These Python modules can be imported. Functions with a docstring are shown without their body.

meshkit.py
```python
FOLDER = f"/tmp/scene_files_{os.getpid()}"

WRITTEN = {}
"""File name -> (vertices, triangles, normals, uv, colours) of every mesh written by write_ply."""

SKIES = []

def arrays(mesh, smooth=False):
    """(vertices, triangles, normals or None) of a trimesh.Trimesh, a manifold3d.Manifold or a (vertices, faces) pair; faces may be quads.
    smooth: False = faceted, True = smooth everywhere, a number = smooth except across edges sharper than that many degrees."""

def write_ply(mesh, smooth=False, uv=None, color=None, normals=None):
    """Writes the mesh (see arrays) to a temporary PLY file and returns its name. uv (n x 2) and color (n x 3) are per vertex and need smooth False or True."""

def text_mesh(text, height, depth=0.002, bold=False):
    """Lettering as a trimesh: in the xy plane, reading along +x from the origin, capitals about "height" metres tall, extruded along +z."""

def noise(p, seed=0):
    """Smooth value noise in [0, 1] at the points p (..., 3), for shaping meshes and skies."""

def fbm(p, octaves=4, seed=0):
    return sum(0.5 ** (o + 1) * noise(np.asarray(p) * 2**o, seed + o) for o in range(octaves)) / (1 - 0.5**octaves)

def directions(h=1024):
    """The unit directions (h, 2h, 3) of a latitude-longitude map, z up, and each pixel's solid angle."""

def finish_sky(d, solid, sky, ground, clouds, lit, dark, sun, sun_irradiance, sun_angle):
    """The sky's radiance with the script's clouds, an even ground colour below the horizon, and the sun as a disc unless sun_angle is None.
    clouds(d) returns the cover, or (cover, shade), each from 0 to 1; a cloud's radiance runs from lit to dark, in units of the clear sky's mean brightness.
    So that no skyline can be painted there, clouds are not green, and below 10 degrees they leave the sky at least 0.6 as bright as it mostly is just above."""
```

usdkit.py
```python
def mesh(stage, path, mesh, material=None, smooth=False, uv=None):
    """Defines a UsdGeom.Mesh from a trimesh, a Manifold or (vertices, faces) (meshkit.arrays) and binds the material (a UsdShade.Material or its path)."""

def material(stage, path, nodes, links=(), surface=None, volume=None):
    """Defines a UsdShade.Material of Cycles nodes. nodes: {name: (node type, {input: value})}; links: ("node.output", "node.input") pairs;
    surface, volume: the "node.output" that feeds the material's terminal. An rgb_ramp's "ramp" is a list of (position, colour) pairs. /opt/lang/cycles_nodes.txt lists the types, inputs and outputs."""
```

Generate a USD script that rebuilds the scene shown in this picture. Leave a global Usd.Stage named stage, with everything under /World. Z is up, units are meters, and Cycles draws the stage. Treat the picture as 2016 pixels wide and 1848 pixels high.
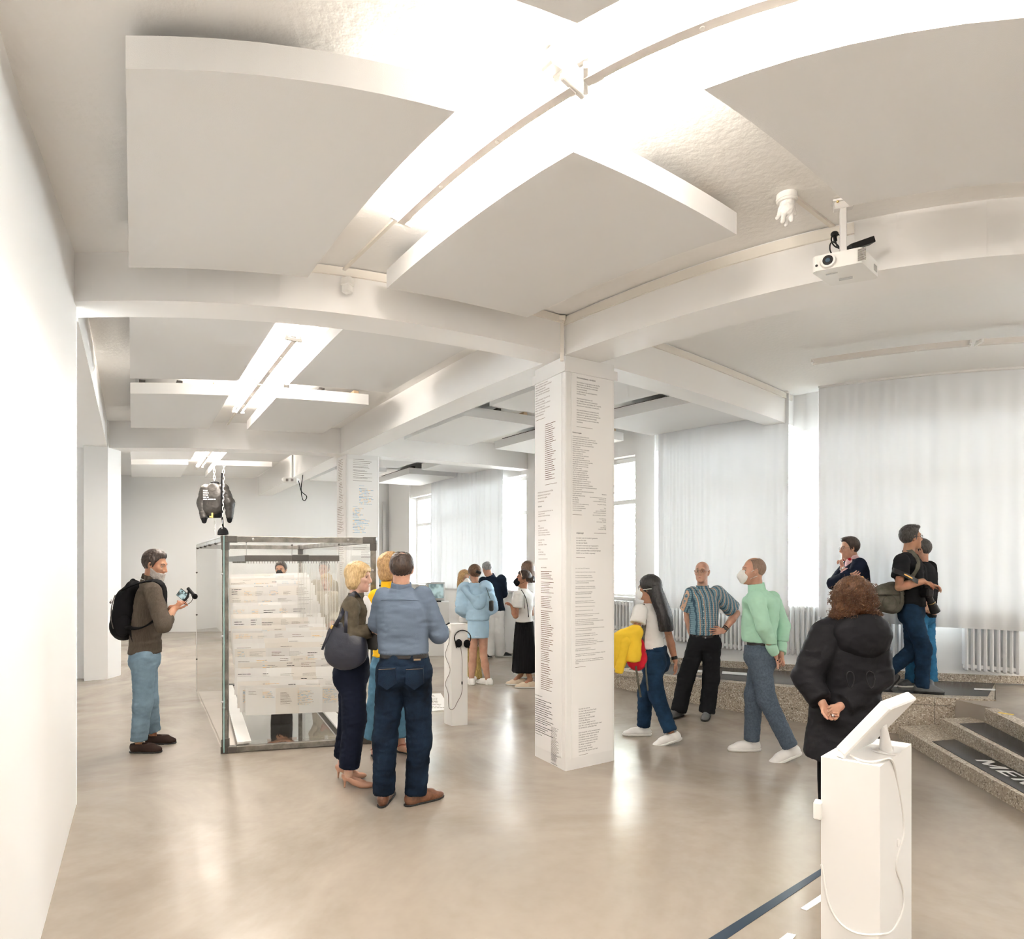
import math, random, numpy as np, trimesh, usdkit, meshkit
from pxr import Usd, UsdGeom, UsdLux, UsdShade, Gf, Sdf, Vt
import shapely
from shapely.geometry import Polygon
random.seed(7); RNG = np.random.default_rng(7)
stage = Usd.Stage.CreateInMemory()
UsdGeom.SetStageUpAxis(stage, 'Z'); UsdGeom.SetStageMetersPerUnit(stage, 1.0)
world = UsdGeom.Xform.Define(stage, '/World'); stage.SetDefaultPrim(world.GetPrim())
UsdGeom.Scope.Define(stage, '/World/Looks')

# ------------------------------------------------------------------ camera, sky, exposure
EYE = 1.75
cam = UsdGeom.Camera.Define(stage, '/World/view')
cam.CreateProjectionAttr('perspective')
cam.CreateHorizontalApertureAttr(36.0); cam.CreateFocalLengthAttr(22.196)
cam.CreateVerticalApertureOffsetAttr(3.286); cam.CreateHorizontalApertureOffsetAttr(0.0)
cam.CreateFStopAttr(0.0); cam.CreateClippingRangeAttr((0.05, 500.0))
cam.CreateExposureAttr(1.02)
UsdGeom.Xformable(cam).AddTranslateOp().Set(Gf.Vec3d(0, 0, EYE))
UsdGeom.Xformable(cam).AddRotateXOp().Set(90.0)

def mat(name, nodes, links, surface='p.BSDF'):
    return usdkit.material(stage, '/World/Looks/' + name, nodes, links, surface=surface)

SKY = 4.8            # overcast daylight
dome = UsdLux.DomeLight.Define(stage, '/World/sky')
dome.CreateIntensityAttr(SKY); dome.CreateColorAttr(Gf.Vec3f(0.90, 0.96, 1.0))
TUBE = 120.0          # radiance of the fluorescent tubes
TUBE_COLOR = (1.0, 0.915, 0.825)

# ------------------------------------------------------------------ helpers
ORG, USED = {}, {}
def fresh(path):
    n = USED.get(path, 0); USED[path] = n + 1
    return path if n == 0 else '%s_%03d' % (path, n)
def tag(prim, label=None, cat=None, group=None, kind=None):
    for k, v in (('label', label), ('category', cat), ('group', group), ('kind', kind)):
        if v: prim.SetCustomDataByKey(k, v)
def thing(name, label, cat, loc=(0, 0, 0), group=None, kind=None):
    path = fresh('/World/' + name); x = UsdGeom.Xform.Define(stage, path)
    x.AddTranslateOp().Set(Gf.Vec3d(*map(float, loc))); ORG[path] = np.array(loc, float)
    tag(x.GetPrim(), label, cat, group, kind); return path
def V3(mesh):
    if hasattr(mesh, 'vertices'): return trimesh.Trimesh(np.array(mesh.vertices, float), np.array(mesh.faces), process=False)
    return mesh
def part(parent, name, mesh, m, smooth=False, label=None, kind=None):
    """mesh in world coordinates -> a Mesh under its thing or part"""
    if isinstance(mesh, (list, tuple)) and not isinstance(mesh[0], np.ndarray): mesh = cat(mesh)
    org = ORG[parent]; path = fresh(parent + '/' + name)
    mm = V3(mesh)
    mm = trimesh.Trimesh(mm.vertices - org, mm.faces, process=False)
    usdkit.mesh(stage, path, mm, m, smooth=smooth); ORG[path] = org
    tag(stage.GetPrimAtPath(path), label=label, kind=kind); return path
def single(name, mesh, m, label, cat_, group=None, kind=None, smooth=False):
    if isinstance(mesh, list): mesh = cat(mesh)
    path = fresh('/World/' + name); usdkit.mesh(stage, path, V3(mesh), m, smooth=smooth); ORG[path] = np.zeros(3)
    tag(stage.GetPrimAtPath(path), label, cat_, group, kind); return path
def struct(name, mesh, m, label=None, smooth=False):
    if isinstance(mesh, list): mesh = cat(mesh)
    path = fresh('/World/' + name); usdkit.mesh(stage, path, V3(mesh), m, smooth=smooth); ORG[path] = np.zeros(3)
    tag(stage.GetPrimAtPath(path), label, None, None, 'structure'); return path
def cat(ms): return trimesh.util.concatenate([V3(m) for m in ms])
def A(*v): return np.array(v, float)
def unit(v): v = np.asarray(v, float); return v / max(np.linalg.norm(v), 1e-9)
def frame_from(z, up=(0, 0, 1)):
    z = unit(z); x = np.cross(up, z)
    if np.linalg.norm(x) < 1e-4: x = np.cross((0, 1, 0), z)
    x = unit(x); return np.stack([x, np.cross(z, x), z], 1)
def box(c, s, R=None, bevel=0.0):
    if bevel: 
        b = min(bevel, min(s) * .45); sx, sy, sz = [v / 2 for v in s]; pts = []
        for i in (-1, 1):
            for j in (-1, 1):
                for k in (-1, 1):
                    pts += [(i * (sx - b), j * (sy - b), k * sz), (i * (sx - b), j * sy, k * (sz - b)), (i * sx, j * (sy - b), k * (sz - b))]
        m = trimesh.convex.convex_hull(np.array(pts))
    else: m = trimesh.creation.box(s)
    v = np.array(m.vertices)
    if R is not None: v = v @ np.asarray(R).T
    return trimesh.Trimesh(v + np.array(c), m.faces, process=False)
def rotz(a): c, s = math.cos(a), math.sin(a); return A([c, -s, 0], [s, c, 0], [0, 0, 1]).reshape(3, 3)
def roty(a): c, s = math.cos(a), math.sin(a); return A([c, 0, s], [0, 1, 0], [-s, 0, c]).reshape(3, 3)
def rotx(a): c, s = math.cos(a), math.sin(a); return A([1, 0, 0], [0, c, -s], [0, s, c]).reshape(3, 3)
def bar(a, b, w, h=None, up=(0, 0, 1), bevel=0.0):
    a, b = np.array(a, float), np.array(b, float); R = frame_from(b - a, up)
    return box((a + b) / 2, (w, h or w, np.linalg.norm(b - a)), R, bevel)
def cyl(a, b, r, n=12, r2=None):
    a, b = np.array(a, float), np.array(b, float); R = frame_from(b - a); r2 = r if r2 is None else r2
    t = np.linspace(0, 2 * np.pi, n, endpoint=False); ring = np.stack([np.cos(t), np.sin(t), 0 * t], 1)
    v = np.vstack([(ring * r) @ R.T + a, (ring * r2) @ R.T + b, a, b]); f = []
    for i in range(n):
        j = (i + 1) % n; f += [(i, j, n + j), (i, n + j, n + i), (i, 2 * n, j), (n + i, n + j, 2 * n + 1)]
    return trimesh.Trimesh(v, f, process=False)
def ball(c, r, sub=2):
    m = trimesh.creation.icosphere(sub); return trimesh.Trimesh(m.vertices * np.asarray(r) + np.array(c), m.faces, process=False)
def smooth_path(pts, n=8):
    pts = np.array(pts, float)
    if len(pts) < 3: return pts
    from scipy.interpolate import CubicSpline
    t = np.r_[0, np.cumsum(np.linalg.norm(np.diff(pts, axis=0), axis=1) + 1e-6)]
    return CubicSpline(t, pts)(np.linspace(0, t[-1], n * (len(pts) - 1) + 1))
def tube(pts, r, n=6, sm=6):
    p = smooth_path(pts, sm) if sm else np.array(pts, float)
    r = np.broadcast_to(np.asarray(r, float), (len(p),)) if np.ndim(r) == 0 else np.interp(np.linspace(0, 1, len(p)), np.linspace(0, 1, len(r)), r)
    t = np.gradient(p, axis=0); v = []; nrm = None
    for i in range(len(p)):
        ti = unit(t[i])
        if nrm is None: nrm = frame_from(ti)[:, 0]
        nrm = unit(nrm - ti * (nrm @ ti)); b = np.cross(ti, nrm); a = np.linspace(0, 2 * np.pi, n, endpoint=False)
        v.append(p[i] + r[i] * (np.cos(a)[:, None] * nrm + np.sin(a)[:, None] * b))
    v = np.vstack(v); f = []; m = len(p)
    for i in range(m - 1):
        for j in range(n):
            k = (j + 1) % n; f += [(i * n + j, i * n + k, (i + 1) * n + k), (i * n + j, (i + 1) * n + k, (i + 1) * n + j)]
    v = np.vstack([v, p[0], p[-1]])
    for j in range(n): k = (j + 1) % n; f += [(k, j, m * n), ((m - 1) * n + j, (m - 1) * n + k, m * n + 1)]
    return trimesh.Trimesh(v, f, process=False)
def strap(pts, w, t, side, sm=6):
    """a flat band of width w along pts; side: its width direction (one vector or one per point)"""
    p = smooth_path(pts, sm) if sm else np.array(pts, float); T = np.gradient(p, axis=0)
    side = np.atleast_2d(np.array(side, float)); S = np.stack([np.interp(np.linspace(0, 1, len(p)), np.linspace(0, 1, len(side)), side[:, k]) if len(side) > 1 else np.full(len(p), side[0, k]) for k in range(3)], 1)
    v = []
    for i in range(len(p)):
        s = unit(S[i] - unit(T[i]) * (S[i] @ unit(T[i]))); n = unit(np.cross(T[i], s))
        v += [p[i] + s * w / 2 + n * t / 2, p[i] - s * w / 2 + n * t / 2, p[i] - s * w / 2 - n * t / 2, p[i] + s * w / 2 - n * t / 2]
    f = []; m = len(p)
    for i in range(m - 1):
        for j in range(4):
            k = (j + 1) % 4; f += [(4 * i + j, 4 * i + k, 4 * i + 4 + k), (4 * i + j, 4 * i + 4 + k, 4 * i + 4 + j)]
    f += [(0, 2, 1), (0, 3, 2), (4 * m - 4, 4 * m - 3, 4 * m - 2), (4 * m - 4, 4 * m - 2, 4 * m - 1)]
    return trimesh.Trimesh(np.array(v), f, process=False)
def prism(poly, z0, z1):
    m = trimesh.creation.extrude_polygon(Polygon(poly).buffer(0), z1 - z0, engine='earcut'); m.apply_translation([0, 0, z0]); return m
def ribbon(Ap, Bp, flip=False):
    Ap, Bp = np.array(Ap, float), np.array(Bp, float); n = len(Ap); v = np.vstack([Ap, Bp]); f = []
    for i in range(n - 1): f += [(i, i + 1, n + i + 1), (i, n + i + 1, n + i)]
    f = np.array(f); return trimesh.Trimesh(v, f[:, ::-1] if flip else f, process=False)
def loop_solid(rings, closed_caps=True):
    """skin through equal-length closed rings"""
    n = len(rings[0]); v = np.vstack(rings); f = []
    for i in range(len(rings) - 1):
        for j in range(n):
            k = (j + 1) % n; f += [(i * n + j, i * n + k, (i + 1) * n + k), (i * n + j, (i + 1) * n + k, (i + 1) * n + j)]
    if closed_caps:
        c0, c1 = len(v), len(v) + 1; v = np.vstack([v, np.mean(rings[0], 0), np.mean(rings[-1], 0)]); b = (len(rings) - 1) * n
        for j in range(n): k = (j + 1) % n; f += [(k, j, c0), (b + j, b + k, c1)]
    return trimesh.Trimesh(v, f, process=False)
def band(Ap, Bp, z0, z1):
    """solid between two plan curves; z0, z1 numbers or per-point lists"""
    n = len(Ap); z0 = np.broadcast_to(z0, n); z1 = np.broadcast_to(z1, n)
    rings = [np.array([(*Ap[i][:2], z0[i]), (*Bp[i][:2], z0[i]), (*Bp[i][:2], z1[i]), (*Ap[i][:2], z1[i])]) for i in range(n)]
    m = loop_solid(rings); m.fix_normals(); return m
def offset(line, d):
    """plan curve moved sideways by d (to the right of its direction)"""
    p = np.array([q[:2] for q in line], float); t = np.gradient(p, axis=0); t /= np.linalg.norm(t, axis=1, keepdims=True)
    return p + d * np.stack([t[:, 1], -t[:, 0]], 1)
def arclen(line): p = np.array(line, float)[:, :2]; return np.r_[0, np.cumsum(np.linalg.norm(np.diff(p, axis=0), axis=1))]
def at_s(line, s):
    L = arclen(line); p = np.array(line, float); return np.stack([np.interp(s, L, p[:, k]) for k in range(p.shape[1])], -1)

# ------------------------------------------------------------------ materials
def paint(name, color, rough=0.6, bump=0.0, scale=60.0, var=0.0, spec=0.5, metallic=0.0, sheen=0.0, coat=0.0, bdist=0.002, vscale=3.0):
    nodes = {'p': ('principled_bsdf', dict(base_color=color, roughness=rough, specular_ior_level=spec, metallic=metallic, sheen_weight=sheen, coat_weight=coat))}; links = []
    if bump or var: nodes['t'] = ('texture_coordinate', {})
    if bump:
        nodes['n'] = ('noise_texture', dict(scale=scale, detail=4.0)); nodes['b'] = ('bump', dict(strength=bump, distance=bdist))
        links += [('t.object', 'n.vector'), ('n.fac', 'b.height'), ('b.normal', 'p.normal')]
    if var:
        nodes['v'] = ('noise_texture', dict(scale=vscale, detail=5.0, roughness=0.6))
        c = np.array(color); nodes['r'] = ('rgb_ramp', dict(ramp=[(0.3, tuple(c * (1 - var))), (0.7, tuple(np.minimum(c * (1 + var), .95)))]))
        links += [('t.object', 'v.vector'), ('v.fac', 'r.fac'), ('r.color', 'p.base_color')]
    return mat(name, nodes, links)
M = {}
M['wall'] = paint('wall_paint', (.90, .895, .885), .7, .15, 40)
M['plaster'] = paint('ceiling_plaster', (.90, .89, .87), .8, .5, 26, bdist=.006)
M['beam'] = paint('beam_paint', (.90, .89, .875), .65, .15, 20)
M['panel'] = paint('panel_fleece', (.78, .775, .765), .9, .25, 300, spec=.2)
M['panel_edge'] = paint('panel_edge_white', (.85, .84, .82), .7)
M['batten'] = paint('dark_batten', (.05, .045, .04), .8)
M['wood'] = paint('raw_wood', (.62, .45, .28), .7, .2, 40, .15)
M['white'] = paint('white_lacquer', (.82, .81, .795), .45, .06, 90)
M['white_plastic'] = paint('white_plastic', (.83, .82, .79), .4)
M['trunking'] = paint('cable_trunking', (.83, .79, .72), .5)
M['channel'] = paint('lamp_channel', (.72, .68, .64), .5)
M['black'] = paint('black_plastic', (.010, .010, .011), .45, spec=.3)
M['black_soft'] = paint('black_fabric', (.008, .008, .009), .9, .3, 220, spec=.12)
M['chrome'] = paint('bright_steel', (.75, .75, .74), .25, metallic=1.0)
M['steel'] = paint('raw_steel', (.22, .205, .185), .42, .2, 30, .45, metallic=.75, vscale=9)
M['steel_dark'] = paint('dark_steel_corner', (.11, .10, .09), .5, .2, 40, .2, metallic=.6)
M['paper'] = paint('paper_white', (.87, .86, .845), .85)
M['ink'] = paint('ink_black', (.02, .018, .018), .8)
M['ink_grey'] = paint('ink_grey', (.28, .25, .23), .8)
M['ink_brown'] = paint('ink_brown', (.16, .09, .06), .8)
M['ink_blue'] = paint('ink_blue', (.10, .36, .62), .8)
M['ink_orange'] = paint('ink_orange', (.90, .55, .18), .8)
M['print_white'] = paint('print_white', (.85, .85, .84), .6)
M['vinyl_black'] = paint('black_vinyl', (.03, .033, .038), .2, .12, 14, .3)
M['tape'] = paint('dark_blue_tape', (.02, .035, .06), .3)
M['radiator'] = paint('radiator_enamel', (.84, .85, .86), .3)
M['yellow_tape'] = paint('yellow_tape', (.85, .60, .06), .5)
M['tv_grey'] = paint('tv_grey', (.52, .52, .51), .4)
M['glove'] = paint('glove_white', (.88, .87, .85), .5)
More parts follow.
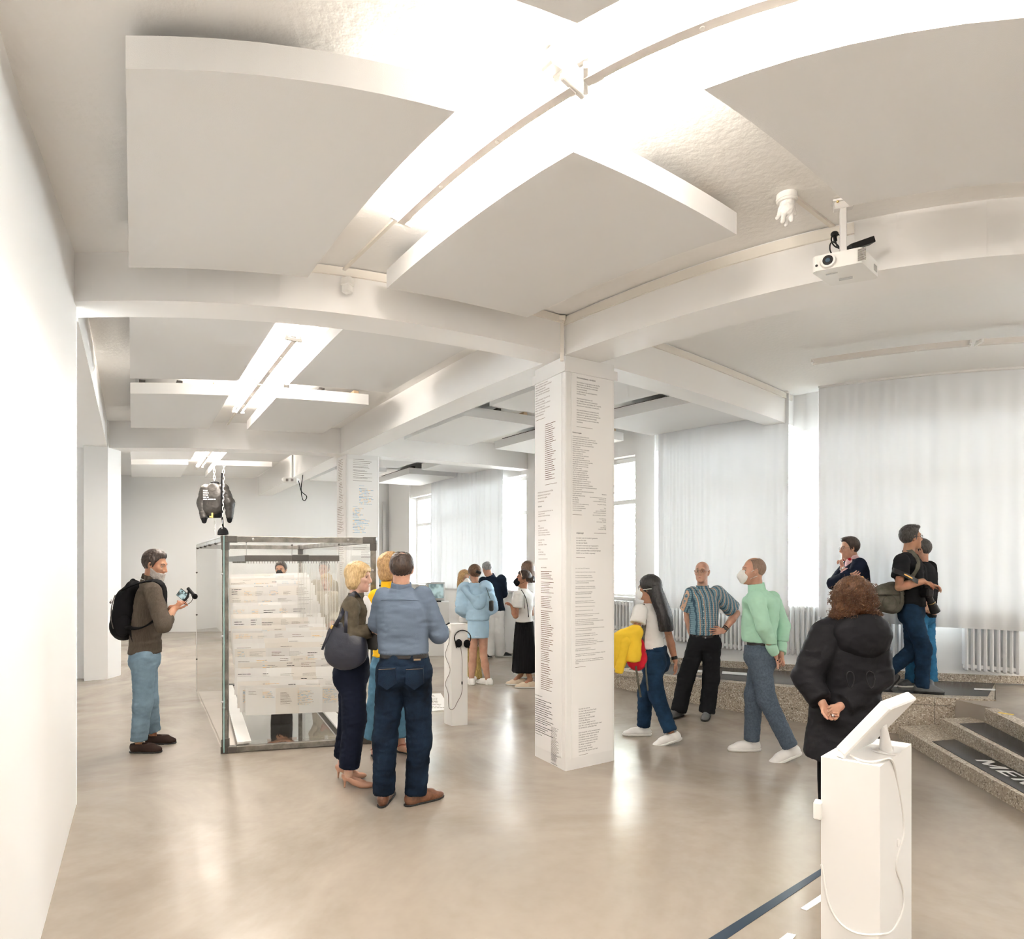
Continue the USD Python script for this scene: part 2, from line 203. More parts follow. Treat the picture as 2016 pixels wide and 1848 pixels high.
PLAN = {'beam1_near': [(-3.133, 4.235), (-2.799, 4.206), (-2.478, 4.199), (-2.169, 4.213), (-1.872, 4.247), (-1.585, 4.303), (-1.306, 4.378), (-1.034, 4.471), (-0.767, 4.582), (-0.505, 4.71), (-0.246, 4.852), (0.011, 5.008), (0.266, 5.177), (0.521, 5.356), (0.776, 5.546), (1.03, 5.746), (1.285, 5.953), (1.541, 6.168), (1.798, 6.389), (2.056, 6.617), (2.314, 6.85), (2.574, 7.088), (2.835, 7.33), (3.097, 7.576), (3.36, 7.826), (3.625, 8.079)],
 'beam1_far': [(-3.296, 4.513), (-2.965, 4.486), (-2.647, 4.479), (-2.34, 4.492), (-2.045, 4.525), (-1.758, 4.577), (-1.479, 4.647), (-1.207, 4.735), (-0.941, 4.84), (-0.679, 4.961), (-0.42, 5.096), (-0.163, 5.245), (0.092, 5.406), (0.346, 5.579), (0.599, 5.761), (0.853, 5.953), (1.107, 6.154), (1.361, 6.362), (1.616, 6.577), (1.872, 6.798), (2.129, 7.025), (2.388, 7.257), (2.647, 7.494), (2.907, 7.735), (3.168, 7.979), (3.431, 8.228)],
 'beam2_near': [(-6.119, 9.563), (-5.765, 9.556), (-5.419, 9.562), (-5.08, 9.58), (-4.747, 9.611), (-4.421, 9.654), (-4.1, 9.709), (-3.785, 9.776), (-3.474, 9.855), (-3.167, 9.945), (-2.864, 10.046), (-2.564, 10.158), (-2.267, 10.28), (-1.972, 10.412), (-1.679, 10.554), (-1.388, 10.706), (-1.098, 10.866), (-0.809, 11.035), (-0.521, 11.212), (-0.234, 11.396), (0.054, 11.588), (0.341, 11.787)],
 'beam2_far': [(-6.297, 9.86), (-5.944, 9.853), (-5.598, 9.859), (-5.259, 9.876), (-4.926, 9.906), (-4.599, 9.948), (-4.278, 10.001), (-3.962, 10.066), (-3.65, 10.143), (-3.342, 10.23), (-3.039, 10.329), (-2.738, 10.437), (-2.44, 10.557), (-2.145, 10.685), (-1.851, 10.824), (-1.56, 10.972), (-1.27, 11.128), (-0.981, 11.293), (-0.692, 11.466), (-0.405, 11.646), (-0.117, 11.834), (0.17, 12.029)],
 'spine_left': [(3.758, 3.54), (3.47, 3.528), (3.2, 3.534), (2.946, 3.557), (2.708, 3.599), (2.484, 3.658), (2.273, 3.733), (2.073, 3.823), (1.883, 3.927), (1.701, 4.045), (1.526, 4.175), (1.357, 4.315), (1.193, 4.466), (1.033, 4.625), (0.876, 4.793), (0.721, 4.968), (0.569, 5.149), (0.418, 5.336), (0.123, 5.721), (-0.194, 6.159), (-0.51, 6.612), (-0.825, 7.079), (-1.139, 7.556), (-1.453, 8.042), (-1.768, 8.534), (-2.084, 9.033), (-2.4, 9.537), (-2.716, 10.045), (-3.034, 10.557), (-3.351, 11.072), (-3.67, 11.589), (-3.989, 12.109), (-4.308, 12.631), (-4.628, 13.155), (-4.948, 13.681), (-5.269, 14.208), (-5.59, 14.736), (-5.912, 15.265), (-6.234, 15.796), (-6.556, 16.327)],
 'spine_right': [(4.071, 3.869), (3.788, 3.857), (3.521, 3.862), (3.27, 3.884), (3.033, 3.922), (2.809, 3.976), (2.597, 4.045), (2.395, 4.128), (2.203, 4.225), (2.019, 4.335), (1.842, 4.456), (1.67, 4.588), (1.504, 4.73), (1.341, 4.881), (1.183, 5.04), (1.026, 5.206), (0.873, 5.379), (0.721, 5.559), (0.425, 5.929), (0.106, 6.352), (-0.21, 6.793), (-0.524, 7.248), (-0.838, 7.715), (-1.151, 8.191), (-1.465, 8.675), (-1.779, 9.166), (-2.094, 9.663), (-2.41, 10.165), (-2.726, 10.671), (-3.042, 11.18), (-3.359, 11.693), (-3.677, 12.209), (-3.996, 12.727), (-4.314, 13.247), (-4.634, 13.769), (-4.953, 14.293), (-5.274, 14.818), (-5.594, 15.344), (-5.915, 15.872), (-6.236, 16.401)],
 'split_spine': [(3.912, 3.702), (3.626, 3.69), (3.358, 3.695), (3.105, 3.718), (2.868, 3.758), (2.644, 3.814), (2.433, 3.886), (2.232, 3.972), (2.041, 4.073), (1.858, 4.187), (1.682, 4.312), (1.511, 4.448), (1.346, 4.595), (1.185, 4.75), (1.027, 4.913), (0.872, 5.084), (0.718, 5.261), (0.567, 5.444), (0.272, 5.821), (-0.046, 6.252), (-0.362, 6.7), (-0.676, 7.161), (-0.99, 7.633), (-1.304, 8.114), (-1.618, 8.602), (-1.933, 9.097), (-2.249, 9.598), (-2.565, 10.103), (-2.881, 10.612), (-3.199, 11.124), (-3.516, 11.639), (-3.835, 12.157), (-4.154, 12.677), (-4.473, 13.199), (-4.793, 13.723), (-5.113, 14.248), (-5.434, 14.775), (-5.755, 15.303), (-6.076, 15.833), (-6.398, 16.363)],
 'split1': [(-5.754, 5.006), (-5.102, 4.795), (-4.485, 4.618), (-3.903, 4.482), (-3.356, 4.389), (-2.843, 4.342), (-2.361, 4.343), (-1.905, 4.392), (-1.471, 4.487), (-1.054, 4.626), (-0.649, 4.804), (-0.253, 5.017), (0.139, 5.262), (0.529, 5.533), (0.918, 5.828), (1.308, 6.142), (1.7, 6.474), (2.094, 6.819), (2.49, 7.177), (2.889, 7.546), (3.29, 7.924), (3.694, 8.31), (4.1, 8.703), (4.509, 9.101)],
 'split2': [(-8.584, 10.022), (-7.937, 9.898), (-7.315, 9.805), (-6.714, 9.741), (-6.135, 9.709), (-5.576, 9.708), (-5.035, 9.739), (-4.51, 9.801), (-3.999, 9.893), (-3.501, 10.015), (-3.013, 10.166), (-2.533, 10.344), (-2.061, 10.548), (-1.593, 10.776), (-1.129, 11.028), (-0.668, 11.301), (-0.208, 11.593), (0.251, 11.905), (0.71, 12.233), (1.169, 12.577)],
 'far': [(-9.995, 16.008), (-9.55, 16.004), (-9.114, 16.012), (-8.684, 16.033), (-8.26, 16.065), (-7.843, 16.109), (-7.431, 16.165), (-7.025, 16.233), (-6.624, 16.313), (-6.228, 16.404), (-5.836, 16.506), (-5.447, 16.619), (-5.063, 16.743), (-4.682, 16.878), (-4.303, 17.022), (-3.927, 17.177), (-3.554, 17.342), (-3.182, 17.516), (-2.813, 17.7), (-2.444, 17.892)],
 'wall_left_floor': [(-1.6, -3.0), (-1.62, 1.2), (-1.7, 1.75), (-1.849, 2.28), (-2.041, 2.621), (-2.195, 2.94), (-2.566, 3.572), (-3.148, 4.56)],
 'wall_left_top': [(-1.6, -3.0), (-1.62, 1.2), (-1.8, 1.95), (-1.991, 2.455), (-2.195, 2.818), (-2.377, 3.184), (-2.629, 3.66), (-2.95, 4.274)],
 'wall_left_back_floor': [(-6.09, 9.514), (-6.522, 10.233), (-6.954, 10.953), (-7.387, 11.673), (-7.821, 12.394), (-8.255, 13.116), (-8.69, 13.839), (-9.124, 14.561), (-9.559, 15.284), (-9.995, 16.008)],
 'lintel': [(-3.134, 4.561), (-3.397, 5.002), (-3.662, 5.448), (-3.93, 5.896), (-4.199, 6.346), (-4.47, 6.798), (-4.741, 7.252), (-5.014, 7.707), (-5.288, 8.162), (-5.562, 8.619), (-5.836, 9.076), (-6.112, 9.534)],
 'pier_left': [(-8.363, 9.825), (-7.886, 9.733), (-7.421, 9.658), (-6.969, 9.6), (-6.529, 9.558), (-6.102, 9.534)],
 'column': [(0.448, 5.305), (0.91, 5.595), (0.65, 6.0), (0.203, 5.74)],
 'column2': [(-2.656, 10.123), (-2.171, 10.322), (-2.461, 10.782), (-2.936, 10.572)],
 'panels': [(0, 0, 3.608, [(-0.905, 1.411), (-0.523, 1.418), (-0.182, 1.444), (0.102, 1.485), (0.334, 1.538), (0.529, 1.601), (0.698, 1.671), (0.848, 1.748), (0.987, 1.831), (0.87, 1.861), (0.761, 1.895), (0.658, 1.933), (0.562, 1.975), (0.471, 2.021), (0.385, 2.069), (0.303, 2.121), (0.225, 2.175), (0.079, 2.111), (-0.074, 2.053), (-0.235, 2.003), (-0.404, 1.961), (-0.581, 1.928), (-0.768, 1.904), (-0.962, 1.89), (-1.165, 1.886), (-1.126, 1.82), (-1.089, 1.755), (-1.053, 1.693), (-1.019, 1.632), (-0.986, 1.573), (-0.956, 1.517), (-0.929, 1.463)]), (0, 1, 3.608, [(2.204, 2.139), (2.303, 2.246), (2.404, 2.354), (2.509, 2.465), (2.616, 2.578), (2.725, 2.693), (2.836, 2.809), (2.948, 2.927), (3.063, 3.047), (2.871, 3.046), (2.689, 3.054), (2.515, 3.072), (2.35, 3.098), (2.192, 3.133), (2.041, 3.177), (1.896, 3.228), (1.758, 3.287), (1.634, 3.177), (1.511, 3.069), (1.386, 2.964), (1.262, 2.861), (1.136, 2.76), (1.01, 2.663), (0.882, 2.569), (0.752, 2.478), (0.893, 2.398), (1.043, 2.326), (1.204, 2.265), (1.377, 2.215), (1.563, 2.176), (1.763, 2.151), (1.977, 2.138)]), (1, 0, 3.608, [(-1.453, 2.374), (-1.285, 2.377), (-1.121, 2.387), (-0.963, 2.405), (-0.809, 2.431), (-0.659, 2.463), (-0.513, 2.503), (-0.372, 2.549), (-0.234, 2.601), (-0.38, 2.771), (-0.522, 2.948), (-0.66, 3.131), (-0.796, 3.319), (-0.931, 3.511), (-1.065, 3.708), (-1.198, 3.907), (-1.33, 4.109), (-1.458, 4.077), (-1.588, 4.048), (-1.719, 4.025), (-1.853, 4.005), (-1.989, 3.99), (-2.127, 3.98), (-2.268, 3.974), (-2.411, 3.972), (-2.285, 3.763), (-2.161, 3.555), (-2.037, 3.35), (-1.916, 3.147), (-1.796, 2.948), (-1.679, 2.752), (-1.564, 2.56)]), (1, 1, 3.608, [(0.277, 2.855), (0.405, 2.933), (0.532, 3.015), (0.658, 3.1), (0.782, 3.19), (0.906, 3.282), (1.029, 3.377), (1.152, 3.475), (1.274, 3.576), (1.116, 3.7), (0.963, 3.833), (0.814, 3.974), (0.669, 4.124), (0.528, 4.279), (0.388, 4.441), (0.25, 4.609), (0.114, 4.781), (-0.004, 4.706), (-0.122, 4.635), (-0.241, 4.566), (-0.361, 4.5), (-0.481, 4.438), (-0.603, 4.379), (-0.725, 4.324), (-0.848, 4.272), (-0.714, 4.078), (-0.579, 3.888), (-0.443, 3.701), (-0.305, 3.519), (-0.165, 3.343), (-0.023, 3.173), (0.124, 3.009)]), (2, 0, 3.662, [(-2.844, 4.691), (-2.699, 4.693), (-2.557, 4.698), (-2.417, 4.708), (-2.279, 4.721), (-2.143, 4.738), (-2.008, 4.76), (-1.876, 4.785), (-1.746, 4.814), (-1.887, 5.037), (-2.028, 5.262), (-2.169, 5.489), (-2.31, 5.716), (-2.452, 5.945), (-2.594, 6.174), (-2.735, 6.405), (-2.877, 6.636), (-3.008, 6.615), (-3.139, 6.597), (-3.272, 6.581), (-3.407, 6.569), (-3.543, 6.559), (-3.68, 6.552), (-3.82, 6.549), (-3.96, 6.547), (-3.819, 6.313), (-3.679, 6.079), (-3.538, 5.846), (-3.398, 5.613), (-3.259, 5.381), (-3.12, 5.15), (-2.982, 4.92)]), (2, 1, 3.662, [(-1.251, 4.962), (-1.125, 5.009), (-0.999, 5.06), (-0.875, 5.114), (-0.751, 5.171), (-0.629, 5.232), (-0.507, 5.295), (-0.385, 5.362), (-0.264, 5.431), (-0.406, 5.63), (-0.547, 5.832), (-0.688, 6.037), (-0.828, 6.244), (-0.968, 6.454), (-1.109, 6.666), (-1.249, 6.88), (-1.389, 7.096), (-1.51, 7.043), (-1.633, 6.993), (-1.755, 6.945), (-1.879, 6.899), (-2.003, 6.856), (-2.128, 6.816), (-2.254, 6.779), (-2.381, 6.744), (-2.24, 6.516), (-2.099, 6.29), (-1.957, 6.065), (-1.816, 5.841), (-1.675, 5.619), (-1.534, 5.398), (-1.392, 5.179)]), (2, 2, 3.58, [(0.711, 6.058), (0.826, 6.145), (0.941, 6.234), (1.056, 6.324), (1.171, 6.416), (1.287, 6.51), (1.402, 6.605), (1.518, 6.701), (1.633, 6.799), (1.507, 6.937), (1.382, 7.077), (1.258, 7.222), (1.134, 7.369), (1.011, 7.519), (0.889, 7.672), (0.767, 7.827), (0.646, 7.985), (0.533, 7.902), (0.419, 7.821), (0.306, 7.74), (0.192, 7.662), (0.079, 7.585), (-0.035, 7.51), (-0.149, 7.436), (-0.262, 7.364), (-0.142, 7.193), (-0.021, 7.023), (0.1, 6.856), (0.221, 6.691), (0.343, 6.528), (0.465, 6.368), (0.587, 6.211)]), (2, 3, 3.58, [(2.066, 7.173), (2.185, 7.279), (2.305, 7.386), (2.425, 7.494), (2.546, 7.604), (2.666, 7.714), (2.787, 7.824), (2.908, 7.936), (3.029, 8.049), (2.897, 8.165), (2.766, 8.285), (2.637, 8.409), (2.509, 8.536), (2.382, 8.665), (2.256, 8.798), (2.13, 8.934), (2.006, 9.073), (1.888, 8.973), (1.771, 8.874), (1.653, 8.777), (1.536, 8.68), (1.419, 8.585), (1.302, 8.491), (1.185, 8.398), (1.068, 8.306), (1.19, 8.154), (1.313, 8.005), (1.436, 7.859), (1.56, 7.715), (1.685, 7.575), (1.811, 7.438), (1.938, 7.304)]), (3, 0, 3.662, [(-4.309, 7.127), (-4.169, 7.127), (-4.03, 7.131), (-3.893, 7.137), (-3.757, 7.146), (-3.622, 7.158), (-3.489, 7.172), (-3.358, 7.189), (-3.227, 7.208), (-3.363, 7.43), (-3.499, 7.653), (-3.635, 7.877), (-3.771, 8.101), (-3.907, 8.325), (-4.043, 8.549), (-4.18, 8.774), (-4.316, 8.999), (-4.447, 8.984), (-4.58, 8.97), (-4.713, 8.959), (-4.847, 8.95), (-4.983, 8.943), (-5.119, 8.938), (-5.257, 8.935), (-5.396, 8.934), (-5.26, 8.707), (-5.124, 8.481), (-4.988, 8.255), (-4.851, 8.028), (-4.716, 7.803), (-4.58, 7.577), (-4.444, 7.352)]), (3, 1, 3.662, [(-2.73, 7.307), (-2.603, 7.339), (-2.476, 7.374), (-2.351, 7.411), (-2.226, 7.451), (-2.102, 7.493), (-1.979, 7.537), (-1.856, 7.584), (-1.734, 7.633), (-1.868, 7.844), (-2.002, 8.055), (-2.136, 8.268), (-2.27, 8.481), (-2.404, 8.696), (-2.538, 8.911), (-2.673, 9.127), (-2.807, 9.343), (-2.93, 9.303), (-3.055, 9.265), (-3.18, 9.229), (-3.305, 9.195), (-3.431, 9.163), (-3.559, 9.133), (-3.686, 9.105), (-3.815, 9.079), (-3.679, 8.856), (-3.543, 8.633), (-3.408, 8.411), (-3.272, 8.189), (-3.136, 7.968), (-3.001, 7.747), (-2.865, 7.527)]), (3, 2, 3.58, [(-0.59, 7.841), (-0.476, 7.909), (-0.363, 7.978), (-0.249, 8.049), (-0.136, 8.121), (-0.023, 8.195), (0.091, 8.271), (0.204, 8.348), (0.317, 8.427), (0.19, 8.602), (0.063, 8.779), (-0.063, 8.958), (-0.19, 9.139), (-0.316, 9.322), (-0.442, 9.506), (-0.569, 9.692), (-0.695, 9.879), (-0.808, 9.812), (-0.921, 9.747), (-1.035, 9.683), (-1.148, 9.62), (-1.262, 9.559), (-1.376, 9.499), (-1.491, 9.441), (-1.605, 9.384), (-1.478, 9.187), (-1.352, 8.991), (-1.225, 8.796), (-1.098, 8.602), (-0.971, 8.41), (-0.844, 8.219), (-0.717, 8.029)]), (3, 3, 3.58, [(0.738, 8.732), (0.854, 8.819), (0.97, 8.907), (1.087, 8.997), (1.203, 9.088), (1.32, 9.18), (1.436, 9.274), (1.553, 9.368), (1.67, 9.464), (1.541, 9.62), (1.412, 9.779), (1.284, 9.94), (1.157, 10.104), (1.029, 10.269), (0.902, 10.437), (0.775, 10.606), (0.649, 10.777), (0.533, 10.694), (0.418, 10.611), (0.302, 10.529), (0.187, 10.449), (0.071, 10.37), (-0.044, 10.292), (-0.16, 10.216), (-0.275, 10.14), (-0.149, 9.958), (-0.023, 9.777), (0.103, 9.598), (0.23, 9.421), (0.357, 9.246), (0.483, 9.072), (0.61, 8.901)]), (4, 0, 3.725, [(-6.193, 10.257), (-5.964, 10.259), (-5.739, 10.266), (-5.516, 10.279), (-5.295, 10.296), (-5.077, 10.318), (-5.29, 10.67), (-5.503, 11.022), (-5.716, 11.375), (-5.93, 11.728), (-6.143, 12.081), (-6.361, 12.062), (-6.582, 12.047), (-6.806, 12.037), (-7.031, 12.031), (-7.259, 12.029), (-7.046, 11.674), (-6.833, 11.32), (-6.619, 10.965), (-6.406, 10.611)]), (4, 1, 3.725, [(-4.558, 10.392), (-4.344, 10.432), (-4.133, 10.476), (-3.923, 10.526), (-3.716, 10.58), (-3.51, 10.639), (-3.72, 10.981), (-3.93, 11.323), (-4.14, 11.667), (-4.351, 12.011), (-4.561, 12.356), (-4.77, 12.305), (-4.979, 12.259), (-5.191, 12.216), (-5.404, 12.178), (-5.62, 12.144), (-5.407, 11.793), (-5.195, 11.442), (-4.982, 11.091), (-4.77, 10.741)]), (4, 2, 3.64, [(-2.461, 10.958), (-2.27, 11.041), (-2.08, 11.128), (-1.891, 11.219), (-1.702, 11.314), (-1.514, 11.412), (-1.666, 11.647), (-1.818, 11.882), (-1.97, 12.119), (-2.122, 12.357), (-2.274, 12.596), (-2.463, 12.507), (-2.653, 12.421), (-2.844, 12.339), (-3.035, 12.261), (-3.228, 12.186), (-3.074, 11.938), (-2.921, 11.692), (-2.768, 11.446), (-2.614, 11.202)]), (4, 3, 3.64, [(-1.079, 11.654), (-0.888, 11.766), (-0.697, 11.882), (-0.506, 12.001), (-0.315, 12.123), (-0.125, 12.249), (-0.276, 12.467), (-0.426, 12.688), (-0.577, 12.91), (-0.728, 13.133), (-0.879, 13.358), (-1.07, 13.244), (-1.261, 13.132), (-1.452, 13.023), (-1.644, 12.918), (-1.836, 12.815), (-1.685, 12.58), (-1.533, 12.347), (-1.382, 12.115), (-1.231, 11.884)]), (5, 0, 3.725, [(-7.626, 12.638), (-7.398, 12.64), (-7.172, 12.645), (-6.949, 12.655), (-6.728, 12.669), (-6.509, 12.687), (-6.735, 13.061), (-6.96, 13.436), (-7.186, 13.81), (-7.412, 14.185), (-7.639, 14.56), (-7.858, 14.545), (-8.08, 14.533), (-8.304, 14.524), (-8.529, 14.519), (-8.757, 14.518), (-8.53, 14.141), (-8.304, 13.765), (-8.078, 13.389), (-7.852, 13.014)]), (5, 1, 3.725, [(-5.985, 12.748), (-5.769, 12.78), (-5.555, 12.816), (-5.343, 12.857), (-5.132, 12.901), (-4.923, 12.95), (-5.146, 13.316), (-5.37, 13.684), (-5.593, 14.052), (-5.817, 14.421), (-6.041, 14.79), (-6.252, 14.747), (-6.465, 14.708), (-6.679, 14.673), (-6.894, 14.641), (-7.112, 14.613), (-6.886, 14.239), (-6.661, 13.866), (-6.435, 13.493), (-6.21, 13.12)]), (5, 2, 3.64, [(-3.57, 12.737), (-3.377, 12.809), (-3.184, 12.884), (-2.993, 12.963), (-2.802, 13.045), (-2.612, 13.13), (-2.821, 13.462), (-3.031, 13.796), (-3.24, 14.13), (-3.45, 14.467), (-3.66, 14.804), (-3.851, 14.728), (-4.044, 14.656), (-4.238, 14.586), (-4.432, 14.52), (-4.628, 14.456), (-4.416, 14.111), (-4.204, 13.766), (-3.992, 13.422), (-3.781, 13.079)]), (5, 3, 3.64, [(-2.173, 13.341), (-1.981, 13.439), (-1.788, 13.541), (-1.596, 13.645), (-1.405, 13.753), (-1.214, 13.864), (-1.421, 14.178), (-1.628, 14.495), (-1.835, 14.814), (-2.042, 15.135), (-2.25, 15.458), (-2.442, 15.359), (-2.635, 15.263), (-2.828, 15.169), (-3.022, 15.079), (-3.216, 14.991), (-3.007, 14.658), (-2.799, 14.326), (-2.59, 13.996), (-2.382, 13.668)])],
 'tracks': [(3.695, [(1.61, 2.032), (1.438, 2.053), (1.277, 2.082), (1.127, 2.12), (0.986, 2.165), (0.854, 2.217), (0.73, 2.275), (0.614, 2.339), (0.504, 2.408), (0.399, 2.482), (0.3, 2.56)]), (3.695, [(0.25, 2.602), (0.151, 2.691), (0.055, 2.783), (-0.037, 2.879), (-0.127, 2.978), (-0.216, 3.08), (-0.303, 3.184), (-0.388, 3.291), (-0.472, 3.399), (-0.556, 3.51), (-0.639, 3.622)]), (3.75, [(-1.975, 5.71), (-2.079, 5.876), (-2.183, 6.043), (-2.288, 6.21), (-2.392, 6.377), (-2.497, 6.546), (-2.601, 6.715), (-2.706, 6.884), (-2.81, 7.054)]), (3.75, [(-2.857, 7.129), (-2.957, 7.292), (-3.058, 7.456), (-3.158, 7.62), (-3.259, 7.784), (-3.359, 7.948), (-3.46, 8.113), (-3.561, 8.278), (-3.661, 8.443)]), (3.81, [(-5.051, 10.837), (-5.251, 11.167), (-5.451, 11.497), (-5.651, 11.828), (-5.851, 12.158)]), (3.81, [(-5.911, 12.259), (-6.121, 12.605), (-6.33, 12.952), (-6.54, 13.298), (-6.749, 13.646)]), (3.74, [(3.019, 6.335), (3.156, 6.249), (3.295, 6.167), (3.437, 6.09), (3.582, 6.019), (3.731, 5.954), (3.884, 5.893), (4.041, 5.839), (4.203, 5.791)]), (3.74, [(4.27, 5.773), (4.417, 5.739), (4.567, 5.709), (4.722, 5.684), (4.881, 5.664), (5.044, 5.649), (5.213, 5.639), (5.385, 5.634), (5.563, 5.635)])],
 'wall_right': [(-3.364, 17.405), (-3.098, 16.984), (-2.833, 16.564), (-2.569, 16.147), (-2.305, 15.732), (-2.041, 15.32), (-1.777, 14.91), (-1.514, 14.504), (-1.251, 14.102), (-0.988, 13.703), (-0.726, 13.308), (-0.463, 12.917), (-0.201, 12.531), (0.062, 12.151), (0.324, 11.776), (0.587, 11.408), (0.85, 11.047), (1.115, 10.694), (1.38, 10.349), (1.647, 10.013), (1.916, 9.688), (2.187, 9.374), (2.462, 9.073), (2.741, 8.786), (3.025, 8.514), (3.315, 8.259), (3.508, 8.104), (3.678, 7.975), (3.851, 7.853), (4.028, 7.738), (4.209, 7.63), (4.394, 7.53), (4.583, 7.437), (4.778, 7.352), (4.978, 7.276), (5.185, 7.208), (5.397, 7.149), (5.617, 7.099), (5.844, 7.058), (6.079, 7.027), (6.322, 7.005), (6.573, 6.993)],
 'stage_front_floor': [(0.431, 10.309), (0.945, 9.625), (1.45, 8.879), (1.955, 8.208), (2.598, 7.475), (3.223, 6.884), (3.67, 6.592), (4.088, 6.417), (4.436, 6.323), (4.787, 6.251)],
 'stage_top_z': [0.21, 0.229, 0.25, 0.285, 0.335, 0.385, 0.392, 0.396, 0.397, 0.399],
 'steps': {'nosing': [[(3.85, 6.289), (3.691, 5.397), (3.609, 4.772), (3.559, 4.388), (3.488, 3.83)], [(4.156, 6.113), (3.999, 5.299), (3.89, 4.797), (3.744, 4.111)], [(4.454, 5.953), (4.356, 5.6), (4.26, 5.253), (4.024, 4.418)]],
 'foot': [[(3.86, 6.305), (3.719, 5.438), (3.639, 4.812), (3.6, 4.439), (3.557, 3.905)], [(4.158, 6.117), (4.019, 5.326), (3.926, 4.841), (3.814, 4.188)], [(4.472, 5.977), (4.384, 5.635), (4.298, 5.299), (4.105, 4.508)]],
 'carpet': [[(3.817, 5.737), (4.071, 5.803), (3.916, 4.829), (3.805, 4.178), (3.527, 3.872), (3.605, 4.445)], [(4.185, 5.904), (4.45, 5.942), (4.286, 5.285), (4.094, 4.496), (3.801, 4.174), (3.961, 4.884)]]}, 'curtains': [[(3.713, 7.642, 1.098), (3.934, 7.499, 1.08), (4.175, 7.36, 1.057), (4.76, 7.094, 1.033), (5.166, 6.964, 1.022), (5.574, 6.874, 1.006), (5.99, 6.818, 1.004), (6.512, 6.791, 1.007)], [(2.116, 9.1, 1.12), (2.359, 8.833, 1.11), (2.682, 8.503, 1.086), (2.987, 8.215, 1.063), (3.281, 7.964, 1.077), (3.438, 7.841, 1.088)], [(-1.898, 14.929, 1.149), (-1.469, 14.268, 1.176), (-0.955, 13.485, 1.208), (-0.549, 12.878, 1.232), (-0.179, 12.333, 1.264)]]}
# ------------------------------------------------------------------ materials of the setting
M['concrete'] = mat('polished_concrete', {
    't': ('texture_coordinate', {}), 'n1': ('noise_texture', dict(scale=.55, detail=6.0, roughness=.62, distortion=.6)), 'n2': ('noise_texture', dict(scale=9., detail=5.0, roughness=.65)),
    'mx': ('mix_float', dict(fac=.3)), 'r': ('rgb_ramp', dict(ramp=[(.3, (.29, .245, .20)), (.5, (.335, .288, .24)), (.7, (.37, .322, .272))])),
    'rr': ('map_range', dict(from_min=.3, from_max=.7, to_min=.17, to_max=.36)), 'b': ('bump', dict(strength=.12, distance=.004)),
    'p': ('principled_bsdf', dict(specular_ior_level=.55))},
    [('t.object', 'n1.vector'), ('t.object', 'n2.vector'), ('n1.fac', 'mx.a'), ('n2.fac', 'mx.b'), ('mx.result', 'r.fac'), ('r.color', 'p.base_color'), ('n1.fac', 'rr.value'), ('rr.result', 'p.roughness'), ('n1.fac', 'b.height'), ('b.normal', 'p.normal')])
M['terrazzo'] = mat('terrazzo', {
    't': ('texture_coordinate', {}), 'v': ('voronoi_texture', dict(scale=95.)), 'n': ('noise_texture', dict(scale=60., detail=3.0)), 'sep': ('separate_color', {}),
    'r': ('rgb_ramp', dict(ramp=[(0, (.15, .12, .09)), (.16, (.40, .33, .25)), (.55, (.47, .40, .315)), (.8, (.56, .50, .42)), (.93, (.70, .66, .58)), (1, (.78, .75, .69))])),
    'p': ('principled_bsdf', dict(roughness=.45))}, [('t.object', 'v.vector'), ('v.color', 'sep.color'), ('sep.r', 'r.fac'), ('r.color', 'p.base_color')])
M['curtain'] = mat('curtain_cloth', {'t': ('texture_coordinate', {}), 'n': ('noise_texture', dict(scale=350., detail=2.)), 'b': ('bump', dict(strength=.1, distance=.001)),
    'd': ('diffuse_bsdf', dict(color=(.76, .77, .78))), 'tr': ('translucent_bsdf', dict(color=(.76, .77, .79))), 'm': ('mix_closure', dict(fac=.07))},
    [('t.object', 'n.vector'), ('n.fac', 'b.height'), ('b.normal', 'd.normal'), ('d.BSDF', 'm.closure1'), ('tr.BSDF', 'm.closure2')], surface='m.closure')
M['glass'] = mat('window_glass', {'lw': ('layer_weight', dict(blend=.5)), 'pw': ('math', dict(math_type='power', value2=5.)), 'f': ('math', dict(math_type='multiply_add', value2=.95, value3=.04)), 'tr': ('transparent_bsdf', dict(color=(.97, .985, .98))), 'g': ('glossy_bsdf', dict(roughness=.01, color=(1, 1, 1))), 'm': ('mix_closure', {})},
    [('lw.facing', 'pw.value1'), ('pw.value', 'f.value1'), ('f.value', 'm.fac'), ('tr.BSDF', 'm.closure1'), ('g.BSDF', 'm.closure2')], surface='m.closure')
M['tube'] = mat('fluorescent_tube', {'e': ('emission', dict(color=TUBE_COLOR, strength=TUBE))}, [], surface='e.emission')
M['tube_off'] = paint('tube_off', (.80, .81, .80), .2)

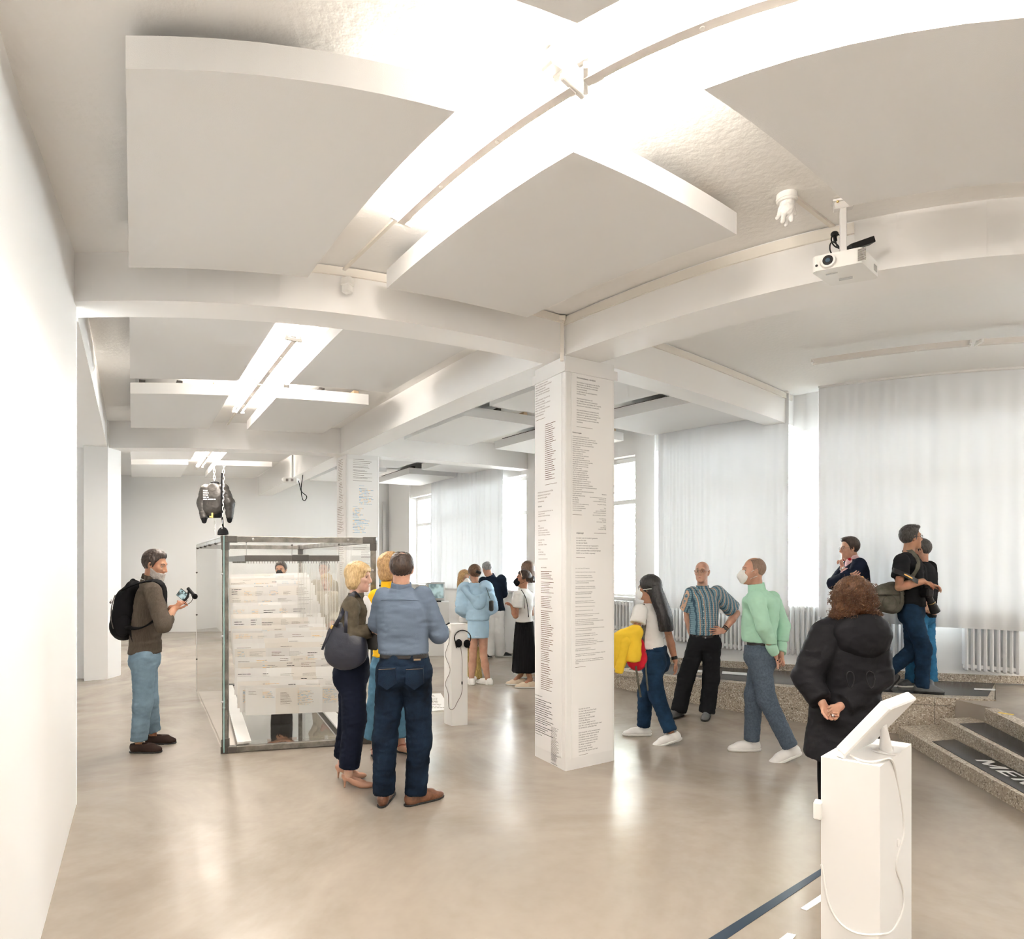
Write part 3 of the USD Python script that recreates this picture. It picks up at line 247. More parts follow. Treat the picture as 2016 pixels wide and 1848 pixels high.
# ------------------------------------------------------------------ floor, ceiling, walls
P = PLAN
struct('floor', box((-.6, 8.2, -.1), (26, 23.2, .2)), M['concrete'], 'polished beige grey concrete floor of the hall')
CZ = [3.82, 3.88, 3.90, 3.90, 3.98, 3.98]
sp, s1, s2, fa = [np.array(P[k]) for k in ('split_spine', 'split1', 'split2', 'far')]
def cut(line, ref):   # index on line nearest to any point of ref
    d = np.linalg.norm(line[:, None] - ref[None], axis=2).min(1); return int(d.argmin())
def lim(line, lo=None, hi=None): return [tuple(p) for p in line[(0 if lo is None else lo):(len(line) if hi is None else hi)]]
i1 = cut(s1, sp); j1 = cut(sp, s1); i2 = cut(s2, sp); j2 = cut(sp, s2); i3 = cut(fa, sp)
X1, X2, X3 = tuple(sp[j1]), tuple(sp[j2]), tuple(sp[-1])
polys = [lim(s1, 0, i1) + [X1] + lim(sp, 0, j1)[::-1] + [(10.8, 4.4), (10.8, -3.3), (-7, -3.3), (-9.5, 3.0)],
         [X1] + lim(s1, i1 + 1) + [(10.8, 8.2), (10.8, 4.4)] + lim(sp, 0, j1),
         lim(s1, 0, i1)[::-1] + [(-10.5, 9.8)] + lim(s2, 0, i2) + [X2] + lim(sp, j1, j2)[::-1],
         [X1] + lim(sp, j1 + 1, j2) + [X2] + lim(s2, i2 + 1) + [(3.5, 11.5), (10.8, 8.2)] + lim(s1, i1 + 1)[::-1],
         lim(s2, 0, i2)[::-1] + lim(fa, 0, i3) + [X3] + lim(sp, j2, len(sp) - 1)[::-1],
         [X2] + lim(sp, j2 + 1) + lim(fa, i3 + 1) + [(-1.5, 18.5), (3.5, 11.5)] + lim(s2, i2 + 1)[::-1]]
ceil = [prism(p, z, 4.25) for p, z in zip(polys, CZ)] + [box((-.6, 8.2, 4.35), (26, 24, .2))]
struct('ceiling', ceil, M['plaster'], 'rough plastered white ceiling between the beams')
def wall(line_f, line_t, z0, z1, thick):
    f, t = np.array(line_f), np.array(line_t); fo, to = offset(f, thick), offset(t, thick)
    m = loop_solid([np.array([(*f[i], z0), (*fo[i], z0), (*to[i], z1), (*t[i], z1)]) for i in range(len(f))]); m.fix_normals(); return m
struct('wall_left', wall(P['wall_left_floor'], P['wall_left_top'], 0, 3.83, -.22), M['wall'], 'smooth white wall along the left side', smooth=30)
struct('wall_left_niche', [prism([(-3.15, 4.57), (-3.35, 4.5), (-9.2, 3.6), (-9.2, 9.8), (-8.9, 9.8), (-8.9, 3.95)], 0, 4.1)], M['wall'])
struct('wall_left_rear', band(P['wall_left_back_floor'], offset(P['wall_left_back_floor'], -.3), 0, 4.1), M['wall'])
struct('pier_left', band(P['pier_left'], np.array(P['pier_left']) + A(0, .32), 0, 4.1), M['wall'], 'white pier at the far side of the left niche')
lin = np.array(P['lintel']); struct('lintel', [prism([tuple(p) for p in lin] + [(-9.2, 9.9), (-9.2, 4.2)], 3.497, 4.1)], M['beam'], 'white lintel over the niche in the left wall')
struct('wall_far', band(P['far'], np.array(P['far']) + A(-.1, .3), 0, 4.2), M['wall'], 'white end wall of the hall')
struct('wall_behind', box((1.5, -3.2, 2), (19, .2, 4.4)), M['wall'])  # out of view, closes the room against sky light from behind
struct('wall_side', box((10.7, 1.9, 2), (.2, 10.4, 4.4)), M['wall'])  # out of view at the right, keeps the sky light out
B1 = struct('beam', [band(P['beam1_near'], P['beam1_far'], 3.495, 4.1)], M['beam'], 'nearest white cross beam meeting the front column')
struct('beam', [band(P['beam2_near'], P['beam2_far'], 3.495, 4.1)], M['beam'], 'second white cross beam at the rear column')
struct('beam', [band(P['spine_left'], P['spine_right'], 3.496, 4.1)], M['beam'], 'long white beam running over the columns')
def corner_post(pts, z0, z1, bev):
    p = Polygon(pts).buffer(-bev, join_style=2).buffer(bev, quad_segs=2); m = trimesh.creation.extrude_polygon(p, z1 - z0, engine='earcut'); m.apply_translation([0, 0, z0]); return m
COL = thing('column', 'nearest square white column covered with printed poems', 'column', (.55, 5.66, 0), kind='structure')
cp = Polygon(P['column'])
part(COL, 'shaft', corner_post(P['column'], 0, 3.50, .012), M['white'])
part(COL, 'collar', prism(list(cp.buffer(.018, join_style=2).exterior.coords)[:-1], 3.36, 3.44), M['white'])
def face_board(a, b, i0, i1, z0, z1, t=.004):
    a, b = np.array(a), np.array(b); d = unit(b - a); n = A(d[1], -d[0]); L = np.linalg.norm(b - a); p, q = a + d * i0, a + d * (L - i1)
    return prism([p + n * t, q + n * t, q - n * .002, p - n * .002], z0, z1)
part(COL, 'poem_sheet', face_board(P['column'][3], P['column'][0], .02, .05, .10, 3.36), M['paper']); part(COL, 'poem_sheet', face_board(P['column'][0], P['column'][1], .06, .03, .10, 3.36), M['paper'])
COL2 = thing('column', 'rear square white column with poems standing behind the glass case', 'column', (-2.5, 10.4, 0), kind='structure')
part(COL2, 'shaft', corner_post(P['column2'], 0, 3.50, .012), M['white'])
part(COL2, 'poem_sheet', face_board(P['column2'][3], P['column2'][0], .03, .03, .10, 3.42), M['paper']); part(COL2, 'poem_sheet', face_board(P['column2'][0], P['column2'][1], .03, .03, .10, 3.42), M['paper'])

# window wall: spandrel, header, piers, window units
R = np.array(list(P['wall_right']) + [(8.2, 6.93), (10.6, 6.90)]); RL = arclen(R)
struct('wall_right', [band(R, offset(R, -.35), 0, 1.18), band(R, offset(R, -.35), 3.42, 4.2)], M['wall'], 'white window wall below and above the glazing')
s_of = lambda x: float(np.interp(x, R[:, 0], RL))
def seg(line, sa, sb, n=6): return at_s(line, np.linspace(sa, sb, n))
def pier(sa, sb): p = seg(R, sa, sb, 3); return band(offset(p, .04), offset(p, -.37), 0, 4.2)
s_r = lambda r: float(np.interp(r, R[:, 0] / R[:, 1], RL))
piers = [(s_of(-3.36), s_of(-2.6)), (s_of(.30), s_of(.95)), (s_r(.198), s_r(.2285)), (s_r(.468), s_r(.486)), (s_of(6.9), s_of(7.3))]
for a, b in piers: struct('pier_right', pier(a, b), M['wall'])
wn = 0
def window(sa, sb):
    global wn
    wn += 1; c = at_s(R, (sa + sb) / 2)
    t = thing('window_%d' % wn, 'tall white framed window %s' % ['at the far end behind the rear curtain', 'between rear curtain and rear pier', 'left of the front column', 'beside the front column near the middle curtain', 'behind the left half of the middle curtain', 'behind the right half of the middle curtain', 'at the gap between middle and right curtain', 'behind the left part of the right curtain', 'behind the right part of the right curtain', 'at the right edge behind the right curtain', 'beyond the right edge', 'last beyond the right edge'][wn - 1], None, (c[0], c[1], 1.18), kind='structure')
    p = seg(R, sa, sb, 2); o = offset(p, -.20); a, b = o[0], o[1]; d = unit(b - a); L = np.linalg.norm(b - a); z0, z1 = 1.18, 3.42
    at = lambda s, z: A(*(a + d * s), z)
    for s in (.04, L / 2, L - .04): part(t, 'jamb', bar(at(s, z0), at(s, z1), .07, .08, up=(*d, 0)), M['white'])
    for z in (z0 + .04, 2.72, z1 - .04): part(t, 'rail', bar(at(0, z), at(L, z), .08, .07), M['white'])
    for s0, s1_ in ((.075, L / 2 - .035), (L / 2 + .035, L - .075)):
        for za, zb in ((z0 + .08, 2.68), (2.76, z1 - .08)):
            q = [at(s0, za), at(s1_, za), at(s1_, zb), at(s0, zb)]; part(t, 'pane', trimesh.Trimesh(q, [(0, 1, 2), (0, 2, 3)], process=False), M['glass'])
    sl = offset(p, .06); part(t, 'sill', band(sl, offset(p, -.3), 1.18, 1.22), M['white'])
edges = [0.1] + [v for ab in piers for v in ab] + [RL[-1] - .1]
for k in range(0, len(edges), 2):
    a, b = edges[k], edges[k + 1]; n = max(1, int(round((b - a) / 1.75)))
    for i in range(n): window(a + (b - a) * i / n, a + (b - a) * (i + 1) / n)
    if wn > 11: break

# stage, cladding slabs and steps
Sf = np.array(P['stage_front_floor']); Sz = np.array(P['stage_top_z']); uS = [p[0] / p[1] for p in Sf]; uR = R[:, 0] / R[:, 1]
Sb = np.stack([np.interp(uS, uR, R[:, k]) for k in (0, 1)], 1)
ST = thing('stage', 'low terrazzo stage along the window wall', 'stage', (3.2, 7.2, 0), kind='structure')
inn = offset(Sf, -.02)
part(ST, 'core', band(inn, Sb, 0, Sz - .004), M['terrazzo'])
SL = arclen(Sf); 
def slabs(line, ztop, za, zb, out, depth, cuts, name, owner, m):
    for a, b in zip(cuts[:-1], cuts[1:]):
        s = np.linspace(a + .002, b - .002, 5); f = at_s(line, s); zt = np.interp(s, arclen(line), ztop)
        part(owner, name, band(offset(f, out), offset(f, out - depth), zt + za if za is not None else 0, zt + zb), m)
slabs(Sf, Sz, -.075, 0.0, .012, .15, list(np.r_[np.linspace(0, SL[7] + .18, 7), SL[-1]]), 'coping_slab', ST, M['terrazzo'])
slabs(Sf, Sz, None, -.08, 0., .022, list(np.r_[np.linspace(0, SL[7] + .18, 7)[::1], SL[-1]]), 'face_slab', ST, M['terrazzo'])
# dark printed vinyl on the stage top
f1 = offset(Sf, -.14); vz = Sz + .001
vin = [(*f1[i], vz[i]) for i in range(len(Sf))]; vib = [(*(Sb[i] + (f1[i] - Sb[i]) * .06), vz[i]) for i in range(len(Sf))]
part(ST, 'floor_vinyl', ribbon(vin, vib, True), M['vinyl_black'])
BB = offset(R, .03); k0 = int(np.argmin(abs(R[:, 0] - .45)))
bz = np.interp(R[k0:, 0] / R[k0:, 1], uS, Sz)
struct('baseboard_right', band(R[k0:], BB[k0:], bz, bz + .085), M['terrazzo'], 'terrazzo skirting along the window wall')
bzt = bz + .085; rim = offset(R, .012)
LD = thing('landing', 'upper landing right of the steps', None, (6, 5.8, 0), kind='structure')
n3 = P['steps']['nosing'][2]
part(LD, 'core', prism([tuple(p) for p in np.array(n3) + A(.07, .012)] + [(9, 3.4), (10.6, 6.9), (8.2, 6.93)] + [tuple(p) for p in R[::-1][2:8]] + [tuple(Sb[-1]), tuple(Sf[-1]), tuple(Sf[-2])], 0, .384), M['concrete'])
STP = thing('steps', 'three terrazzo steps with black carpet strips at the right', 'steps', (4.0, 5.4, 0), kind='structure')
for i, (zt, zb) in enumerate(((.126, 0), (.245, .126), (.385, .245))):
    no, ft = np.array(P['steps']['nosing'][i]), np.array(P['steps']['foot'][i]); side = np.array([(no[-1][0] + 3, no[-1][1] - .3), (no[0][0] + 1.2, no[0][1] + .25)])
    if i < 2: part(STP, 'tread', prism([tuple(p) for p in no + A(.02, .004)] + [tuple(p) for p in side], zb if i else 0, zt - .003), M['terrazzo'])
    L = arclen(no); cuts = [0] + ([1.02, 1.9] if i == 0 else [.95] if i == 1 else []) + [L[-1]]
    for a, b in zip(cuts[:-1], cuts[1:]):
        s = np.linspace(a + .002, b - .002, 4); q = at_s(no, s)
        part(STP, 'nosing', band(q, offset(q, -.11), zt - .045, zt), M['terrazzo'])
        q2 = at_s(ft, np.linspace(a + .002, min(b - .002, arclen(ft)[-1]), 4)); part(STP, 'riser_slab', band(q2, offset(q2, -.06), zb, zt - .048), M['terrazzo'])
for i, c in enumerate(P['steps']['carpet']):
    part(STP, 'carpet_strip', prism(c, (.126, .245)[i] - .002, (.126, .245)[i] + .005), M['vinyl_black'])

# curtains
def curtain(pts, label, amp, per, z1, seed, nz=8):
    pts = np.array(pts); L = arclen(pts); n = int(L[-1] / per * 10); s = np.linspace(0, L[-1], n); q = at_s(pts, s); zb = np.interp(s, L, pts[:, 2])
    rg = np.random.default_rng(seed); ph = np.cumsum(1 + .35 * np.sin(s * 3.1 + seed) + .25 * rg.standard_normal(n) * .3); ph *= 2 * np.pi * (L[-1] / per) / ph[-1]
    w = amp * (np.sin(ph) + .35 * np.sin(ph * .5 + seed)) ; rows = []
    for k in range(nz + 1):
        t = k / nz; a = w * (.55 + .45 * (1 - t)) * (1 - .5 * (t > .97)); z = zb + (z1 - zb) * t
        nn = offset(q[:, :2], 1.0) - q[:, :2]; rows.append(np.c_[q[:, :2] + nn * (a + .012 * np.sin(ph * .31 + 5 * (1 - t)) * (1 - t))[:, None], z])
    m = cat([ribbon(rows[k], rows[k + 1]) for k in range(nz)]); m.merge_vertices(); return m
CT = [('right white curtain hanging behind the people on the stage', 3.86, .011, .13), ('middle pale grey curtain between the column and the window gap', 3.86, .014, .15), ('rear white curtain at the far end of the window wall', 3.90, .02, .2)]
for i, c in enumerate(P['curtains']):
    lab, z1, am, pe = CT[i]; c = [list(p) for p in c]
    t = thing('curtain', lab, 'curtain', (c[len(c) // 2][0], c[len(c) // 2][1], c[0][2]), group=None)
    part(t, 'cloth', curtain(c, lab, am, pe, z1, i), M['curtain'], smooth=True)
    zz = np.array(c); part(t, 'rail', band(offset(zz, .04), offset(zz, -.04), z1, z1 + .03), M['white'])
# ------------------------------------------------------------------ ceiling panels and lamps
rown = ['cut by the top edge', 'just before the first beam', 'just behind the first beam', 'just before the second beam', 'just behind the second beam', 'nearest the end wall']
coln = ['left of the lamp strip', 'right of the lamp strip', 'right of the long beam', 'nearest the windows']
for ri, ci, zb, poly in P['panels']:
    c = np.mean(poly, 0); t = thing('acoustic_panel', 'grey ceiling panel %s, %s' % (coln[ci], rown[ri]), 'ceiling panel', (*c, zb))
    part(t, 'board', prism(poly, zb, zb + .125), M['panel'])
    pl = np.array(poly); n = len(pl) // 4
    a, b, d, e = pl[0], pl[n], pl[2 * n], pl[3 * n]
    for k in (.12, .5, .88):
        p0, p1 = a + (b - a) * k, e + (d - e) * k; p0, p1 = p0 + (p1 - p0) * .03, p1 - (p1 - p0) * .03
        part(t, 'batten', bar((*p0, zb + .15), (*p1, zb + .15), .06, .05), M['batten'] if k != .88 else M['wood'])
names = ['nearest lamp running out of the top right', 'nearest lamp with its end over the first panel gap', 'front lamp of the second bay', 'back lamp of the second bay', 'front lamp of the rear bay', 'back lamp of the rear bay', 'unlit lamp on the ceiling above the right curtain', 'unlit lamp rail at the right edge']
for i, (z, line) in enumerate(P['tracks']):
    on = i < 6; line = np.array(line); c = line.mean(0); big = i < 2
    t = thing('tube_lamp', ('bright twin tube ceiling lamp, ' if on else 'slim ceiling lamp, ') + names[i], 'ceiling lamp', (*c, z))
    off = .055
    part(t, 'channel', band(offset(line, .022), offset(line, -.022), z, z + .05), M['channel'])
    for s in (-1, 1):
        if not on and s > 0: continue
        p = offset(line, s * off); p3 = np.c_[p, np.full(len(p), z + .045)]
        L = arclen(p); q = at_s(p3, np.linspace(.04, L[-1] - .04, 10)); part(t, 'tube', tube(q, .013, 8, 0), M['tube'] if on else M['tube_off'], smooth=True)
        for e in ((0, .05), (L[-1] - .05, L[-1])):
            q = at_s(p3, np.array(e)); part(t, 'end_cap', cyl(q[0], q[1], .0155, 10), M['white_plastic'])
    for e in (0, -1):
        d = unit(line[1] - line[0]); n = A(-d[1], d[0]); pt = line[e]; a, b = pt + n * .075, pt - n * .075
        part(t, 'holder', bar((*a, z + .02), (*b, z + .02), .022, .03, bevel=.004), M['white_plastic'])
    L = arclen(line)
    for k in (.33, .67): q = at_s(line, L[-1] * k); part(t, 'screw', cyl((*q, z - .004), (*q, z), .010, 8), M['white_plastic'])

for i, (a, b) in enumerate((((.2, -.3), (.2, -1.7)), ((3.6, .6), (4.6, -.6)), ((7.2, 3.2), (8.6, 3.2)))):  # lamps out of view, placed to brighten the near ceiling and walls
    line = np.linspace(a, b, 6); z = 3.70
    t = thing('tube_lamp', 'bright unseen twin tube ceiling lamp behind the viewer, %s' % ['over the middle', 'to the right', 'far right'][i], 'ceiling lamp', (*line.mean(0), z))
    part(t, 'channel', band(offset(line, .022), offset(line, -.022), z, z + .05), M['channel'])
    for s in (-1, 1): part(t, 'tube', tube(np.c_[offset(line, s * .055), np.full(6, z + .045)], .013, 8, 0), M['tube'], smooth=True)
OBJ = {'text': [(0, 0.025, [3.412], 0.0177, True, 'l', 'ink', ['Mein großer Bruder']), (0, 0.029, [3.362, 3.339, 3.317, 3.294, 3.272, 3.251, 3.227, 3.203, 3.18, 3.158, 3.135, 3.113, 3.088, 3.066], 0.0167, False, 'l', 'ink_brown', ['Wie er laut denkt,', 'ohne die Stimme zu heben.', 'Wie er sich beim Lieben zuschnürt', 'und beim einsam sein.', 'Wie er an beidem verzweifelt.', 'Wie seine Wut immer trauriger', 'wird.', 'Wie es ihm jeden Tag mehr die', 'Sprache verschlägt.', 'Und wie er nicht weiß, wohin es', 'sie verschlagen hat.', 'Wie er sich umfängt mit beiden', 'Armen, als könnte er', 'auseinanderfallen.']), (0, 0.067, [2.374, 2.348, 2.324], 0.0182, False, 'l', 'ink_brown', ['Anstatt nur Cornelia um AGBs', 'akzeptiere ich jetzt auch', 'wie es mir so geht.']), (0, 0.073, [2.249], 0.0152, True, 'l', 'ink', ['Welle(r)']), (0, 0.076, [2.203, 2.183, 2.163, 2.121, 2.077, 2.057, 2.035, 2.015, 1.995], 0.0152, False, 'l', 'ink_brown', ['Als ich die Welle auf mich, auf uns', 'zukommen sah,', 'wurde mir angst und bange.', 'Ich geriet in Panik.', 'Nun,', 'versuche ich,', 'auf ihr zu schwimmen,', 'unter ihr durch zu tauchen,', 'über sie hinweg zu springen.']), (0, 0.077, [1.95, 1.929, 1.908, 1.865, 1.843, 1.821], 0.0152, False, 'l', 'ink_brown', ['Sie erhält Zeit,', 'das Salz', 'auch meiner Tränen.', 'Doch,', 'ich vertraue', 'Schwimmer trägt']), (0, 0.121, [1.705], 0.0128, True, 'l', 'ink_brown', ['Na(r)r Gedicht']), (0, 0.023, [0.556], 0.014, True, 'l', 'ink', ['Das bleibe noch?']), (1, 0.118, [3.32], 0.0175, True, 'l', 'ink', ['Sommerabend, nördlich']), (1, 0.118, [3.282, 3.263, 3.244, 3.224, 3.204, 3.185, 3.145, 3.125, 3.105, 3.084, 3.046, 3.026, 3.006, 2.986, 2.965, 2.945], 0.0149, False, 'l', 'ink', ['Wir wollten Tango tanzen die Stoffe', 'der Kleider um die Beine wirbelnd', 'unter den Sternen des nördlichen', 'Sommerhimmels', 'zu der Musik die aus Argentinien', 'herüber klingt.', 'Stattdessen lauschen wir', 'dem Regen sehen die schwarzen', 'Wolken ziehen und zählen die Tropfen,', 'die unseren roten Wein verwässern.', 'Die warme Nacht ist anderswo und', 'geht fremd in Madrid und Lissabon,', 'während wir gegen den Uhrzeigersinn', 'tanzen mit den widerspenstigen', 'Regenschirmen in allen Farben des', 'Sommers.']), (1, 0.073, [2.851], 0.0156, True, 'l', 'ink', ['Deine Augen']), (1, 0.074, [2.82, 2.802, 2.784, 2.766, 2.748, 2.73, 2.712, 2.695, 2.677, 2.659, 2.641, 2.623, 2.605, 2.587, 2.569, 2.551, 2.534, 2.516, 2.498, 2.48, 2.462, 2.444, 2.426, 2.408, 2.39, 2.373, 2.355, 2.337, 2.319, 2.301, 2.283, 2.265, 2.247, 2.229, 2.212, 2.194], 0.0129, False, 'l', 'ink', ['meine augen zittern ohne dich', 'und fragen mich nach dem weil ohne dich', 'konnte ich denn überhaupt bleiben ohne dich', 'sie fragen noch nach der sehnsucht', 'konnte ich mich denn daran gewöhnen', 'dich zu lieben', 'meine augen zittern ohne dich', 'meine einzigen flattern', 'dann schweige ich', 'aber meine hals ist verknotet', 'meine wunde ist satt', 'das ist der wund hängende blut', 'ist das letzte, das von dir übrig blieb', 'manchmal schaue ich darauf', 'es ist jetzt seit der trennung', 'von dieser stadt.', 'in der ich begann zu segeln', 'die mit vögeln bedeckt ist', 'deren flügel gebrochen sind', 'trotz der erbarmungslosigkeit', 'flattern sie küsten entlang', 'träume habe ich in meiner tasche', 'die mit hoffnungen beladen ist', 'meine hoffnungen bleiben woanders', 'an der wand hängt ein feuchtes taschentuch', 'meiner verlusten', 'ihre sehnsucht und wünsche sind darin', 'es gibt einen ort', 'sehr weit weg von hier', 'wo genau,', 'ist unsicher', 'ich schaue,', 'wonach ich sehr müde wurde', 'an den weiten küsten', 'ist nur zurückgeblieben', 'weite sehnsucht']), (1, 0.445, [2.343], 0.0123, True, 'r', 'ink', ['Welle(r)']), (1, 0.443, [2.313, 2.298, 2.281, 2.255, 2.224, 2.21, 2.197, 2.181, 2.161, 2.131, 2.117, 2.103, 2.071, 2.054, 2.04], 0.0115, False, 'r', 'ink', ['Als ich die Welle auf mich, auf uns', 'zukommen sah,', 'wurde mir angst und bange.', 'Ich geriet in Panik.', 'Nun,', 'versuche ich,', 'auf ihr zu schwimmen,', 'unter ihr durch zu tauchen,', 'über sie hinweg zu springen.', 'Sie erhält Zeit,', 'das Salz', 'auch meiner Tränen.', 'Doch,', 'ich vertraue', 'Schwimmer trägt']), (1, 0.113, [2.0], 0.0175, True, 'l', 'ink', ['ungesagt']), (1, 0.113, [1.958, 1.937, 1.916, 1.893, 1.872, 1.851, 1.83], 0.0153, False, 'l', 'ink', ["ich hab' mal ein Gedicht gemacht", 'es war für dich', 'es war zur Nacht', "ich hab's nochmal bei Tag beseh'n", 'da war es nur noch halb so schön', "weil's zwischen Herz und Kopf getagt", 'bleibt es nun leider ungesagt']), (1, 0.104, [1.701, 1.669, 1.639, 1.623, 1.593, 1.577, 1.545, 1.53, 1.498, 1.483, 1.452, 1.421, 1.406, 1.375, 1.341, 1.309, 1.295, 1.264, 1.249, 1.234, 1.22, 1.188, 1.171, 1.141, 1.124, 1.094, 1.077, 1.063, 1.047, 1.016, 1.001, 0.97, 0.955, 0.922, 0.907, 0.892], 0.0109, False, 'l', 'ink', ['ich .., eine Frau, 1962 geboren', 'ich habe Krieg und Frieden erlebt bis heute', 'im Kölner Weltkrieg alles verloren,', 'tot und Flucht uns Heimaten zerstört!', '75 Jahre Frieden war wohl ein Geschenk,', 'wenn ich das heute bedenke.', 'Dann bald hofften wir, Corona möge leiser', 'die Pandemie machte uns allen zu schaffen.', 'Husten und Einsamkeit war angesagt', 'das hat an unseren Herzen genagt', 'Putin macht Krieg und alle warten.', 'Bomben auf Kiew, Luhansk und Donezk', 'die Erde nicht zu bezahlen, keiner bewahrt.', 'Panzer fahren Richtung Kiew und gen Ost', 'Aber auch die Ukraine wird nicht matt.', 'Sie wehren sich gewaltig, was Putin nicht bezweckt', 'jetzt hat er erst richtig Krieg gemacht.', 'Er schlägt mit Bomben auf Städte und Menschen,', 'bringt viele Millionen Menschen zu Flucht und neuem Denken', 'Kinder und Frauen verlassen das Land,', 'manchmal ohne Zukunft und zu Ausland.', 'Im Westen wollen wir die Menschen gerne helfend empfangen,', 'teilen noch ihre Not und ihr Bangen.', 'Und die Nato und Amerika greifen nicht ein,', 'schicken Geld und DDR-Waffen - darf das sein?', 'Und was denken wir Alten in dieser Zeit?', '"Hoffentlich kommt es zu wieder Krieg soweit?"', 'Sagten wir nicht einst: "Den Frieden nicht nur mit verhandeln."', 'Aber dann müsste man den Putin behandeln?!', 'Und weil das nicht zu machen ist,', 'bleibt uns nur eine unbequeme Kriegsnacht.', 'Hoffentlich muss die Nato nicht auch noch mit Panzern eingreifen', 'und kämpfen - denn wird Putin eingreifen?!', '"Lieber Gott, gib uns Hoffnung auf Verhandlung und Frieden', 'keinen Weltkrieg, lass die Ukraine und die Demokratie endlich', 'siegen!"']), (1, 0.139, [0.5, 0.48, 0.459, 0.439, 0.419, 0.399, 0.379, 0.358, 0.338, 0.298, 0.278, 0.258, 0.238, 0.218, 0.198, 0.177, 0.157, 0.138], 0.0147, False, 'l', 'ink', ['Du bist ein Hybrid', 'In einer viel zu großen Stadt', 'Deine Konturen schmelzen', 'Immer bei Kontakt', 'Zerläufst dich verzweifelt', 'Durch die Massen', 'Und träumst dabei vom All', 'Das Herz verklebt wie flüssiges Lava', 'Ein entzündet, glühender Ball', 'Dein Rudel ist schon ausgestorben', 'Und niemand kennt deinen Mond', 'Du bleibst keiner unter vielen', 'Auf deinem ungewollten Thron', 'Heimlich suchen deine Schritte', 'Ein längst vergessenes Ort', 'Du irrst und strolpst', 'Durch fremde Straßen', 'Dein Alter verstummt zum Dort'])],
 'bars': [(0, 0, 0.035, 3.031, 3.027, 1, 0.154, 'ink_brown'), (0, 0, 0.189, 2.965, 2.481, 28, 0.171, 'ink_brown'), (0, 0, 0.189, 2.436, 2.432, 1, 0.188, 'ink_brown'), (0, 0, 0.07, 2.296, 2.294, 1, 0.103, 'ink_brown'), (0, 0, 0.079, 1.784, 1.782, 1, 0.152, 'ink_brown'), (0, 0, 0.122, 1.673, 1.609, 5, 0.206, 'ink_brown'), (0, 0, 0.122, 1.578, 1.487, 7, 0.206, 'ink_brown'), (0, 0, 0.122, 1.451, 1.356, 7, 0.206, 'ink_brown'), (0, 0, 0.122, 1.324, 1.22, 7, 0.206, 'ink_brown'), (0, 0, 0.122, 1.202, 1.097, 7, 0.206, 'ink_brown'), (0, 0, 0.122, 1.075, 0.984, 6, 0.206, 'ink_brown'), (0, 0, 0.122, 0.961, 0.88, 6, 0.206, 'ink_brown'), (0, 0, 0.122, 0.853, 0.776, 5, 0.206, 'ink_brown'), (0, 0, 0.122, 0.753, 0.631, 8, 0.206, 'ink_brown'), (0, 0, 0.023, 0.526, 0.471, 4, 0.305, 'ink'), (0, 0, 0.023, 0.448, 0.393, 4, 0.305, 'ink'), (0, 0, 0.023, 0.37, 0.319, 4, 0.305, 'ink'), (0, 0, 0.023, 0.291, 0.236, 4, 0.305, 'ink'), (0, 0, 0.023, 0.213, 0.208, 1, 0.116, 'ink'), (0, 0, 0.285, 0.327, 0.04, 36, 0.122, 'ink'), (0, 0, 0.285, 0.014, 0.009, 1, 0.098, 'ink'), (0, 1, 0.118, 2.907, 2.903, 1, 0.172, 'ink_grey'), (0, 1, 0.075, 2.159, 2.154, 1, 0.098, 'ink_grey'), (0, 1, 0.307, 2.007, 2.005, 1, 0.138, 'ink_grey'), (0, 1, 0.113, 1.793, 1.789, 1, 0.094, 'ink_grey'), (0, 1, 0.102, 0.862, 0.857, 1, 0.111, 'ink_grey'), (0, 1, 0.141, 0.11, 0.105, 1, 0.099, 'ink_grey'), (1, 1, 0.105, 3.418, 3.303, 5, 0.308, 'ink_grey'), (1, 1, 0.105, 3.287, 3.246, 2, 0.308, 'ink_grey'), (1, 1, 0.105, 3.23, 3.132, 4, 0.308, 'ink_grey'), (1, 1, 0.105, 3.115, 3.075, 2, 0.308, 'ink_grey'), (1, 1, 0.201, 2.997, 2.993, 1, 0.081, 'ink_blue'), (1, 1, 0.201, 2.948, 2.702, 11, 0.228, 'mix'), (1, 1, 0.1, 2.657, 2.653, 1, 0.077, 'ink_blue'), (1, 1, 0.1, 2.625, 2.486, 8, 0.174, 'mix'), (1, 1, 0.1, 2.453, 2.363, 5, 0.272, 'mix'), (1, 1, 0.1, 2.339, 2.24, 5, 0.256, 'mix'), (1, 1, 0.105, 2.036, 1.963, 3, 0.234, 'ink_grey'), (1, 1, 0.234, 1.939, 1.832, 5, 0.195, 'ink_grey'), (1, 1, 0.234, 1.742, 1.684, 3, 0.195, 'ink_grey'), (1, 1, 0.105, 1.611, 0.998, 20, 0.324, 'ink_grey'), (1, 0, 0.12, 3.435, 3.115, 13, 0.251, 'ink_brown'), (1, 0, 0.149, 3.061, 2.742, 13, 0.249, 'ink_brown'), (1, 0, 0.064, 2.664, 2.241, 16, 0.361, 'ink_brown'), (1, 0, 0.12, 2.154, 1.565, 20, 0.305, 'ink_brown')],
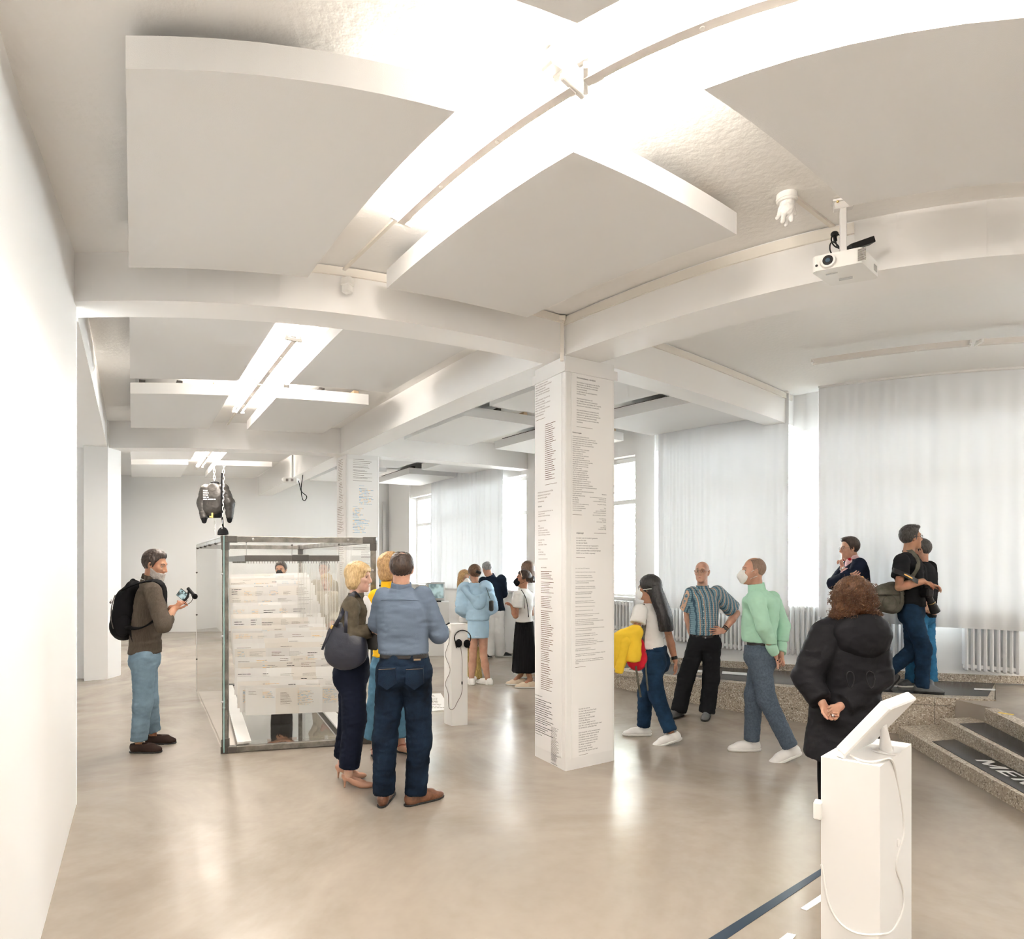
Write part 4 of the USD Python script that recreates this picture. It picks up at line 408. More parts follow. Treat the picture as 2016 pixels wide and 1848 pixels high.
 'strips': [((-2.619, 6.2, 0.518), (-1.778, 6.5, 0.479)), ((-2.709, 6.283, 0.532), (-1.817, 6.583, 0.479)), ((-2.766, 6.367, 0.557), (-1.856, 6.667, 0.524)), ((-2.807, 6.45, 0.588), (-1.901, 6.75, 0.544)), ((-2.87, 6.533, 0.657), (-1.93, 6.833, 0.634)), ((-2.874, 6.617, 0.704), (-1.964, 6.917, 0.693)), ((-2.938, 6.7, 0.75), (-1.999, 7.0, 0.731)), ((-2.98, 6.783, 0.828), (-2.029, 7.083, 0.81)), ((-3.022, 6.867, 0.872), (-2.064, 7.167, 0.862)), ((-3.07, 6.95, 0.911), (-2.1, 7.25, 0.904)), ((-3.112, 7.033, 0.966), (-2.136, 7.333, 0.959)), ((-3.16, 7.117, 0.983), (-2.166, 7.417, 0.962)), ((-3.197, 7.2, 1.0), (-2.202, 7.5, 0.99)), ((-3.24, 7.283, 1.023), (-2.239, 7.583, 1.024)), ((-3.271, 7.367, 1.101), (-2.27, 7.667, 1.096)), ((-3.314, 7.45, 1.145), (-2.344, 7.75, 1.139)), ((-3.358, 7.533, 1.235), (-2.382, 7.833, 1.246)), ((-3.401, 7.617, 1.266), (-2.427, 7.917, 1.272)), ((-3.444, 7.7, 1.347), (-2.471, 8.0, 1.345)), ((-3.488, 7.783, 1.443), (-2.523, 8.083, 1.47)), ((-3.528, 7.867, 1.478), (-2.575, 8.167, 1.494)), ((-3.569, 7.95, 1.526), (-2.628, 8.25, 1.538)), ((-3.606, 8.033, 1.55), (-2.668, 8.333, 1.562)), ((-3.647, 8.117, 1.57), (-2.709, 8.417, 1.594)), ((-3.684, 8.2, 1.598), (-2.756, 8.5, 1.62))],
 'case': {'FL': (-2.639, 5.785, 0.0),
 'FR': (-1.321, 6.127, 0.0),
 'BL': (-4.279, 8.564, 0.0),
 'BR': (-2.984, 8.928, 0.0),
 'mirror': [(-2.497, 5.89, 0.03), (-1.582, 6.144, 0.03), (-2.93, 8.86, 0.03), (-3.9, 8.656, 0.03)],
 'bar': [(-3.71, 8.25, 1.8), (-2.84, 6.75, 1.799), (-1.915, 7.0, 1.801)],
 'wires': [((-2.84, 6.75, 1.978), (-2.84, 6.75, 1.831)), ((-2.404, 6.9, 1.944), (-2.404, 6.9, 1.828)), ((-1.92, 7.0, 1.958), (-1.92, 7.0, 1.834)), ((-3.71, 8.25, 1.982), (-3.71, 8.25, 1.83))]},
 'jacket': {'c': (-6.014, 12.8, 3.017),
 'neck': (-6.024, 12.8, 3.387),
 'shL': (-6.209, 12.8, 3.243),
 'shR': (-5.849, 12.8, 3.253),
 'eL': (-6.282, 12.8, 2.965),
 'wL': (-6.192, 12.7, 2.639),
 'eR': (-5.726, 12.8, 2.965),
 'wR': (-5.726, 12.8, 2.656),
 'hemL': (-6.209, 12.8, 2.739),
 'hemR': (-5.931, 12.8, 2.728),
 'chain1': [(-6.082, 12.9, 3.857), (-6.082, 12.9, 3.39), (-6.071, 12.9, 2.29)],
 'chain2': [(-5.659, 12.45, 3.913), (-5.689, 12.45, 3.533), (-5.719, 12.45, 2.271)],
 'strap': [(-5.712, 12.5, 3.52), (-5.722, 12.5, 3.238), (-5.692, 12.5, 2.434)],
 'cap': (-5.722, 12.5, 2.373),
 'zip': (-5.981, 12.6, 2.703),
 'printp': (-6.179, 12.8, 3.243)},
 'proj': {'A': (1.696, 3.58, 3.397),
 'B': (1.918, 3.46, 3.392),
 'C': (2.129, 3.66, 3.396),
 'D': (1.9, 3.76, 3.405), 'top': 3.478, 'plate': (1.888, 3.6, 3.821),
 'pole': (1.888, 3.6, 3.534),
 'lens': (1.771, 3.55, 3.438),
 'box': [(1.944, 3.64, 3.563), (2.088, 3.66, 3.62)],
 'plug': (1.87, 3.66, 3.655)},
 'rose': (1.545, 3.55, 3.869),
 'hand': [(1.545, 3.55, 3.818), (1.525, 3.55, 3.703)],
 'rose_pipe': [(1.603, 3.57, 3.847), (1.999, 3.9, 3.827)],
 'proj2': {'c': (-4.399, 12.6, 3.392),
 'top': (-4.369, 12.6, 3.909),
 'cable': [(-4.123, 12.5, 3.791), (-4.133, 12.5, 3.59), (-4.163, 12.5, 3.339), (-4.173, 12.5, 3.188), (-4.103, 12.5, 2.987), (-4.063, 12.5, 3.057), (-4.143, 12.5, 3.138), (-4.204, 12.5, 3.289), (-4.234, 12.5, 3.379)]},
 'clipbox': [(-1.139, 4.37, 3.677), (1.83, 7.0, 4.014), (2.738, 7.7, 3.943)],
 'plinth': [(1.275, 2.61, 0.95), (1.446, 2.48, 0.95), (1.771, 2.797, 0.95)],
 'plinth_cable_right': [(1.528, 2.56, 0.959), (1.604, 2.635, 0.856), (1.663, 2.692, 0.706), (1.674, 2.702, 0.593), (1.62, 2.65, 0.535), (1.599, 2.63, 0.498), (1.647, 2.676, 0.4), (1.674, 2.702, 0.289), (1.62, 2.65, 0.249), (1.504, 2.537, 0.264)],
 'plinth_cable_left': [(1.439, 2.485, 0.291), (1.386, 2.526, 0.271), (1.342, 2.559, 0.284), (1.313, 2.581, 0.323), (1.294, 2.595, 0.389), (1.279, 2.607, 0.508)],
 'plinth_clip': (1.62, 2.65, 0.58),
 'plinth_box': (1.275, 2.61, 0.734),
 'plinth2': [(-0.744, 6.897, 0.0), (-0.649, 6.776, 0.0), (-0.478, 6.828, 0.0)], 'plinth2_top': 1.092569911504425, 'phones': {'top': (-0.542, 6.808, 1.027),
 'l': (-0.58, 6.797, 0.891),
 'r': (-0.494, 6.823, 0.883),
 'bl': (-0.617, 6.786, 0.942),
 'br': (-0.462, 6.833, 0.936),
 'cable': [(-0.558, 6.804, 0.847), (-0.542, 6.808, 0.698), (-0.542, 6.808, 0.479), (-0.553, 6.805, 0.327), (-0.601, 6.791, 0.237), (-0.643, 6.778, 0.18)],
 'cable2': [(-0.652, 6.78, 0.179), (-0.68, 6.815, 0.215), (-0.692, 6.831, 0.365), (-0.718, 6.864, 0.425), (-0.661, 6.791, 0.603), (-0.718, 6.864, 0.745), (-0.692, 6.831, 0.849), (-0.68, 6.815, 0.971)],
 'plug': (-0.68, 6.815, 1.026),
 'button': (-0.68, 6.815, 1.026)},
 'sheet': [(-1.4, 8.366, 0.0), (-0.95, 8.431, 0.0), (-0.764, 7.659, 0.0), (-0.806, 7.475, 0.0), (-1.141, 7.349, 0.0)],
 'tape': [(0.753, 2.818, 0.0), (0.918, 2.94, 0.0), (1.762, 3.607, 0.0), (2.56, 4.232, 0.0), (2.683, 4.265, 0.0), (1.724, 3.531, 0.0), (1.003, 2.94, 0.0), (0.843, 2.818, 0.0)],
 'dash': [[(1.46, 3.197, 0.0), (1.482, 3.176, 0.0), (1.696, 3.336, 0.0), (1.736, 3.415, 0.0)], [(1.249, 2.94, 0.0), (1.302, 2.985, 0.0), (1.338, 2.97, 0.0), (1.28, 2.908, 0.0), (1.176, 2.855, 0.0), (1.165, 2.885, 0.0)]],
 'tv': [(-1.467, 12.0, 1.209), (-2.464, 12.2, 1.495)],
 'radiators': [[(1.625, 9.902, 0.706, 1.176), (1.87, 9.604, 0.707, 1.171)], [(2.173, 9.252, 0.656, 1.14), (3.152, 8.265, 0.586, 1.172)], [(3.474, 7.998, 0.598, 1.222), (4.567, 7.325, 0.583, 1.231)], [(5.062, 7.134, 0.55, 1.222), (5.601, 6.997, 0.523, 1.204)], [(-1.019, 13.616, 0.611, 0.961), (-0.199, 12.395, 0.693, 1.032)]],
 'letters': [[(2.009, 8.134, 0.33), (2.098, 7.951, 0.33), (2.133, 8.06, 0.33), (2.044, 8.248, 0.33)]]}
# ------------------------------------------------------------------ lettering
GL = {}
def glyph(ch, bold):
    if (ch, bold) not in GL:
        if ch == ' ': GL[ch, bold] = (None, .30)
        else:
            m = meshkit.text_mesh(ch, .7, .01, bold); v, f = m.vertices, m.faces; top = (v[f][:, :, 2] > .0099).all(1); f = f[top]; u, inv = np.unique(f, return_inverse=True)
            GL[ch, bold] = ((v[u][:, :2], inv.reshape(-1, 3)), float(v[:, 0].max()) + .055)
    return GL[ch, bold]
def line_mesh(text, em, bold=False):
    V, Fc, x, n = [], [], 0., 0
    for ch in text:
        g, adv = glyph(ch, bold)
        if g: V.append(g[0] + [x, 0]); Fc.append(g[1] + n); n += len(g[0])
        x += adv
    return np.vstack(V) * em, np.vstack(Fc), x * em
def face_of(col, face): c = [np.array(P['column' if col == 0 else 'column2'][k]) for k in (3, 0, 1)]; a, b = (c[0], c[1]) if face == 0 else (c[1], c[2]); d = unit(b - a); return a, d, A(d[1], -d[0])
sheets = {(0, 0): COL + '/poem_sheet', (0, 1): COL + '/poem_sheet_001', (1, 0): COL2 + '/poem_sheet', (1, 1): COL2 + '/poem_sheet_001'}
for face, s, zs, em, bold, al, ink, lines in OBJ['text']:
    a, d, n = face_of(0, face); VV, FF, k = [], [], 0
    for z, ln in zip(zs, lines):
        v, f, w = line_mesh(ln, em, bold); s0 = s - w if al == 'r' else s
        q = np.c_[a[None] + np.outer(s0 + v[:, 0], d) + n * .0045, z + v[:, 1]]; VV.append(q); FF.append(f + k); k += len(q)
    part(sheets[0, face], 'poem_text' if not bold else 'poem_title', trimesh.Trimesh(np.vstack(VV), np.vstack(FF), process=False), M[ink])
def dashes(rg, width, h, words=True):
    out, x = [], 0
    while x < width: w = rg.uniform(1.2, 4.2) * h * 1.1; out.append((x, min(x + w, width))); x += w + h * .45
    return out
bgroup = {}
for i, (col, face, s0, z0, z1, n, w, ink) in enumerate(OBJ['bars']):
    a, d, nn = face_of(col, face); rg = np.random.default_rng(100 + i); pitch = (z0 - z1) / max(n - 1, 1) if n > 1 else .012; h = min(pitch * .30, .006)
    for k in range(n):
        z = z0 - (pitch * k if n > 1 else 0)
        for x0, x1 in dashes(rg, w * rg.uniform(.55, 1.0) if n > 1 else w, h):
            kk = (ink if ink != 'mix' else rg.choice(['ink_blue', 'ink_orange', 'ink_blue', 'ink_grey']))
            e = A(*nn) * .0045; p0, p1 = a + d * (s0 + x0) + e, a + d * (s0 + x1) + e; bgroup.setdefault((col, face, kk), []).append([(*p0, z), (*p1, z), (*p1, z + h), (*p0, z + h)])
def quads(q): v = np.array(q).reshape(-1, 3); k = np.arange(len(q)) * 4; return trimesh.Trimesh(v, np.vstack([np.c_[k, k + 1, k + 2], np.c_[k, k + 2, k + 3]]), process=False)
for (col, face, kk), q in bgroup.items(): part(sheets[col, face], 'small_print', quads(q), M[kk], kind='stuff')

# ------------------------------------------------------------------ glass case with hanging paper strips
K = OBJ['case']; FL, FR, BL, BR = [np.array(K[k]) for k in ('FL', 'FR', 'BL', 'BR')]; H = 2.0
M['acrylic'] = mat('acrylic_pane', {'lw': ('layer_weight', dict(blend=.5)), 'pw': ('math', dict(math_type='power', value2=5.)), 'mu': ('math', dict(math_type='multiply_add', value2=.8, value3=.035)), 'tr': ('transparent_bsdf', dict(color=(.97, .97, .96))), 'g': ('glossy_bsdf', dict(roughness=.03)), 'm': ('mix_closure', {})}, [('lw.facing', 'pw.value1'), ('pw.value', 'mu.value1'), ('mu.value', 'm.fac'), ('tr.BSDF', 'm.closure1'), ('g.BSDF', 'm.closure2')], surface='m.closure')
M['acrylic_edge'] = paint('acrylic_edge', (.35, .55, .56), .2); M['mirror'] = paint('mirror', (.50, .49, .47), .03, metallic=1.0)
M['case_floor'] = paint('case_floor', (.55, .50, .45), .5)
CS = thing('display_case', 'large steel framed glass case with hanging strips of printed paper', 'display case', (*((FL + BR) / 2)[:2], 0))
cor = [FL, FR, BR, BL]; up = A(0, 0, 1); t = .052
cen = (FL + FR + BL + BR) / 4
ins = [c + unit((cen - c) * A(1, 1, 0)) * .04 for c in cor]
for i in (0, 1, 2): part(CS, 'post', bar(ins[i] + up * .04, ins[i] + up * (H - .01), t, up=(*unit(FR - FL)[:2], 0), bevel=.003), M['steel'])
for i in range(4):
    a, b = ins[i], ins[(i + 1) % 4]
    if i != 3: part(CS, 'top_rail', bar(a + up * (H - .03), b + up * (H - .03), t, bevel=.003), M['steel'])
    if i in (0, 1): part(CS, 'bottom_rail', bar(a + up * .03, b + up * .03, t, bevel=.003), M['steel'])
part(CS, 'top_rail', bar(ins[3] + up * (H - .03), ins[0] + up * (H - .03), t * .8, bevel=.003), M['steel'])
for i in (0, 1, 2):
    for z, s in ((H - .03, -1), (.03, 1)):
        c = ins[i] + up * z; o = ins[1 - i] if i < 2 else ins[1]; d = unit(o - ins[i]); part(CS, 'corner_bracket', [box(c, (.064, .064, .064), bevel=.004), bar(c, c + d * .10, .062, bevel=.004), bar(c, c + up * s * .10, .062, up=(*d[:2], 0), bevel=.004)], M['steel_dark'])
for i in range(3):
    for z in (.42, 1.02, 1.68):
        o = unit(-(cen - ins[i]) * A(0, 1, 0)) if i < 2 else A(0, -1, 0); part(CS, 'bolt', ball(ins[i] + up * z + A(0, -.028, 0), (.013, .008, .013), 1), M['chrome'])
for k in (.18, .82): p = ins[0] + (ins[1] - ins[0]) * k + up * (H - .03); part(CS, 'bolt', ball(p + A(.01, -.03, 0), (.013, .008, .013), 1), M['chrome'])
out = [c for c in cor]
def pane(a, b, z0=.012, z1=H, name='pane'): n_ = unit(np.cross(b - a, up)) * .004; q = [a + up * z0, b + up * z0, b + up * z1, a + up * z1]; return part(CS, name, trimesh.Trimesh(q, [(0, 1, 2), (0, 2, 3)], process=False), M['acrylic'])
side_t = BL + A(0, 0, 0)
pane(BL, FL); pane(FL, FR); pane(FR, BR); pane(BR, BL)
for c in (BL, FL): part(CS, 'pane_edge', bar(c + up * .012, c + up * H, .008, .008), M['acrylic_edge'] if c is FL else M['white_plastic'])
part(CS, 'pane_edge', bar(BL + up * H, FL + up * H, .006, .01), M['white_plastic'])
d = FL - BL
for k in (.06, .22, .40, .58, .78): part(CS, 'bolt', ball(BL + d * k + up * (H - .055) + A(.0, -.01, 0), .012, 1), M['steel_dark'])
for z in (.45, 1.05, 1.62): part(CS, 'bolt', ball(BL + up * z + d * .01, .012, 1), M['steel_dark']); part(CS, 'bolt', ball(FL + up * (z + .03) + A(-.012, -.01, 0), .012, 1), M['chrome'])
mq = [np.array(p) for p in K['mirror']]; part(CS, 'mirror_floor', prism([p[:2] for p in mq], .012, .03), M['mirror'])
part(CS, 'tray_board', bar(mq[0] + up * .045, mq[3] + up * .045, .12, .02), M['white']); part(CS, 'tray_board', bar(mq[1] + up * .045, mq[2] + up * .045, .12, .02), M['white'])
part(CS, 'tray_lip', bar(mq[0] + up * .05, mq[1] + up * .05, .09, .006), M['acrylic']); part(CS, 'tray_back', bar(mq[3] + up * .05, mq[2] + up * .05, .10, .015), M['black'])
part(CS, 'floor_board', prism([(FL + (cen - FL) * .03)[:2], (FR + (cen - FR) * .03)[:2], (BR + (cen - BR) * .03)[:2], (BL + (cen - BL) * .03)[:2]], .002, .012), M['case_floor'])
# rack from which the strips hang
b0, b1, b2 = [np.array(p) for p in K['bar']]
RK = thing('hanging_rack', 'dark rack with thread teeth hanging under the top of the glass case', 'rack', b1)
part(RK, 'rail', bar(b1, b2, .03, .065), M['steel_dark']); part(RK, 'rail', bar(b0, b1, .03, .065), M['steel_dark']); part(RK, 'clamp', bar(b1 + (b2 - b1) * .49 + A(0, -.01, .005), b1 + (b2 - b1) * .67 + A(0, -.01, .005), .05, .07, bevel=.006), M['batten'])
part(RK, 'teeth', [bar(b1 + (b2 - b1) * k - up * .03, b1 + (b2 - b1) * k - up * .055, .005) for k in np.linspace(.02, .98, 34)] + [bar(b0 + (b1 - b0) * k - up * .03, b0 + (b1 - b0) * k - up * .05, .006) for k in np.linspace(.3, .98, 24)], M['steel'], kind='stuff')
for a, b in K['wires']: part(RK, 'wire', cyl(a, b, .003, 5), M['steel']); part(RK, 'hook', ball(a, .012, 1), M['steel_dark'])
M['paper_warm'] = paint('paper_warm', (.83, .79, .74), .85); M['paper_grey'] = paint('paper_grey', (.79, .77, .75), .85)  # sheet tones vary at random, partly standing in for shading between strips
M['thread'] = mat('white_thread', {'d': ('diffuse_bsdf', dict(color=(.80, .78, .74))), 'tr': ('transparent_bsdf', {}), 'm': ('mix_closure', dict(fac=.35))}, [('d.BSDF', 'm.closure1'), ('tr.BSDF', 'm.closure2')], surface='m.closure')
rg = np.random.default_rng(5); th = []
for k in np.linspace(.60, 1.0, 46):
    for j in range(2): p = b1 + (b2 - b1) * k + A(-.55 * j + .25, .75 * j, -.05) + A(rg.normal() * .008, rg.normal() * .05, 0); zb = max(.45, 1.75 - (p[1] - 6.0) * .2 - 1.05 + .5 * j); th.append(bar(p, A(p[0], p[1], zb), .0028, .0028))
part(RK, 'threads', th, M['thread'], kind='stuff')
place = ['front and lowest', 'second from the front', 'third from the front', 'fourth from the front', 'fifth from the front', 'sixth from the front', 'seventh from the front', 'eighth from the front', 'ninth from the front', 'tenth from the front', 'eleventh from the front', 'twelfth from the front', 'thirteenth, in the middle', 'twelfth from the back', 'eleventh from the back', 'tenth from the back', 'ninth from the back', 'eighth from the back', 'seventh from the back', 'sixth from the back', 'fifth from the back', 'fourth from the back', 'third from the back', 'second from the back', 'rearmost and highest']
for i, (a, b) in enumerate(OBJ['strips']):
    a, b = np.array(a), np.array(b); hh = .265; d = unit((b - a) * A(1, 1, 0)); nn = A(d[1], -d[0], 0); L = np.linalg.norm((b - a)[:2]); rg = np.random.default_rng(40 + i)
    t = thing('paper_strip', 'white strip of printed poem sheets in the glass case, %s' % place[i], 'paper strip', (a + b) / 2, group='paper strips hanging in the glass case')
    s = np.linspace(0, L, 17); bow = .012 * np.sin(s / L * np.pi * 2 + i) + .004 * np.sin(s / L * 12 + i)
    top = a[None] + np.outer(s, d) + np.outer(bow, nn); top[:, 2] = a[2] + (b[2] - a[2]) * s / L; tl = rg.normal() * .022; bot = top - A(0, 0, hh) + nn * (.012 + tl)
    cuts = [0, 5, 9, 13, 16]; front = 0
    for q in range(4):
        sl = slice(cuts[q], cuts[q + 1] + 1); o = nn * (.0012 * (q % 2)); part(t, 'sheet', loop_solid([np.array([top[j] + o, bot[j] + o, bot[j] + o - nn * .001, top[j] + o - nn * .001]) for j in range(*sl.indices(17))]), M[rg.choice(['paper', 'paper', 'paper_warm', 'paper_grey'])])
    vis = hh if i in (0,) else max(.02, min(hh, .9 * (np.array(OBJ['strips'][i])[0][2] - np.array(OBJ['strips'][i - 1])[0][2] + .06)))
    g = {}; x = .03
    while x < L - .10:
        w = rg.uniform(.08, .20); em = rg.choice([.006, .007, .010]) if rg.random() > .2 else .014; z = -.02 - rg.uniform(0, .05 if i else .03); kind = rg.choice(['ink_grey', 'mix', 'ink_grey', 'mix', 'ink_brown']) if em < .012 else 'ink'; nl = int(rg.integers(3, 14))
        for k in range(nl):
            zz = z - k * em * 1.9
            if zz < -hh + .02: break
            for x0, x1 in dashes(rg, w * rg.uniform(.5, 1) * .95, em * .8):
                kk = kind if kind != 'mix' else rg.choice(['ink_blue', 'ink_orange', 'ink_orange', 'ink_grey'])
                f_ = lambda xx: np.array([np.interp(min(x + xx, L - .01), s, top[:, c]) for c in range(3)])
                p0, p1 = f_(x0), f_(x1); dn = nn * (.012 + tl) / hh * -zz; e = nn * .0035; g.setdefault(kk, []).append([p0 + e + dn + A(0, 0, zz), p1 + e + dn + A(0, 0, zz), p1 + e + dn + A(0, 0, zz + em * .42), p0 + e + dn + A(0, 0, zz + em * .42)])
        x += w + rg.uniform(.02, .07)
    for kk, q in g.items(): part(t, 'print', quads(q), M[kk], kind='stuff')

# ------------------------------------------------------------------ jacket, cap and chains
Jk = {k: (np.array(v) if not isinstance(v, list) else [np.array(p) for p in v]) for k, v in OBJ['jacket'].items()}
def link(c, ax, L, w, r): 
    e = unit(ax); pts = [c + e * (L / 2 * math.cos(a)) + A(0, 0, 1) * 0 + np.array([0, 0, 0]) for a in (0,)]; z = A(0, 0, 1)
    return tube([c + z * ((L / 2 - w / 2) * (1 if math.sin(a) > 0 else -1) + w / 2 * math.sin(a)) + e * (w / 2 * math.cos(a)) for a in np.linspace(0, 2 * np.pi, 15)], r, 5, 0)
for i, ch in enumerate((Jk['chain1'], Jk['chain2'])):
    pts = np.array(ch); t = thing('chain', ['white plastic chain holding the bomber jacket', 'white plastic chain in front of the bomber jacket sleeve'][i], 'chain', pts[-1]); L = np.r_[0, np.cumsum(np.linalg.norm(np.diff(pts, axis=0), axis=1))]; n = int(L[-1] / .066)
    for k in range(n): c = np.array([np.interp((k + .5) * .066, L, pts[:, j]) for j in range(3)]); part(t, 'link', link(c, A(1, .3, 0) if k % 2 else A(-.3, 1, 0), .085, .036, .006), M['white_plastic'], smooth=40)
M['nylon_black'] = paint('nylon_black', (.022, .019, .016), .5, .3, 60)
JK = thing('bomber_jacket', 'black bomber jacket with white lettering hanging from chains', 'jacket', Jk['c'])
# ------------------------------------------------------------------ bodies: distance fields turned into smooth meshes
def f32(v): return np.asarray(v, np.float32)
def cone(a, b, ra, rb):
    a, b = f32(a), f32(b); ab = b - a; L2 = float(ab @ ab) + 1e-9
    def f(p):
        t = np.clip(((p - a) @ ab) / L2, 0, 1); return np.linalg.norm(p - a - t[:, None] * ab, axis=1) - (ra + (rb - ra) * t)
    f.box = (np.minimum(a - ra, b - rb), np.maximum(a + ra, b + rb)); return f
def capped(a, b, ra, rb):
    """cone with a flat end at b (a cuff or hem)"""
    c = cone(a, b, ra, rb); a, b = f32(a), f32(b); n = unit(b - a).astype(np.float32)
    def f(p): return np.maximum(c(p), (p - b) @ n)
    f.box = c.box; return f
def ellip(c, r, R=None):
    c, r = f32(c), f32(r); Rm = np.eye(3, dtype=np.float32) if R is None else f32(R); m = float(min(r))
    def f(p):
        q = ((p - c) @ Rm) / r; k = np.linalg.norm(q, axis=1); return (k - 1) * m if m > .6 * max(r) else (k - 1) * k / np.maximum(np.linalg.norm(q / r, axis=1), 1e-6)
    e = float(max(r)); f.box = (c - e, c + e); return f
def loft(secs, ex=2.3, top=None, bot=None):
    """upright trunk: secs = (centre, lateral axis, half width, half depth), from low to high"""
    C = np.array([s[0] for s in secs], np.float32); lat = np.array([unit(s[1]) for s in secs], np.float32); w = f32([s[2] for s in secs]); d = f32([s[3] for s in secs])
    o = np.argsort(C[:, 2]); C, lat, w, d = C[o], lat[o], w[o], d[o]; z0, z1 = float(C[0, 2]), float(C[-1, 2])
    zk = np.linspace(z0, z1, 40); from scipy.interpolate import PchipInterpolator as PI
    T = np.stack([PI(C[:, 2], v)(zk) for v in (C[:, 0], C[:, 1], lat[:, 0], lat[:, 1], w, d)], 1) if len(C) > 2 else np.stack([np.interp(zk, C[:, 2], v) for v in (C[:, 0], C[:, 1], lat[:, 0], lat[:, 1], w, d)], 1)
    def f(p):
        z = p[:, 2]; g = [np.interp(z, zk, T[:, k]) for k in range(6)]; n = np.hypot(g[2], g[3]); lx, ly = g[2] / n, g[3] / n
        dx, dy = p[:, 0] - g[0], p[:, 1] - g[1]; a = np.abs(dx * lx + dy * ly) / g[4]; b = np.abs(-dx * ly + dy * lx) / g[5]
        k = (a ** ex + b ** ex + 1e-12) ** (1 / ex); v = (k - 1) * np.minimum(g[4], g[5])
        return np.maximum(v, np.maximum(z - (z1 if top is None else top), (z0 if bot is None else bot) - z))
    m = float(max(w.max(), d.max())); f.box = (C.min(0) - [m, m, .02], C.max(0) + [m, m, .02]); return f
def join(fs, k=.03):
    fs = list(fs)
    def f(p):
        v = fs[0](p)
        for g in fs[1:]:
            if k <= 0: v = np.minimum(v, g(p)); continue
            b = g(p); h = np.clip(.5 + .5 * (b - v) / k, 0, 1); v = b * (1 - h) + v * h - k * h * (1 - h)
        return v
    f.box = (np.min([g.box[0] for g in fs], 0), np.max([g.box[1] for g in fs], 0)); return f
def minus(a, b, k=0.0):
    def f(p):
        u, v = a(p), -b(p)
        if k <= 0: return np.maximum(u, v)
        h = np.clip(.5 - .5 * (u - v) / k, 0, 1); return u * (1 - h) * 0 + (v * h + u * (1 - h) + k * h * (1 - h))
    f.box = a.box; return f
def clip(a, n, off):
    """keep the part where p.n < off"""
    n = f32(unit(n))
    def f(p): return np.maximum(a(p), p @ n - off)
    f.box = a.box; return f
def above(a, z): return clip(a, (0, 0, -1), -z)
def below(a, z): return clip(a, (0, 0, 1), z)
def posed(a, c, R, s=1.0):
    """field given in a local frame -> placed at c with columns R and scale s"""
    c, Rm = f32(c), f32(R)
    def f(p): return a(((p - c) @ Rm) / s) * s
    lo, hi = a.box; cs = np.array([[(lo, hi)[i][0], (lo, hi)[j][1], (lo, hi)[k][2]] for i in (0, 1) for j in (0, 1) for k in (0, 1)]) * s @ np.asarray(R).T + c
    f.box = (cs.min(0), cs.max(0)); return f
def surface(f, h, pad=2):
    """surface nets, then one pull onto the zero level"""
    lo = np.floor((np.array(f.box[0], float) - pad * h) / h) * h; n = np.ceil((np.array(f.box[1], float) + pad * h - lo) / h).astype(int) + 1
    ax = [lo[k] + h * np.arange(n[k]) for k in range(3)]; G = np.stack(np.meshgrid(*ax, indexing='ij'), -1).reshape(-1, 3).astype(np.float32)
    D = f(G).reshape(n); S = D < 0; acc = np.zeros((*(n - 1), 3)); cnt = np.zeros(n - 1); quads = []
    idx = np.full(n - 1, -1)
    E = []
    for k in range(3):
        sl0 = [slice(None)] * 3; sl1 = [slice(None)] * 3; sl0[k] = slice(0, -1); sl1[k] = slice(1, None)
        cr = S[tuple(sl0)] != S[tuple(sl1)]; I = np.argwhere(cr); d0 = D[tuple(sl0)][cr]; d1 = D[tuple(sl1)][cr]; t = d0 / (d0 - d1)
        P_ = I.astype(float); P_[:, k] += t; i, j = [a for a in range(3) if a != k]
        for a in (0, -1):
            for b in (0, -1):
                J = I.copy(); J[:, i] += a; J[:, j] += b; ok = (J >= 0).all(1) & (J < n - 1).all(1)
                np.add.at(acc, tuple(J[ok].T), P_[ok]); np.add.at(cnt, tuple(J[ok].T), 1)
        E.append((k, i, j, I, S[tuple(sl0)][cr]))
    cells = cnt > 0; idx[cells] = np.arange(cells.sum()); V = acc[cells] / cnt[cells][:, None] * h + lo
    for k, i, j, I, s0 in E:
        ok = (I[:, i] > 0) & (I[:, j] > 0) & (I[:, i] < n[i] - 1) & (I[:, j] < n[j] - 1); I, s0 = I[ok], s0[ok]; q = []
        for a, b in ((0, 0), (-1, 0), (-1, -1), (0, -1)): J = I.copy(); J[:, i] += a; J[:, j] += b; q.append(idx[tuple(J.T)])
        q = np.stack(q, 1); fl = s0 if k != 1 else ~s0; q[~fl] = q[~fl][:, ::-1]; quads.append(q)
    q = np.vstack(quads); F = np.vstack([q[:, [0, 1, 2]], q[:, [0, 2, 3]]])
    p = V.astype(np.float32)
    for _ in range(2):
        e = .3 * h; g = np.stack([f(p + f32([e if a == k else 0 for a in range(3)])) - f(p - f32([e if a == k else 0 for a in range(3)])) for k in range(3)], 1) / (2 * e)
        d = f(p); st = np.clip(d / np.maximum((g ** 2).sum(1), .3), -.6 * h, .6 * h); p = (p - st[:, None] * g).astype(np.float32)
    m = trimesh.Trimesh(p.astype(float), F, process=False)
    return m
def vnormals(m): return meshkit.arrays((m.vertices, m.faces), True)[2]
def crease(m, amp, scale, seed=0, octaves=3, ridged=True):
    """cloth folds: move the surface along its normals by stretched noise"""
    if amp <= 0: return m
    x = meshkit.fbm(m.vertices * np.array(scale, float) + seed * 3.7, octaves, seed); x = (1 - 2 * np.abs(2 * x - 1)) if ridged else (2 * x - 1)
    return trimesh.Trimesh(m.vertices + vnormals(m) * (amp * x)[:, None], m.faces, process=False)

